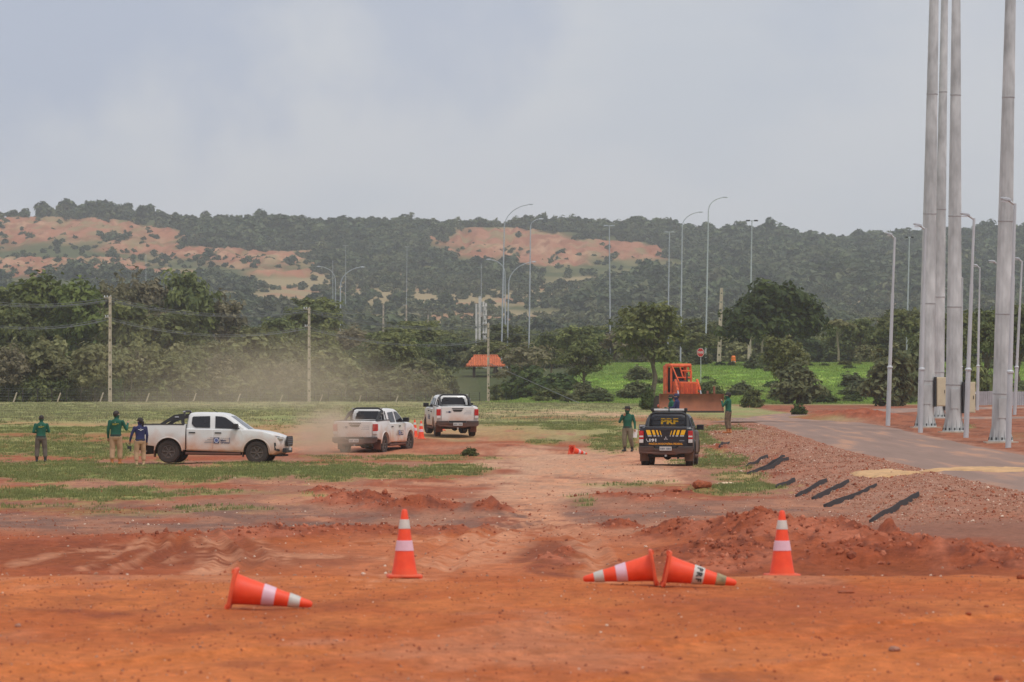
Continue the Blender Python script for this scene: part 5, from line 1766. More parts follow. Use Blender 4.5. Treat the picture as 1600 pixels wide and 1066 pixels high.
    rw = glass('rear_window', [1.21, 1.34, 1.46, 1.58, 1.675], gxr, -1, .03)
    # doors: thin panels with shut lines
    off = lambda s: (lambda x, z: s * ys(z))
    for s in (-1, 1):
        for nm, poly in (('rear_door', [(-.88, .50), (-.90, 1.17), (-.01, 1.165), (-.01, .47), (-.80, .47)]), ('front_door', [(.025, .47), (.025, 1.165), (1.00, 1.16), (1.07, 1.0), (1.06, .62), (.98, .47)])):
            m = MB(); m.prism(poly, -.02 if s > 0 else .02, .010 * s, off(s))
            d = m.build(nm, PAINT, o, None, .006, 1)
            hx = poly[2][0] - .0
            h0, h1 = ((-.83, -.60) if nm == 'rear_door' else (.08, .31))
            zz = 1.035
            m = MB(); m.box(h0, h1, s * (ys(zz) + .012) - .012, s * (ys(zz) + .03) + .012, zz, zz + .045); m.build('handle', M_BLKP if not pol else M_GREYP, d, None, .008)
    # mirrors
    for s in (-1, 1):
        m = MB(); m.box(.80, .86, s * .83 - .05, s * .83 + .05, 1.215, 1.25)
        m.box(.74, .90, s * .98 - .12, s * .98 + .12, 1.20, 1.38)
        mi = m.build('mirror', M_BLKP, o, None, .03)
        m = MB(); m.box(.728, .741, s * .98 - .10, s * .98 + .10, 1.22, 1.36); m.build('mirror_glass', M_CHROME if (pol and s > 0) else M_GLASS, mi, None, .004, 1)
    # wheels
    for sx in (-1, 1):
        for s in (-1, 1):
            wheel(o, sx * ax, s * (hw - .165), steer=steer if sx > 0 else 0.0)
    # arch lips
    for sx in (-1, 1):
        for s in (-1, 1):
            m = MB(); pts = [(x, s * (ys(z) * (.985 if sx > 0 else 1) + .002), z) for x, z in arch(sx * ax, .40, ra + .012, 4, 176, 15)]
            m.tube(pts, .020, 6); m.build('arch_lip', PAINT, o)
    # mud flaps
    for sx, xx in ((-1, -ax - .50), (1, ax - .50)):
        for s in (-1, 1):
            m = MB(); m.box(xx - .012, xx + .012, s * .74 - .15, s * .74 + .15, .20 if sx < 0 else .24, .60); m.build('mud_flap', M_MFLAP if pol else M_BLKD, o, None)
    # front end
    yb = hw * .93
    m = MB(); m.prism([(-.52, .62), (-.60, .78), (-.58, .93), (-.50, .97), (.50, .97), (.58, .93), (.60, .78), (.52, .62)], 0, .05)
    g = m.build('grille', M_BLKP, o, None, .01)
    g.rotation_euler = (0, 0, R(-90)); g.location = (2.515, 0, 0)
    for zz in (.70, .77, .84, .90):
        m = MB(); m.box(2.555, 2.580, -.50, .50, zz, zz + .022); m.build('grille_bar', M_GREYP, o, None)
    for s in (-1, 1):
        m = MB(); yy = s
        hl = [(2.02, .865), (1.80, .99), (2.20, .985), (2.42, .945), (2.40, .84)]
        m.prism(hl, 0, s * .012, lambda x, z, s=s: s * (np.interp(x, [1.7, 2.0, 2.2, 2.4], [hw * .985, hw * .965, hw * .93, hw * .80]) - .004 - tum * hw * max(0, z - .95)))
        hl_o = m.build('headlight', M_CHROME, o, None, .004, 1)
        m = MB(); m.box(2.30, 2.43, s * .70 - .10, s * .70 + .10, .85, .955); m.build('headlight_lens', M_CLAMP, hl_o, None, .02)
        m = MB(); m.prism([(2.16, .48), (2.14, .74), (2.20, .74), (2.23, .55), (2.34, .50), (2.32, .44)], 0, s * .015, lambda x, z, s=s: s * (np.interp(x, [2.0, 2.2, 2.4], [hw * .955, hw * .925, hw * .80]) - .002)); m.build('fog_lamp_surround', M_BLKP, o, None)
    m = MB(); m.box(2.40, 2.54, -.62, .62, .40, .56); m.build('lower_intake', M_BLKP, o, None, .02)
    m = MB(); m.box(2.545, 2.575, -.20, .20, .48, .60); m.build('front_plate', M_PLATE, o, None)
    m = MB(); m.box(1.9, 2.40, -.66, .66, .27, .34); m.build('skid_plate', M_UNDER, o, None, .02)
    # tail
    xt = -2.54
    m = MB(); m.box(xt - .012, xt + .03, -.70, .70, .70, zr - .02); tg = m.build('tailgate', PAINT, o, None, .010, 1)
    m = MB(); m.box(xt - .030, xt - .010, -.25, .25, zr - .105, zr - .07); m.build('brake_light', M_BLKP, tg, None, .004, 1)
    if not pol:
        hnd = [(-.20, 1.14), (-.215, 1.19), (.215, 1.19), (.20, 1.14), (.15, 1.10), (-.15, 1.10)]
        m = MB(); m.add([(xt - .026, y, z) for y, z in hnd] + [(xt - .008, y, z) for y, z in hnd], [tuple(range(6)), tuple(range(6, 12))] + [(k, (k + 1) % 6, 6 + (k + 1) % 6, 6 + k) for k in range(6)])
        m.build('tailgate_handle', M_BLKP, tg, None)
    for s in (-1, 1):
        y0, y1 = (.735, hw * .985)
        m = MB(); m.box(xt - .022, xt + .16, s * y0 if s > 0 else -y1, s * y1 if s > 0 else -y0, .93, 1.21); tl = m.build('tail_light', M_RLAMP, o, None, .012)
        m = MB(); m.box(xt - .028, xt + .10, s * (y0 + .01) if s > 0 else -(y1 - .01), s * (y1 - .01) if s > 0 else -(y0 + .01), .81, .925); m.build('reverse_light', M_CLAMP if not pol else M_CLAMP, tl, None, .01)
        if pol:
            m = MB(); m.box(xt - .026, xt - .0, s * (y0 + .012) if s > 0 else -(y1 - .012), s * (y1 - .012) if s > 0 else -(y0 + .012), 1.0, 1.05); m.build('light_band', M_CLAMP, tl, None)
    bp = [(-hw * .99, .70), (-hw * .99, .52), (-.80, .46), (-.45, .45), (-.34, .42), (.34, .42), (.45, .45), (.80, .46), (hw * .99, .52), (hw * .99, .70), (.42, .70), (.36, .62), (-.36, .62), (-.42, .70)]
    m = MB(); n = len(bp)
    m.add([(xt - .14 + .05 * (abs(y) / hw) ** 4, y, z) for y, z in bp] + [(xt + .06, y, z) for y, z in bp], [tuple(range(n)), tuple(range(n, 2 * n))[::-1]] + [(k, (k + 1) % n, n + (k + 1) % n, n + k) for k in range(n)])
    bmp = m.build('rear_bumper', M_BLKD, o, None, .02)
    m = MB(); m.box(xt - .06, xt + .05, -.36, .36, .58, .71); m.build('bumper_step', M_BLKP, o, None, .01)
    zp = .50 if not pol else .56
    m = MB(); m.box(xt - .158, xt - .142, -.20, .20, zp, zp + .13); pl_ = m.build('rear_plate', M_PLATE, bmp, None)
    for k in range(7):
        if k == 3: continue
        m = MB(); m.box(xt - .161, xt - .1585, -.165 + k * .05, -.13 + k * .05, zp + .03, zp + .09); m.build('plate_mark', M_GREYP, bmp, None)
    m = MB(); m.box(xt - .06, xt + .3, -.04, .04, .37, .44); m.ball((xt - .10, 0, .44), .035); m.tube([(xt - .10, 0, .36), (xt - .10, 0, .42)], .03, 8); m.build('tow_hitch', M_CHROME, o)
    m = MB(); m.tube([(-1.9, -.35, .36), (-2.2, -.40, .34), (xt + .02, -.40, .32)], .04, 8); m.build('exhaust', M_UNDER, o)
    # sports bar behind the cab
    for s in (-1, 1):
        m = MB()
        poly = [(-1.95, 1.335), (-1.90, 1.345), (-1.40, 1.66), (-1.06, 1.715), (-1.02, 1.335), (-1.10, 1.335), (-1.14, 1.40), (-1.15, 1.55), (-1.38, 1.50), (-1.62, 1.40), (-1.72, 1.335)] if not pol else [(-1.55, 1.335), (-1.45, 1.36), (-1.15, 1.60), (-1.02, 1.72), (-.99, 1.70), (-1.0, 1.335), (-1.10, 1.335), (-1.10, 1.48), (-1.35, 1.335)]
        m.prism(poly, s * .665 - .035, s * .665 + .035, lambda x, z, s=s: -s * .10 * max(0, z - 1.33))
        sb = m.build('sports_bar_side', M_BLKP, o, None, .015)
        if not pol:
            m = MB(); m.box(-1.36, -1.22, s * .675 - .045, s * .675 + .045, 1.575, 1.61); m.build('badge', M_CHROME, sb, None)
    m = MB(); m.tube([(-1.04, -.62, 1.62), (-1.05, -.57, 1.74), (-1.05, -.45, 1.79), (-1.05, .45, 1.79), (-1.05, .57, 1.74), (-1.04, .62, 1.62)], .038, 8); m.build('sports_bar_hoop', M_BLKP, o)
    if not pol:
        for s in (-1, 1):
            m = MB(); m.box(-1.10, -1.02, s * .60 - .035, s * .60 + .035, 1.755, 1.80); m.build('bar_cap', M_CHROME, o, None, .01)
    m = MB(); m.tube([(.12, -.45, 1.74), (-.18, -.48, 1.92)], [.012, .005], 6); m.build('antenna', M_BLKP, o)
    # printing
    Mside = lambda s, x, z, e=.0145: Matrix.Translation((x, s * (ys(z) + e), z)) @ Matrix.Rotation(math.pi if s > 0 else 0, 4, 'Z') @ Matrix.Rotation(R(90), 4, 'X')
    Mrear = lambda y, z, e=.016: Matrix.Translation((xt - e, y, z)) @ Matrix.Rotation(R(-90), 4, 'Z') @ Matrix.Rotation(R(90), 4, 'X')
    def mark(nm, mt, w, h, mat, th=.0012):
        m = MB(); m.box(-w / 2, w / 2, -h / 2, h / 2, 0, th)
        me = m.mesh(nm, None); me.transform(mt)
        return obj(nm, me, mat, o)
    if not pol:
        for s in (-1, 1):
            f = -s                                  # reading direction along the flank
            X = lambda d, f=f: .15 + f * d if True else 0
            cx = .145
            mark('emblem', Mside(s, cx, .80), .20, .20, M_NAVY)
            m = MB(); m.lathe([(.084, 0), (.084, .0012)], 20); me = m.mesh('emblem_disc', None); me.transform(Mside(s, cx, .80, .0165)); obj('emblem_disc', me, pm('emblem_pale', (.55, .57, .66), .6), o)
            m = MB(); m.lathe([(.060, 0), (.060, .0012)], 20); me = m.mesh('emblem_core', None); me.transform(Mside(s, cx, .80, .0185)); obj('emblem_core', me, pm('emblem_blue', (.10, .13, .30), .6), o)
            tx = cx + f * .29
            text('Governo de', .055, M_GREYP, o, Mside(s, tx, .872), width=.30)
            text('Mato', .085, M_NAVY, o, Mside(s, tx - f * .05, .80), width=.20, bold=.003)
            text('Grosso', .085, M_NAVY, o, Mside(s, tx, .725), width=.30, bold=.003)
            mark('bracket_mark', Mside(s, cx + f * .46, .80), .014, .20, M_NAVY)
            for k, wv in enumerate((.10, .20, .27, .30)):
                mark('print_line', Mside(s, cx - f * (.125 + wv / 2), .885 - .055 * k), wv, .014, M_GREYP)
        # tailgate: small emblem group left, three print lines right (seen from behind)
        mark('emblem', Mrear(.36, 1.085), .085, .085, M_NAVY)
        mark('bracket_mark', Mrear(.285, 1.085), .012, .09, M_NAVY)
        for k in range(3): mark('print_line', Mrear(.465, 1.11 - .03 * k), .09, .010, M_GREYP); mark('print_line', Mrear(.315, 1.11 - .03 * k), .035, .012, M_GREYP)
        for k, wv in enumerate((.24, .30, .34)): mark('print_line', Mrear(-.60 + wv / 2, 1.13 - .062 * k), wv, .022, pm('pale_print', (.40, .41, .43), .6))
    else:
        # rear window lettering and guard bars
        xw = gxr(1.45)
        Mw = lambda y, z, e=.026: Matrix.Translation((gxr(z) - e, y, z)) @ Matrix.Rotation(R(-90), 4, 'Z') @ Matrix.Rotation(R(90), 4, 'X')
        text('PRF', .27, M_YEL, rw, Mw(-.03, 1.495), width=.58, bold=.012)
        for k, wv in enumerate((.10, .11, .12, .10)):
            mark('window_mark', Mw(.20 - .13 * k, 1.335), wv, .035, M_YEL)
        for zz in (1.285, 1.40, 1.57):
            m = MB(); m.tube([(-1.03, -.62, zz), (-1.03, .62, zz)], .011, 6); m.build('guard_bar', M_BLKP, o)
        # light bar
        m = MB(); m.box(-.62, -.36, -.52, .52, 1.84, 1.925); lb_ = m.build('light_bar', pm('light_bar_clear', (.62, .60, .56), .3, var=.1), o, None, .03)
        for s in (-1, 1):
            m = MB(); m.box(-.60, -.38, s * .50 - .07, s * .50 + .07, 1.76, 1.845); m.build('light_bar_foot', M_BLKP, lb_, None)
            m = MB(); m.box(-.63, -.35, s * .56 - .05, s * .56 + .05, 1.835, 1.95); m.build('light_bar_end', M_BLKP, lb_, None, .02)
        m = MB(); m.box(-.625, -.355, -.02, .02, 1.835, 1.93); m.build('light_bar_divider', M_BLKP, lb_, None)
        # slanted stripes
        for s in (-1, 1):
            y = .66
            for k, wv in enumerate((.135, .085, .055, .03)):
                y0, y1 = y, y - wv
                for (za, zb, mm, nm) in ((1.075, 1.235, M_YEL, 'yellow_stripe'), (1.028, 1.055, M_WVIN, 'white_stripe')):
                    m = MB(); sl = .05 * (1.235 - za) / .16; sl2 = .05 * (1.235 - zb) / .16
                    ys_ = [(y0 - sl2, zb), (y1 - sl2, zb), (y1 - sl, za), (y0 - sl, za)]
                    m.add([(xt - .0165, s * a, b_) for a, b_ in ys_] + [(xt - .0135, s * a, b_) for a, b_ in ys_], [(0, 1, 2, 3), (7, 6, 5, 4), (0, 4, 5, 1), (1, 5, 6, 2), (2, 6, 7, 3), (3, 7, 4, 0)])
                    m.build(nm, mm, o, None)
                y = y1 - .055
        # three-diamond badge
        for k in range(3):
            a = R(90 + 120 * k)
            c, d = math.cos(a), math.sin(a)
            L_, W_ = .075, .036
            pts = [(0, 0), (c * L_ / 2 - d * W_ / 2, d * L_ / 2 + c * W_ / 2), (c * L_, d * L_), (c * L_ / 2 + d * W_ / 2, d * L_ / 2 - c * W_ / 2)]
            m = MB(); m.add([(xt - .02, p_[0], .955 + p_[1]) for p_ in pts] + [(xt - .013, p_[0], .955 + p_[1]) for p_ in pts], [(0, 1, 2, 3), (7, 6, 5, 4), (0, 4, 5, 1), (1, 5, 6, 2), (2, 6, 7, 3), (3, 7, 4, 0)])
            m.build('badge_diamond', M_CHROME, o, None)
        text('191', .125, M_WVIN, o, Mrear(.43, .895), width=.23, bold=.006)
        m = MB(); m.tube([(xt - .016, .635, .945), (xt - .016, .645, .91), (xt - .016, .62, .875), (xt - .016, .575, .86)], [.016, .008, .008, .016], 6); m.build('phone_mark', M_WVIN, o)
        text('POLÍCIA RODOVIÁRIA FEDERAL', .085, M_ORV, o, Mrear(.0, .775), width=1.12, bold=.003)
        mark('badge', Mrear(-.53, .885), .17, .035, M_GREYP)
    return o

# ---- three white pickups and the police pickup
def place(px, D): 
    x = (px - 800) / FPX * D
    return x, D
x, D = place(339, 133.2)
T1 = make_pickup('white', 'white pickup seen from its side at left, beside the woman in navy', (x, D, gz(x, D) - .01), R(-6), pitch=R(.6))
x, D = place(588, 152.6)
T2 = make_pickup('white', 'middle white pickup seen from behind at an angle, trailing dust', (x, D, .30), R(90 - 17), steer=R(-8), pitch=R(-1.5))
x, D = place(703.5, 168.5)
T3 = make_pickup('white', 'farthest white pickup seen from behind beside the orange cones', (x, D, .93), R(90 + 8), steer=R(10), pitch=R(-2))
x, D = place(1047, 129.5)
T4 = make_pickup('police', 'black police pickup with yellow stripes and roof light bar', (x, D, gz(x, D)), R(90 - 5.5), pitch=R(-.5))

# ================================================================ BULLDOZER
M_DOZ = pm('dozer_orange', tuple(A(206, 88, 42)), .65, var=.3, scale=3.5)
M_DOZD = pm('dozer_red_orange', tuple(A(196, 72, 32)), .6, var=.2, scale=3)
M_BLADE = pm('rusty_blade', tuple(A(136, 84, 62)), .75, var=.38, scale=1.2, bump=.3, dirt=(tuple(A(168, 104, 76)), .0, .8, .6))
M_TRACK = pm('track_steel', (.07, .05, .04), .8, metal=.3, var=.3)
dx, dD = (1064 - 800) / FPX * 252, 252.0
dz = gz(dx, dD)
o = empty('bulldozer', (dx, dD, dz), R(-90 + 15), 'orange bulldozer with a wide rusty blade facing the field', 'bulldozer')
# local: x forward, y left
for s in (-1, 1):
    m = MB(); prof = arch(1.35, .46, .46, -90, 90, 9) + arch(-1.55, .50, .50, 90, 270, 9)
    m.prism(prof, s * .98 - .26, s * .98 + .26); tr = m.build('track', M_TRACK, o, None)
    L_ = prof + [prof[0]]
    per = []
    for a, b_ in zip(L_[:-1], L_[1:]):
        n_ = max(1, int(math.dist(a, b_) / .2))
        for k in range(n_): per.append(((a[0] + (b_[0] - a[0]) * k / n_, a[1] + (b_[1] - a[1]) * k / n_), math.atan2(b_[1] - a[1], b_[0] - a[0])))
    sh = MB(); sh.box(-.09, .09, -.28, .28, -.03, .02); sh.box(-.02, .02, -.28, .28, -.09, -.03)
    sme_ = sh.mesh('shoe', None)
    for (c, a) in per: obj('shoe', sme_, M_TRACK, tr, (c[0], s * .98, c[1]), (0, -a, 0))
m = MB(); m.box(-1.9, 1.75, -.66, .66, .45, 1.05); m.build('chassis', M_DOZD, o, None, .03)
m = MB(); m.prism([(-.1, .95), (-.1, 2.02), (1.75, 1.98), (1.82, 1.9), (1.82, .75), (1.6, .7)], -.56, .56); hd = m.build('engine_hood', M_DOZ, o, None, .04)
m = MB(); m.box(1.80, 1.86, -.57, .57, .80, 1.96); gr = m.build('radiator_guard', M_DOZ, o, None, .02)
for k in range(4):
    y = -.46 + k * .307
    m = MB(); m.box(1.865, 1.89, y - .025, y + .025, .84, 1.88); m.build('guard_bar', M_DOZ, gr, None)
for k in range(3):
    y = -.46 + k * .307 + .1535
    m = MB(); m.box(1.845, 1.875, y - .125, y + .125, .86, 1.86); m.build('grille_panel', M_DOZD, gr, None)
    for q in range(2):
        m = MB(); m.box(1.876, 1.886, y - .06 + q * .10, y - .04 + q * .10, .88, 1.84); m.build('grille_slat', pm('grille_slat_steel', tuple(A(150, 52, 28)), .7), gr, None)  # slats in a darker red than the panels behind them
m = MB(); m.lathe([(.06, 1.95), (.06, 2.6)], 10, 'z', (1.0, .1, 0)); m.build('exhaust', M_TRACK, o)
# canopy / protective cage
for (x, y) in ((.05, -.68), (.05, .68), (-1.15, -.68), (-1.15, .68)):
    m = MB(); w = .075 if x > 0 else .14
    m.tube([(x, y, .95), (x - (.02 if x > 0 else .0), y, 2.65), (x - .12 * (1 if x > 0 else 0), y * .93, 3.05)], w, 8); m.build('cage_post', M_DOZ, o)
m = MB(); m.prism([(-1.35, 2.98), (-1.30, 3.12), (-1.1, 3.20), (-.10, 3.20), (.02, 3.12), (.02, 2.98)], -.74, .74); m.build('canopy', M_DOZ, o, None, .06)
m = MB(); m.tube([(.02, -.70, 3.05), (.02, .70, 3.05)], .09, 8); m.build('canopy_beam', M_DOZ, o)
# rear corner panels
m = MB(); m.box(-1.35, -.50, -.82, -.72, .9, 3.08); m.build('side_panel', M_DOZ, o, None, .05)
m = MB(); m.box(-.5, .0, -.81, -.73, .9, 1.3); m.build('side_panel', M_DOZD, o, None, .03)
m = MB(); m.box(-1.3, -.1, .72, .78, .9, 1.5); m.build('side_panel', M_DOZD, o, None, .03)
# sweeps and window guards: frame on the front of the cage
for a, b_ in (((.10, -.62, 3.0), (.75, -.40, 2.02)), ((.06, .66, 3.0), (.10, .62, 2.02)), ((.10, -.12, 3.02), (.35, .05, 2.25)), ((.45, -.48, 2.28), (.12, .64, 2.28)), ((.12, .0, 2.72), (.10, .66, 2.72))):
    m = MB(); m.tube([a, b_], .045, 6); m.build('guard_rod', M_DOZ, o)
m = MB(); m.box(-1.25, -.15, -.64, .64, 1.0, 1.25); m.box(-1.15, -.65, -.35, .35, 1.25, 1.5); m.box(-1.22, -1.05, -.38, .38, 1.4, 2.2); m.build('operator_seat', M_BLKP, o, None, .05)
m = MB(); m.box(-1.32, -1.26, -.66, .66, 1.2, 2.95); m.build('rear_screen', M_BLKP, o, None)
m = MB(); m.box(-.3, -.12, -.55, .55, 1.3, 2.1); m.build('dashboard', M_BLKP, o, None, .03)
# lift cylinders, push arms, lamps
for s in (-1, 1):
    m = MB(); m.tube([(1.15, s * .74, 2.12), (1.75, s * .76, 1.42)], .085, 8); m.build('lift_cylinder', M_DOZ, o)
    m = MB(); m.tube([(1.75, s * .76, 1.42), (2.12, s * .78, .85)], .05, 8); m.build('lift_rod', M_CHROME, o)
    m = MB(); m.box(1.38, 1.62, s * .74 - .10, s * .74 + .10, 1.50, 1.72); m.build('trunnion', M_DOZD, o, None, .02)
    m = MB(); m.tube([(-.6, s * 1.34, .42), (2.2, s * 1.34, .42)], .12, 8); m.build('push_arm', M_DOZD, o)
    m = MB(); m.lathe([(.02, 1.86), (.07, 1.88), (.085, 1.95), (.08, 1.96)], 12, 'x', (0, s * .68, .98)); m.build('work_lamp', M_CLAMP, o)
    m = MB(); m.box(.55, 1.7, s * .70 - .06, s * .70 + .06, .95, 1.3); m.build('fender', M_DOZ, o, None, .03)
# blade
bw = 2.15
rings = []
curve = [(2.42, .02), (2.30, .16), (2.22, .40), (2.20, .65), (2.24, .90), (2.34, 1.12), (2.42, 1.20)]
front = [(x + .02, z) for x, z in curve]
back = [(x - .06, z) for x, z in curve[::-1]]
m = MB()
sec = front + back
m.loft([[(x, y, z) for x, z in sec] for y in np.linspace(-bw, bw, 9)])
bl = m.build('blade', M_BLADE, o, 30)
m = MB(); m.box(2.40, 2.47, -bw - .02, bw + .02, -.06, .10); m.build('cutting_edge', M_TRACK, bl, None)
for s in (-1, 1):
    m = MB(); m.prism([(2.16, .02), (2.16, 1.18), (2.46, 1.22), (2.34, .9), (2.30, .5), (2.46, .0)], s * bw - .03, s * bw + .03); m.build('end_plate', M_BLADE, bl, None)
for y in (-1.75, 1.1, 1.55):
    m = MB(); m.box(2.20, 2.32, y - .06, y + .06, 1.15, 1.15 + (.55 if y > 1.3 else .25)); m.build('blade_lug', M_BLADE, bl, None)
# ================================================================ TRAFFIC CONES
M_CONE = pm('cone_orange', tuple(A(244, 76, 40, .88)), .55, var=.16, scale=9, dirt=(tuple(A(190, 100, 66)), -.02, .10, .5))
M_CONEB = pm('cone_base_plastic', tuple(A(216, 88, 54)), .65, var=.2, scale=6)
M_BANDL = pm('reflective_lilac', tuple(A(214, 176, 188)), .45, var=.10, scale=8)
M_BANDG = pm('reflective_grey', tuple(A(192, 188, 180)), .45, var=.14, scale=8)
M_BANDD = pm('dirty_reflective', tuple(A(150, 134, 98)), .6, var=.45, scale=14)
M_BLACKT = pm('black_print', (.03, .03, .03), .6)
CH = .75
def cone_r(z): return .030 + (.145 - .030) * (1 - z / CH)

def make_cone(label, loc, rot=(0, 0, 0), bands=(M_BANDL, M_BANDG), letters=None, group='traffic cones'):
    o = empty('traffic_cone', loc, 0, label, 'traffic cone', group)
    o.rotation_euler = rot
    m = MB()
    prof = [(cone_r(z) * (1 + .06 * math.exp(-z * 30)), z) for z in np.linspace(.02, CH - .02, 14)] + [(.022, CH - .004), (.012, CH)]
    inner = [(r_ - .006, z) for r_, z in prof[:-2]][::-1]
    m.lathe(prof + [(.006, CH - .012)] + inner, 28, 'z', closed=True)
    m.build('cone_body', M_CONE, o, 40)
    # square foot with rounded corners, stiffening edge, hollow middle
    m = MB()
    def sq(h, rc, z, n=5):
        return rrect(-h, h, h, z, rc, n)
    rg = [sq(.150, .149, .024), sq(.188, .05, .020), sq(.196, .05, .004), sq(.190, .05, -.012), sq(.150, .149, -.004)]
    n = len(rg[0])
    vs = [p for r_ in rg for p in r_]
    fs = [(i * n + k, i * n + (k + 1) % n, ((i + 1) % 5) * n + (k + 1) % n, ((i + 1) % 5) * n + k) for i in range(5) for k in range(n)]
    m.add(vs, fs)
    b = m.build('base_plate', M_CONEB, o, 40)
    for sx in (-1, 1):
        for sy in (-1, 1):
            m = MB(); m.box(sx * .165 - .02, sx * .165 + .02, sy * .165 - .02, sy * .165 + .02, -.025, -.005); m.build('foot', M_CONEB, b, None)
    for (z0, z1), mt in zip(((.285, .40), (.53, .635)), bands):
        m = MB(); m.lathe([(cone_r(z0) + .0005, z0), (cone_r(z0) + .004, z0 + .003), (cone_r(z1) + .004, z1 - .003), (cone_r(z1) + .0005, z1)], 28); m.build('reflective_band', mt, o, 40)
    if letters:
        for ch, da in zip(letters[0], (-.30, 0, .30)):
            a = letters[1] + da * 1.25
            zc = .345
            rr = cone_r(zc) + .0065
            mt = Matrix.Rotation(a, 4, 'Z') @ Matrix.Translation((rr, 0, zc)) @ Matrix.Rotation(-math.atan(.115 / CH), 4, 'Y') @ Matrix.Rotation(R(90), 4, 'Z') @ Matrix.Rotation(R(90), 4, 'X')
            text(ch, .085, M_BLACKT, o, mt, bold=.004)
    return o

def lying(px_plate, px_tip, py, D, label, spin=0.0, **kw):
    """cone lying on its side: rests on the edge of its foot and on its tip"""
    x0, x1 = (px_plate - 800) / FPX * D, (px_tip - 800) / FPX * D
    span = x1 - x0
    yaw = math.acos(max(-1, min(1, abs(span) / .745))) * (1 if spin >= 0 else -1)
    zt_ = gz(x1, D + math.sin(yaw) * .74)
    zm_ = max(gz(x0 + (x1 - x0) * t, D + math.sin(yaw) * .74 * t) - zt_ * t - gz(x0, D) * (1 - t) for t in (.3, .5, .7, .9))
    tilt = math.asin(max(-.9, min(.9, (gz(x0, D) + .19 - zt_ - .035 - max(0, zm_)) / .75)))
    d = Vector((math.copysign(math.cos(yaw), span) * math.cos(tilt), math.sin(yaw) * math.cos(tilt), -math.sin(tilt)))
    z = gz(x0, D)
    base = Vector((x0, D, z + .193 * math.cos(tilt) + .004))
    q = d.to_track_quat('Z', 'Y')
    o = make_cone(label, base, (0, 0, 0), **kw)
    # foot edges horizontal: pick the roll about the axis so that the square's side lies on the ground
    m3 = q.to_matrix()
    best = min(np.linspace(0, math.pi / 2, 90), key=lambda r_: abs(((m3 @ Matrix.Rotation(r_, 3, 'Z')) @ Vector((1, 0, 0))).dot(Vector((0, 0, 1)).cross(d).normalized()) - 1) + 0)
    o.rotation_euler = (m3 @ Matrix.Rotation(best, 3, 'Z')).to_euler()
    return o

def standing(px, py, D, label, **kw):
    x = (px - 800) / FPX * D
    return make_cone(label, (x, D, gz(x, D) + .02), (0, 0, kw.pop('rz', .1)), **kw)

G2 = 'large traffic cones in the foreground'
standing(632, 897, 42.9, 'upright traffic cone left of the centre on the orange soil', group=G2)
standing(1222, 906, 44.2, 'upright traffic cone before the heap of red soil at right', group=G2)
lying(363, 492, 950, 35.3, 'fallen traffic cone nearest the camera, tip pointing right', spin=.2, group=G2)
lying(1021, 903, 912, 40.4, 'fallen traffic cone with tip pointing left, foot against another', spin=.1, group=G2)
PRFC = lying(1041, 1160, 912, 40.2, 'fallen traffic cone lettered on its band, tip pointing right', spin=-.1, bands=(M_BANDG, M_BANDD), group=G2)
# lettering turned towards the field side that faces the camera
def face_angle(o):
    inv = o.rotation_euler.to_matrix().inverted()
    v = inv @ Vector((0, -1, .15))
    return math.atan2(v.y, v.x)
fa = face_angle(PRFC)
for ch, da in zip('PRF', (-.62, 0, .62)):
    a = fa + da
    zc = .345
    rr = cone_r(zc) + .0065
    mt = Matrix.Rotation(a, 4, 'Z') @ Matrix.Translation((rr, 0, zc)) @ Matrix.Rotation(-math.atan(.115 / CH), 4, 'Y') @ Matrix.Rotation(R(90), 4, 'Z') @ Matrix.Rotation(R(90), 4, 'X')
    text(ch, .082, M_BLACKT, PRFC, mt, bold=.004)
G3 = 'small looking cones in the field'
lying(893, 918, 700, 147.5, 'far fallen traffic cone on the bare soil left of the police pickup', spin=.5, group=G3)
for (px, D, lb) in ((658, 160.5, 'upright cone between the two moving white pickups'), (648, 165.0, 'farther upright cone beside the left flank of the farthest pickup'), (690, 178.0, 'cone glimpsed under the farthest white pickup'), (548, 163.0, 'cone glimpsed under the middle white pickup')):
    standing(px, 0, D, lb, group=G3)

# ================================================================ PEOPLE
M_SKIN = pm('skin', (.44, .25, .165), .6, var=.08)
M_GRN = pm('green_shirt', tuple(A(22, 84, 66)), .85, var=.18, scale=9, bump=.3)
M_NAVYS = pm('navy_shirt', tuple(A(38, 42, 84)), .85, var=.18, scale=9, bump=.3)
M_KHAK = pm('khaki_trousers', tuple(A(172, 138, 108)), .9, var=.15, scale=8, bump=.3)
M_OLIV = pm('olive_trousers', tuple(A(112, 102, 84)), .9, var=.15, scale=8, bump=.3)
M_GREYT = pm('grey_trousers', tuple(A(94, 84, 76)), .9, var=.15, scale=8, bump=.3)
M_BOOTB = pm('black_boot', (.03, .027, .027), .6, var=.2)
M_BOOTT = pm('tan_boot', tuple(A(178, 110, 66)), .8, var=.2)
M_HAIR = pm('dark_hair', (.028, .018, .014), .6, var=.2, scale=20)
M_CAPB = pm('dark_cap', (.035, .028, .026), .8, var=.2)
M_CAPN = pm('navy_cap', (.03, .034, .085), .8, var=.15)
M_EYE = pm('eye_white', (.6, .58, .55), .4)

def capsule(mb, a, b_, ra, rb, n=10):
    a, b_ = Vector(a), Vector(b_)
    d = (b_ - a).normalized()
    pts, rad = [], []
    for t in (1.0, .75, .4): pts.append(a - d * ra * t * .98); rad.append(ra * math.sqrt(max(.02, 1 - (t * .98) ** 2)))
    for t in (0, .33, .66, 1): pts.append(a.lerp(b_, t)); rad.append(ra + (rb - ra) * t)
    for t in (.4, .75, 1.0): pts.append(b_ + d * rb * t * .98); rad.append(rb * math.sqrt(max(.02, 1 - (t * .98) ** 2)))
    mb.tube(pts, rad, n)

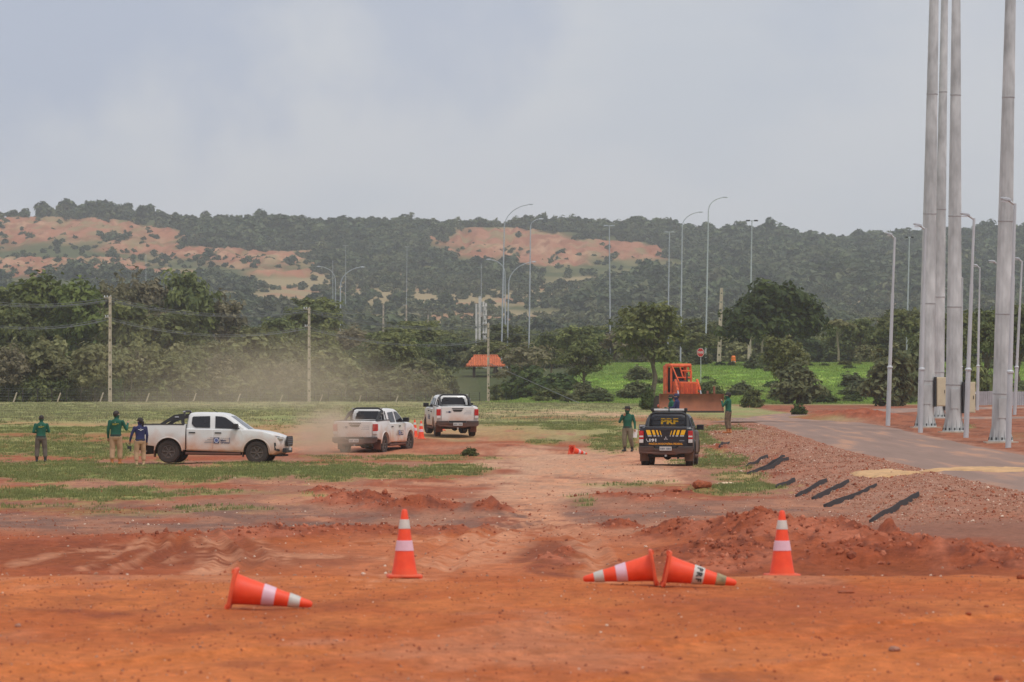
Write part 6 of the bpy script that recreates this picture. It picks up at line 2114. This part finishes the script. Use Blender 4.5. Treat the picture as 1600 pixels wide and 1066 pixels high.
def person(label, loc, yaw, H, pose, mats, head='cap', extras=()):
    """local: facing +y, x to the person's right... one continuous body, voxel-fused; mats: shirt, trousers, boots"""
    shirt, trous, boots = mats
    k = H / 1.75
    segs = []          # (a, b, ra, rb, tag)
    mb = MB()
    def seg(a, b_, ra, rb, tagn):
        capsule(mb, a, b_, ra, rb)
        segs.append((Vector(a), Vector(b_), ra, rb, tagn))
    # torso
    tw = pose.get('lean', (0, 0))
    def T(x, y, z):
        f = max(0, z - .95)
        return (x + tw[0] * f, y + tw[1] * f, z)
    rings = []
    for z, rx, ry, yo in ((.80, .125, .105, 0), (.88, .170, .120, -.01), (.96, .172, .118, -.005), (1.04, .158, .108, 0), (1.14, .160, .108, .005), (1.26, .180, .118, .01), (1.36, .195, .118, 0), (1.43, .170, .100, -.01), (1.475, .105, .075, -.01), (1.50, .06, .055, -.005)):
        rings.append([T(rx * math.cos(2 * math.pi * q / 18), yo + ry * math.sin(2 * math.pi * q / 18), z) for q in range(18)])
    mb.loft(rings)
    segs.append((Vector(T(0, 0, .99)), Vector(T(0, 0, 1.46)), .16, .14, 'shirt'))
    segs.append((Vector(T(0, 0, .99)), Vector(T(0, 0, 1.46)), .185, .175, 'shirt'))
    segs.append((Vector((0, 0, .80)), Vector((0, 0, .93)), .16, .17, 'trousers'))
    # neck and head
    hd = Vector(T(0, .01, 1.622))
    hy, hp = pose.get('head', (0, 0))
    hm = Matrix.Rotation(hy, 3, 'Z') @ Matrix.Rotation(hp, 3, 'X') @ Matrix.Scale(1.10, 3)
    seg(T(0, -.005, 1.46), hd - Vector((0, 0, .07)), .066, .060, 'skin')
    hr = []
    for z, rx, ry, yo in ((-.118, .026, .034, .040), (-.100, .046, .062, .022), (-.06, .064, .082, .010), (-.01, .073, .094, .0), (.04, .076, .098, -.004), (.085, .066, .084, -.006), (.112, .040, .052, -.006), (.122, .012, .018, -.006)):
        hr.append([tuple(hd + hm @ Vector((rx * math.cos(2 * math.pi * q / 16), yo + ry * math.sin(2 * math.pi * q / 16), z))) for q in range(16)])
    mb.loft(hr)
    segs.append((hd + hm @ Vector((0, 0, -.06)), hd + hm @ Vector((0, 0, .05)), .075, .08, 'skin'))
    capsule(mb, hd + hm @ Vector((0, .094, .010)), hd + hm @ Vector((0, .110, -.022)), .010, .015)
    for s in (-1, 1): capsule(mb, hd + hm @ Vector((s * .074, -.004, .015)), hd + hm @ Vector((s * .078, -.010, -.022)), .016, .012)
    # legs
    for s, nm in ((-1, 'L'), (1, 'R')):
        fx, fy = pose.get('foot' + nm, (.10 * s, 0))
        kx, ky = pose.get('knee' + nm, (fx * .6 + .045 * s, fy * .5 + .03))
        hip, kn, an = Vector((s * .09, 0, .90)), Vector((kx, ky, .50)), Vector((fx, fy - .02, .10))
        seg(hip, kn, .108, .086, 'trousers')
        seg(kn, an + Vector((0, 0, .14)), .086, .076, 'trousers')
        seg(an + Vector((0, 0, .16)), an, .058, .050, 'boots')
        td = Vector((s * .18, 1, 0)).normalized()
        ta = pose.get('toe' + nm)
        if ta is not None: td = Vector((math.sin(ta), math.cos(ta), 0))
        seg(an + Vector((0, 0, -.055)) - td * .03, an + Vector((0, 0, -.065)) + td * .17, .048, .036, 'boots')
    # arms: elbow and wrist given per pose
    for s, nm in ((-1, 'L'), (1, 'R')):
        sh = Vector(T(s * .195, -.005, 1.405))
        el = Vector(T(*pose.get('elbow' + nm, (s * .235, -.03, 1.13))))
        wr = Vector(T(*pose.get('wrist' + nm, (s * .235, .06, .88))))
        seg(sh, el, .060, .048, 'shirt')
        seg(el, wr, .048, .034, 'shirt')
        d = (wr - el).normalized()
        side = d.cross(Vector((0, 1, 0)) if abs(d.y) < .8 else Vector((0, 0, 1))).normalized()
        pn = side.cross(d)
        pal = wr + d * .075
        seg(wr + d * .012, pal, .028, .034, 'skin')
        for q, ln in zip((-1.5, -.5, .5, 1.5), (.058, .072, .076, .066)):
            f0 = pal + side * q * .019
            f1 = f0 + d * ln * .55 + pn * .006
            f2 = f1 + d * ln * .35 + pn * ln * .35
            seg(f0, f1, .0105, .010, 'skin'); seg(f1, f2, .010, .009, 'skin')
        th0 = wr + d * .035 + side * .030
        seg(th0, th0 + d * .045 + side * .028 + pn * .012, .013, .011, 'skin')
    me0 = mb.mesh('person_shape')
    tmp = bpy.data.objects.new('person_tmp', me0)
    COL.objects.link(tmp)
    rm = tmp.modifiers.new('r', 'REMESH'); rm.mode = 'VOXEL'; rm.voxel_size = .0125; rm.use_smooth_shade = True
    sm = tmp.modifiers.new('s', 'SMOOTH'); sm.factor = .5; sm.iterations = 2
    bpy.context.view_layer.update()
    me = bpy.data.meshes.new_from_object(tmp.evaluated_get(bpy.context.evaluated_depsgraph_get()))
    bpy.data.objects.remove(tmp)
    bpy.data.meshes.remove(me0)
    # cloth and skin regions by nearest limb
    nF = len(me.polygons)
    C_ = np.empty(nF * 3, np.float32); me.polygons.foreach_get('center', C_); C_ = C_.reshape(-1, 3)
    best = np.full(nF, 1e9); idx = np.zeros(nF, np.int32)
    slots = {'skin': 0, 'shirt': 1, 'trousers': 2, 'boots': 3}
    for (a, b_, ra, rb, tg_) in segs:
        a_, ab = np.array(a), np.array(b_ - a)
        t = np.clip(((C_ - a_) @ ab) / max(1e-9, ab @ ab), 0, 1)
        d = np.linalg.norm(C_ - a_ - t[:, None] * ab, axis=1) - (ra + (rb - ra) * t)
        kk = d < best
        best[kk] = d[kk]; idx[kk] = slots[tg_]
    trunk = (np.abs(C_[:, 0]) < .22) & (C_[:, 2] > .93) & (C_[:, 2] < 1.47) & (idx == 2)
    idx[trunk & (C_[:, 2] > .955)] = 1
    me.materials.clear()
    for mt in (M_SKIN, shirt, trous, boots): me.materials.append(mt)
    me.polygons.foreach_set('material_index', idx)
    me.polygons.foreach_set('use_smooth', np.full(nF, True))
    me.name = 'person'
    body = obj('person', me)
    body.location = loc; body.rotation_euler = (0, 0, yaw); body.scale = (k * 1.08, k * 1.12, k)
    tag(body, label, 'person', 'people watching the driving')
    hmat = Matrix.Translation(hd) @ hm.to_4x4()
    def hpart(m, nm, mt, sm_=40):
        mh = m.mesh(nm, sm_); mh.transform(hmat); return obj(nm, mh, mt, body)
    for s in (-1, 1):
        m = MB(); m.ball((s * .031, .086, .012), (.013, .010, .009), 8, 6); e = hpart(m, 'eye', M_EYE)
        m = MB(); m.ball((s * .031, .094, .012), (.006, .005, .006), 6, 5); hpart(m, 'pupil', M_BOOTB)
        m = MB(); m.tube([(s * .016, .098, .034), (s * .048, .086, .034)], .005, 5); hpart(m, 'eyebrow', M_HAIR)
    m = MB(); m.tube([(-.022, .088, -.060), (0, .096, -.058), (.022, .088, -.060)], .005, 5); hpart(m, 'mouth', pm('lips', (.28, .10, .08), .6))
    # hair shell
    m = MB(); rr = []
    for z, f in ((-.050, .86), (-.01, 1.03), (.04, 1.06), (.085, 1.09), (.118, 1.1), (.134, 1.0)):
        rx, ry = float(np.interp(z, [-.06, -.01, .04, .085, .112, .134], [.064, .073, .076, .066, .044, .012])) * f, float(np.interp(z, [-.06, -.01, .04, .085, .112, .134], [.082, .094, .098, .084, .056, .016])) * f
        ring = []
        for q in range(18):
            a = 2 * math.pi * q / 18
            yy = -.008 + ry * math.sin(a)
            lim = float(np.interp(z, [-.05, .03, .06, .1, .134], [-.015, .02, .075, .2, .2]))
            ring.append((rx * math.cos(a), min(yy, lim), z))
        rr.append(ring)
    m.loft(rr); hpart(m, 'hair', M_HAIR)
    if head in ('cap', 'navycap', 'ponytail'):
        cm = M_CAPN if head == 'navycap' else M_CAPB
        m = MB(); m.loft([[(rx * math.cos(2 * math.pi * q / 20), -.006 + ry * math.sin(2 * math.pi * q / 20), z) for q in range(20)] for z, rx, ry in ((.035, .086, .108), (.075, .085, .106), (.115, .070, .088), (.142, .040, .050), (.150, .010, .012))]); cp = hpart(m, 'cap', cm)
        m = MB(); br = [(.075 * math.cos(R(a)), .075 + .105 * math.sin(R(a))) for a in range(0, 181, 15)]
        m.add([(x, y, .040 - .10 * max(0, y - .08)) for x, y in br] + [(x, y, .050 - .10 * max(0, y - .08)) for x, y in br], [tuple(range(13)), tuple(range(13, 26))[::-1]] + [(q, (q + 1) % 13, 13 + (q + 1) % 13, 13 + q) for q in range(13)])
        hpart(m, 'cap_brim', cm)
    if head == 'ponytail':
        m = MB(); m.tube([(0, -.09, .03), (.0, -.135, .0), (.01, -.125, -.08), (.01, -.105, -.17)], [.026, .036, .034, .012], 10); hpart(m, 'ponytail', M_HAIR)
    if head == 'hat':
        m = MB(); m.loft([[(r_ * 1.0 * math.cos(2 * math.pi * q / 24), -.004 + r_ * 1.18 * math.sin(2 * math.pi * q / 24), z + .02 * abs(math.cos(2 * math.pi * q / 24)) * (1 if r_ > .12 else 0)) for q in range(24)] for z, r_ in ((.045, .17), (.052, .172), (.056, .10), (.085, .088), (.135, .080), (.150, .055), (.148, .01))]); hpart(m, 'hat', M_CAPB)
    # belt
    m = MB(); m.loft([[T(rx * math.cos(2 * math.pi * q / 20), -.005 + ry * math.sin(2 * math.pi * q / 20), z) for q in range(20)] for z, rx, ry in ((.945, .178, .126), (.985, .175, .122))], False)
    obj('belt', m.mesh('belt', 40), M_BOOTB, body)
    # print across the shoulders
    if 'backprint' in extras or 'wings' in extras:
        pmx = M_YELD if 'backprint' in extras else M_WVIN
        for (dx, wv, zz) in ([(-.055, .07, 1.335), (.025, .06, 1.335), (.085, .045, 1.335), (-.02, .13, 1.305)] if 'backprint' in extras else [(-.05, .08, 1.34), (.05, .08, 1.34), (0, .06, 1.31)]):
            m = MB(); x0, x1 = dx - wv / 2, dx + wv / 2
            ysurf = lambda x, zz=zz: -.002 - .1215 * math.sqrt(max(0, 1 - (x / .20) ** 2))
            xs_ = np.linspace(x0, x1, 5)
            vs = [T(x, ysurf(x), z) for z in (zz - .010, zz + .010) for x in xs_] + [T(x, ysurf(x) - .006, z) for z in (zz - .010, zz + .010) for x in xs_]
            fs = [(q, q + 1, 5 + q + 1, 5 + q) for q in range(4)] + [(10 + q, 15 + q, 15 + q + 1, 10 + q + 1) for q in range(4)] + [(0, 10, 11, 1), (1, 11, 12, 2), (2, 12, 13, 3), (3, 13, 14, 4), (5, 6, 16, 15), (6, 7, 17, 16), (7, 8, 18, 17), (8, 9, 19, 18), (0, 5, 15, 10), (4, 14, 19, 9)]
            m.add(vs, fs); obj('back_print', m.mesh('back_print', None), pmx, body)
        m = MB(); m.ball(T(0, -.122, 1.385), (.012, .006, .010), 8, 5); obj('collar_mark', m.mesh('collar_mark', 40), M_WVIN, body)
    return body, hd, k
M_YELD = pm('dull_yellow_print', tuple(A(150, 140, 52)), .7, var=.1)

def at(px, D):
    x = (px - 800) / FPX * D
    return (x, D, gz(x, D))
# facing: yaw 0 looks along +Y (away from the camera)
person('person in green shirt and grey trousers standing alone at far left, head down', at(64, 133.5), R(4), 1.63,
       {'elbowL': (-.26, -.02, 1.13), 'wristL': (-.10, .20, 1.10), 'elbowR': (.27, .02, 1.15), 'wristR': (.12, .22, 1.16), 'lean': (.02, .06), 'head': (0, -.35), 'footL': (-.14, 0), 'footR': (.15, -.02)}, (M_GRN, M_GREYT, M_BOOTB), 'none', ('backprint',))
person('tall bareheaded person in green shirt with raised right hand behind the pickup', at(181, 131.0), R(-8), 1.83,
       {'elbowR': (.31, .05, 1.15), 'wristR': (.30, .24, 1.34), 'elbowL': (-.235, -.03, 1.12), 'wristL': (-.25, .05, .88), 'lean': (.03, -.02), 'footL': (-.10, -.05), 'footR': (.11, .08), 'head': (-.5, 0)}, (M_GRN, M_KHAK, M_BOOTT), 'none', ('backprint',))
pw, hdw, kw_ = person('person with ponytail and cap in navy shirt and khaki trousers at the pickup tail', at(219, 129.2), R(14), 1.60,
       {'elbowL': (-.29, .02, 1.14), 'wristL': (-.33, .10, .92), 'footL': (-.13, .0), 'footR': (.12, .03), 'head': (.6, 0)}, (M_NAVYS, M_KHAK, pm('sand_boot', tuple(A(190, 160, 124)), .8, var=.2)), 'ponytail', ('wings',))
person('person in wide-brimmed hat and green shirt holding a white sheet', at(980.5, 150.5), R(160), 1.74,
       {'elbowR': (.27, .10, 1.16), 'wristR': (.10, .16, 1.40), 'elbowL': (-.27, -.02, 1.14), 'wristL': (-.30, .03, .90), 'footL': (-.15, -.06), 'footR': (.09, .07), 'head': (-.35, 0), 'kneeL': (-.13, .03)}, (M_GRN, M_OLIV, M_BOOTB), 'hat')
person('person in green shirt and cap by the road head, hand at face', at(1138, 167.5), R(70), 1.76,
       {'elbowL': (-.25, .14, 1.18), 'wristL': (-.07, .24, 1.38), 'elbowR': (.26, .0, 1.14), 'wristR': (.24, .12, .92), 'footL': (-.09, .02), 'footR': (.09, -.02)}, (M_GRN, pm('camouflage_trousers', tuple(A(104, 86, 70)), .9, var=.45, scale=12), M_BOOTT), 'cap')
person('person in navy shirt and navy cap behind the police pickup roof', at(1057.5, 172.5), R(80), 1.76, {'elbowL': (-.25, .10, 1.15), 'wristL': (-.15, .28, 1.15), 'head': (.1, 0)}, (M_NAVYS, M_KHAK, M_BOOTB), 'navycap')
person('person in green shirt and pale cap half hidden behind the person in navy', at(1049, 174.5), R(95), 1.70, {'elbowR': (.25, .10, 1.15), 'wristR': (.15, .28, 1.15)}, (M_GRN, M_OLIV, M_BOOTB), 'cap')

# things carried
loc = at(980.5, 150.5)
m = MB(); m.box(-.09, .09, -.006, .006, -.16, .16)
tag(m.build('paper_sheet', M_WHITE, None, None, loc=(loc[0] + .30, loc[1] - .07, loc[2] + .70), rot=(R(4), R(4), R(25))), 'white sheet of paper held by the person in the wide-brimmed hat', 'paper')
loc = at(220.5, 129.2)
m = MB(); m.box(-.10, .04, -.03, .03, -.05, .05); m.tube([(-.09, 0, .03), (-.14, 0, .16)], .012, 6); m.box(-.02, .03, -.025, .025, -.12, -.04)
tag(m.build('radio', M_BOOTB, None, None, .008, loc=(loc[0] - .36, loc[1] - .02, loc[2] + .62)), 'small black device hanging from the hand of the person in navy', 'device')

# ================================================================ SINGLE STONES
def stone(px, py, w_px, flat, label, seed, mat=None, D=None):
    h = hit(px, py)
    r_ = w_px / FPX * h.y / 2
    s = stone_src('stone', seed, None, flat) if False else None
    r3 = np.random.default_rng(seed)
    bm = bmesh.new(); bmesh.ops.create_icosphere(bm, subdivisions=2, radius=1)
    for v in bm.verts:
        k = 1 + r3.uniform(-.10, .10) + .12 * math.sin(v.co.x * 3 + seed)
        v.co = Vector((v.co.x * k * r_, v.co.y * k * r_ * .8, v.co.z * k * r_ * flat))
    me = bpy.data.meshes.new('stone'); bm.to_mesh(me); bm.free()
    o = obj('stone', me, mat or M_STN, None, (h.x, h.y, h.z + r_ * flat * .6))
    return tag(o, label, 'stone')
M_STN = pm('lone_stone', tuple(A(150, 108, 90)), .9, var=.3, scale=20, bump=.4)
M_CLD = pm('lone_clod', tuple(A(146, 78, 50)), .95, var=.3, scale=18, bump=.5)
stone(1398, 1018, 20, .5, 'brownish stone lying alone in the foreground at lower right', 3)
stone(1322, 927, 26, .22, 'flat brown clod lying left of the two dark clods at right', 4, M_CLD)
stone(1541, 949, 7, .7, 'small dark clod, upper one of two at the right edge', 5, M_CLD)
stone(1513, 961, 10, .6, 'small dark clod, lower one of two at the right edge', 6, M_CLD)
stone(28, 980, 12, .6, 'small pale stone at the lower left edge of the photo', 7)
stone(1560, 1064, 18, .6, 'dark clod cut by the bottom edge at right', 8, M_CLD)
stone(1596, 905, 16, .7, 'dark clod on the soil crest at the right edge', 9, M_CLD)
stone(1097, 762, 30, .5, 'large red boulder of earth before the grass tongue', 10, M_CLD)
stone(1058, 768, 14, .5, 'small clod beside the large red boulder of earth', 11, M_CLD)
stone(1134, 757, 30, .16, 'pale flat slab lying in the grass tongue', 12, pm('slab_stone', tuple(A(206, 178, 148)), .9, var=.2))

# ================================================================ DUST AND HAZE
def volume_mat(name, col, dens, noise=None, aniso=.2):
    m = bpy.data.materials.new(name); m.use_nodes = True
    N, L = m.node_tree.nodes, m.node_tree.links
    N.clear()
    out = N.new('ShaderNodeOutputMaterial')
    v = N.new('ShaderNodeVolumePrincipled')
    v.inputs['Color'].default_value = (*col, 1)
    v.inputs['Density'].default_value = dens
    v.inputs['Anisotropy'].default_value = aniso
    if noise:
        tc = N.new('ShaderNodeTexCoord')
        # soft edge: fades with the distance from the middle of the cloud, broken by billows
        ln = N.new('ShaderNodeVectorMath'); ln.operation = 'LENGTH'
        L.new(tc.outputs['Object'], ln.inputs[0])
        n1 = N.new('ShaderNodeTexNoise'); n1.inputs['Scale'].default_value = noise; n1.inputs['Detail'].default_value = 3
        L.new(tc.outputs['Object'], n1.inputs['Vector'])
        ad = N.new('ShaderNodeMath'); ad.operation = 'MULTIPLY_ADD'; ad.inputs[1].default_value = -1.3
        L.new(n1.outputs['Fac'], ad.inputs[0]); L.new(ln.outputs['Value'], ad.inputs[2])
        mr = N.new('ShaderNodeMapRange'); mr.interpolation_type = 'SMOOTHSTEP'
        mr.inputs['From Min'].default_value, mr.inputs['From Max'].default_value = -.65, .32
        mr.inputs['To Min'].default_value, mr.inputs['To Max'].default_value = dens, 0.0
        L.new(ad.outputs[0], mr.inputs['Value']); L.new(mr.outputs['Result'], v.inputs['Density'])
    L.new(v.outputs['Volume'], out.inputs['Volume'])
    return m

def dust(px0, px1, py0, py1, D, depth, dens, label, noise=1.8):
    c = P((px0 + px1) / 2, (py0 + py1) / 2, D)
    rx, rz = (px1 - px0) / FPX * D / 2, (py1 - py0) / FPX * D / 2
    bm = bmesh.new(); bmesh.ops.create_icosphere(bm, subdivisions=3, radius=1)
    me = bpy.data.meshes.new('dust'); bm.to_mesh(me); bm.free()
    o = obj('dust', me, volume_mat('dust_%d' % px0, (.97, .80, .63), dens, noise), None, c)
    o.scale = (rx, depth, rz)
    return tag(o, label, 'dust', kind='stuff')
dust(425, 590, 615, 735, 143, 3.0, .50, 'dense brown dust raised between the side-on pickup and the middle one')
dust(40, 760, 470, 790, 275, 50, .0115, 'thin brown dust drifting in front of the wood')
dust(560, 800, 620, 720, 176, 4.5, .035, 'light dust around the farthest white pickup')

HZ = MB(); HZ.box(-2600, 2600, -90, 4300, -2.5, 175)
hz = HZ.build('haze', volume_mat('haze_air', (.90, .94, .99), .00016, None, .1), None, None)
tag(hz, 'thin bluish haze in the air over the whole landscape', 'haze', kind='stuff')
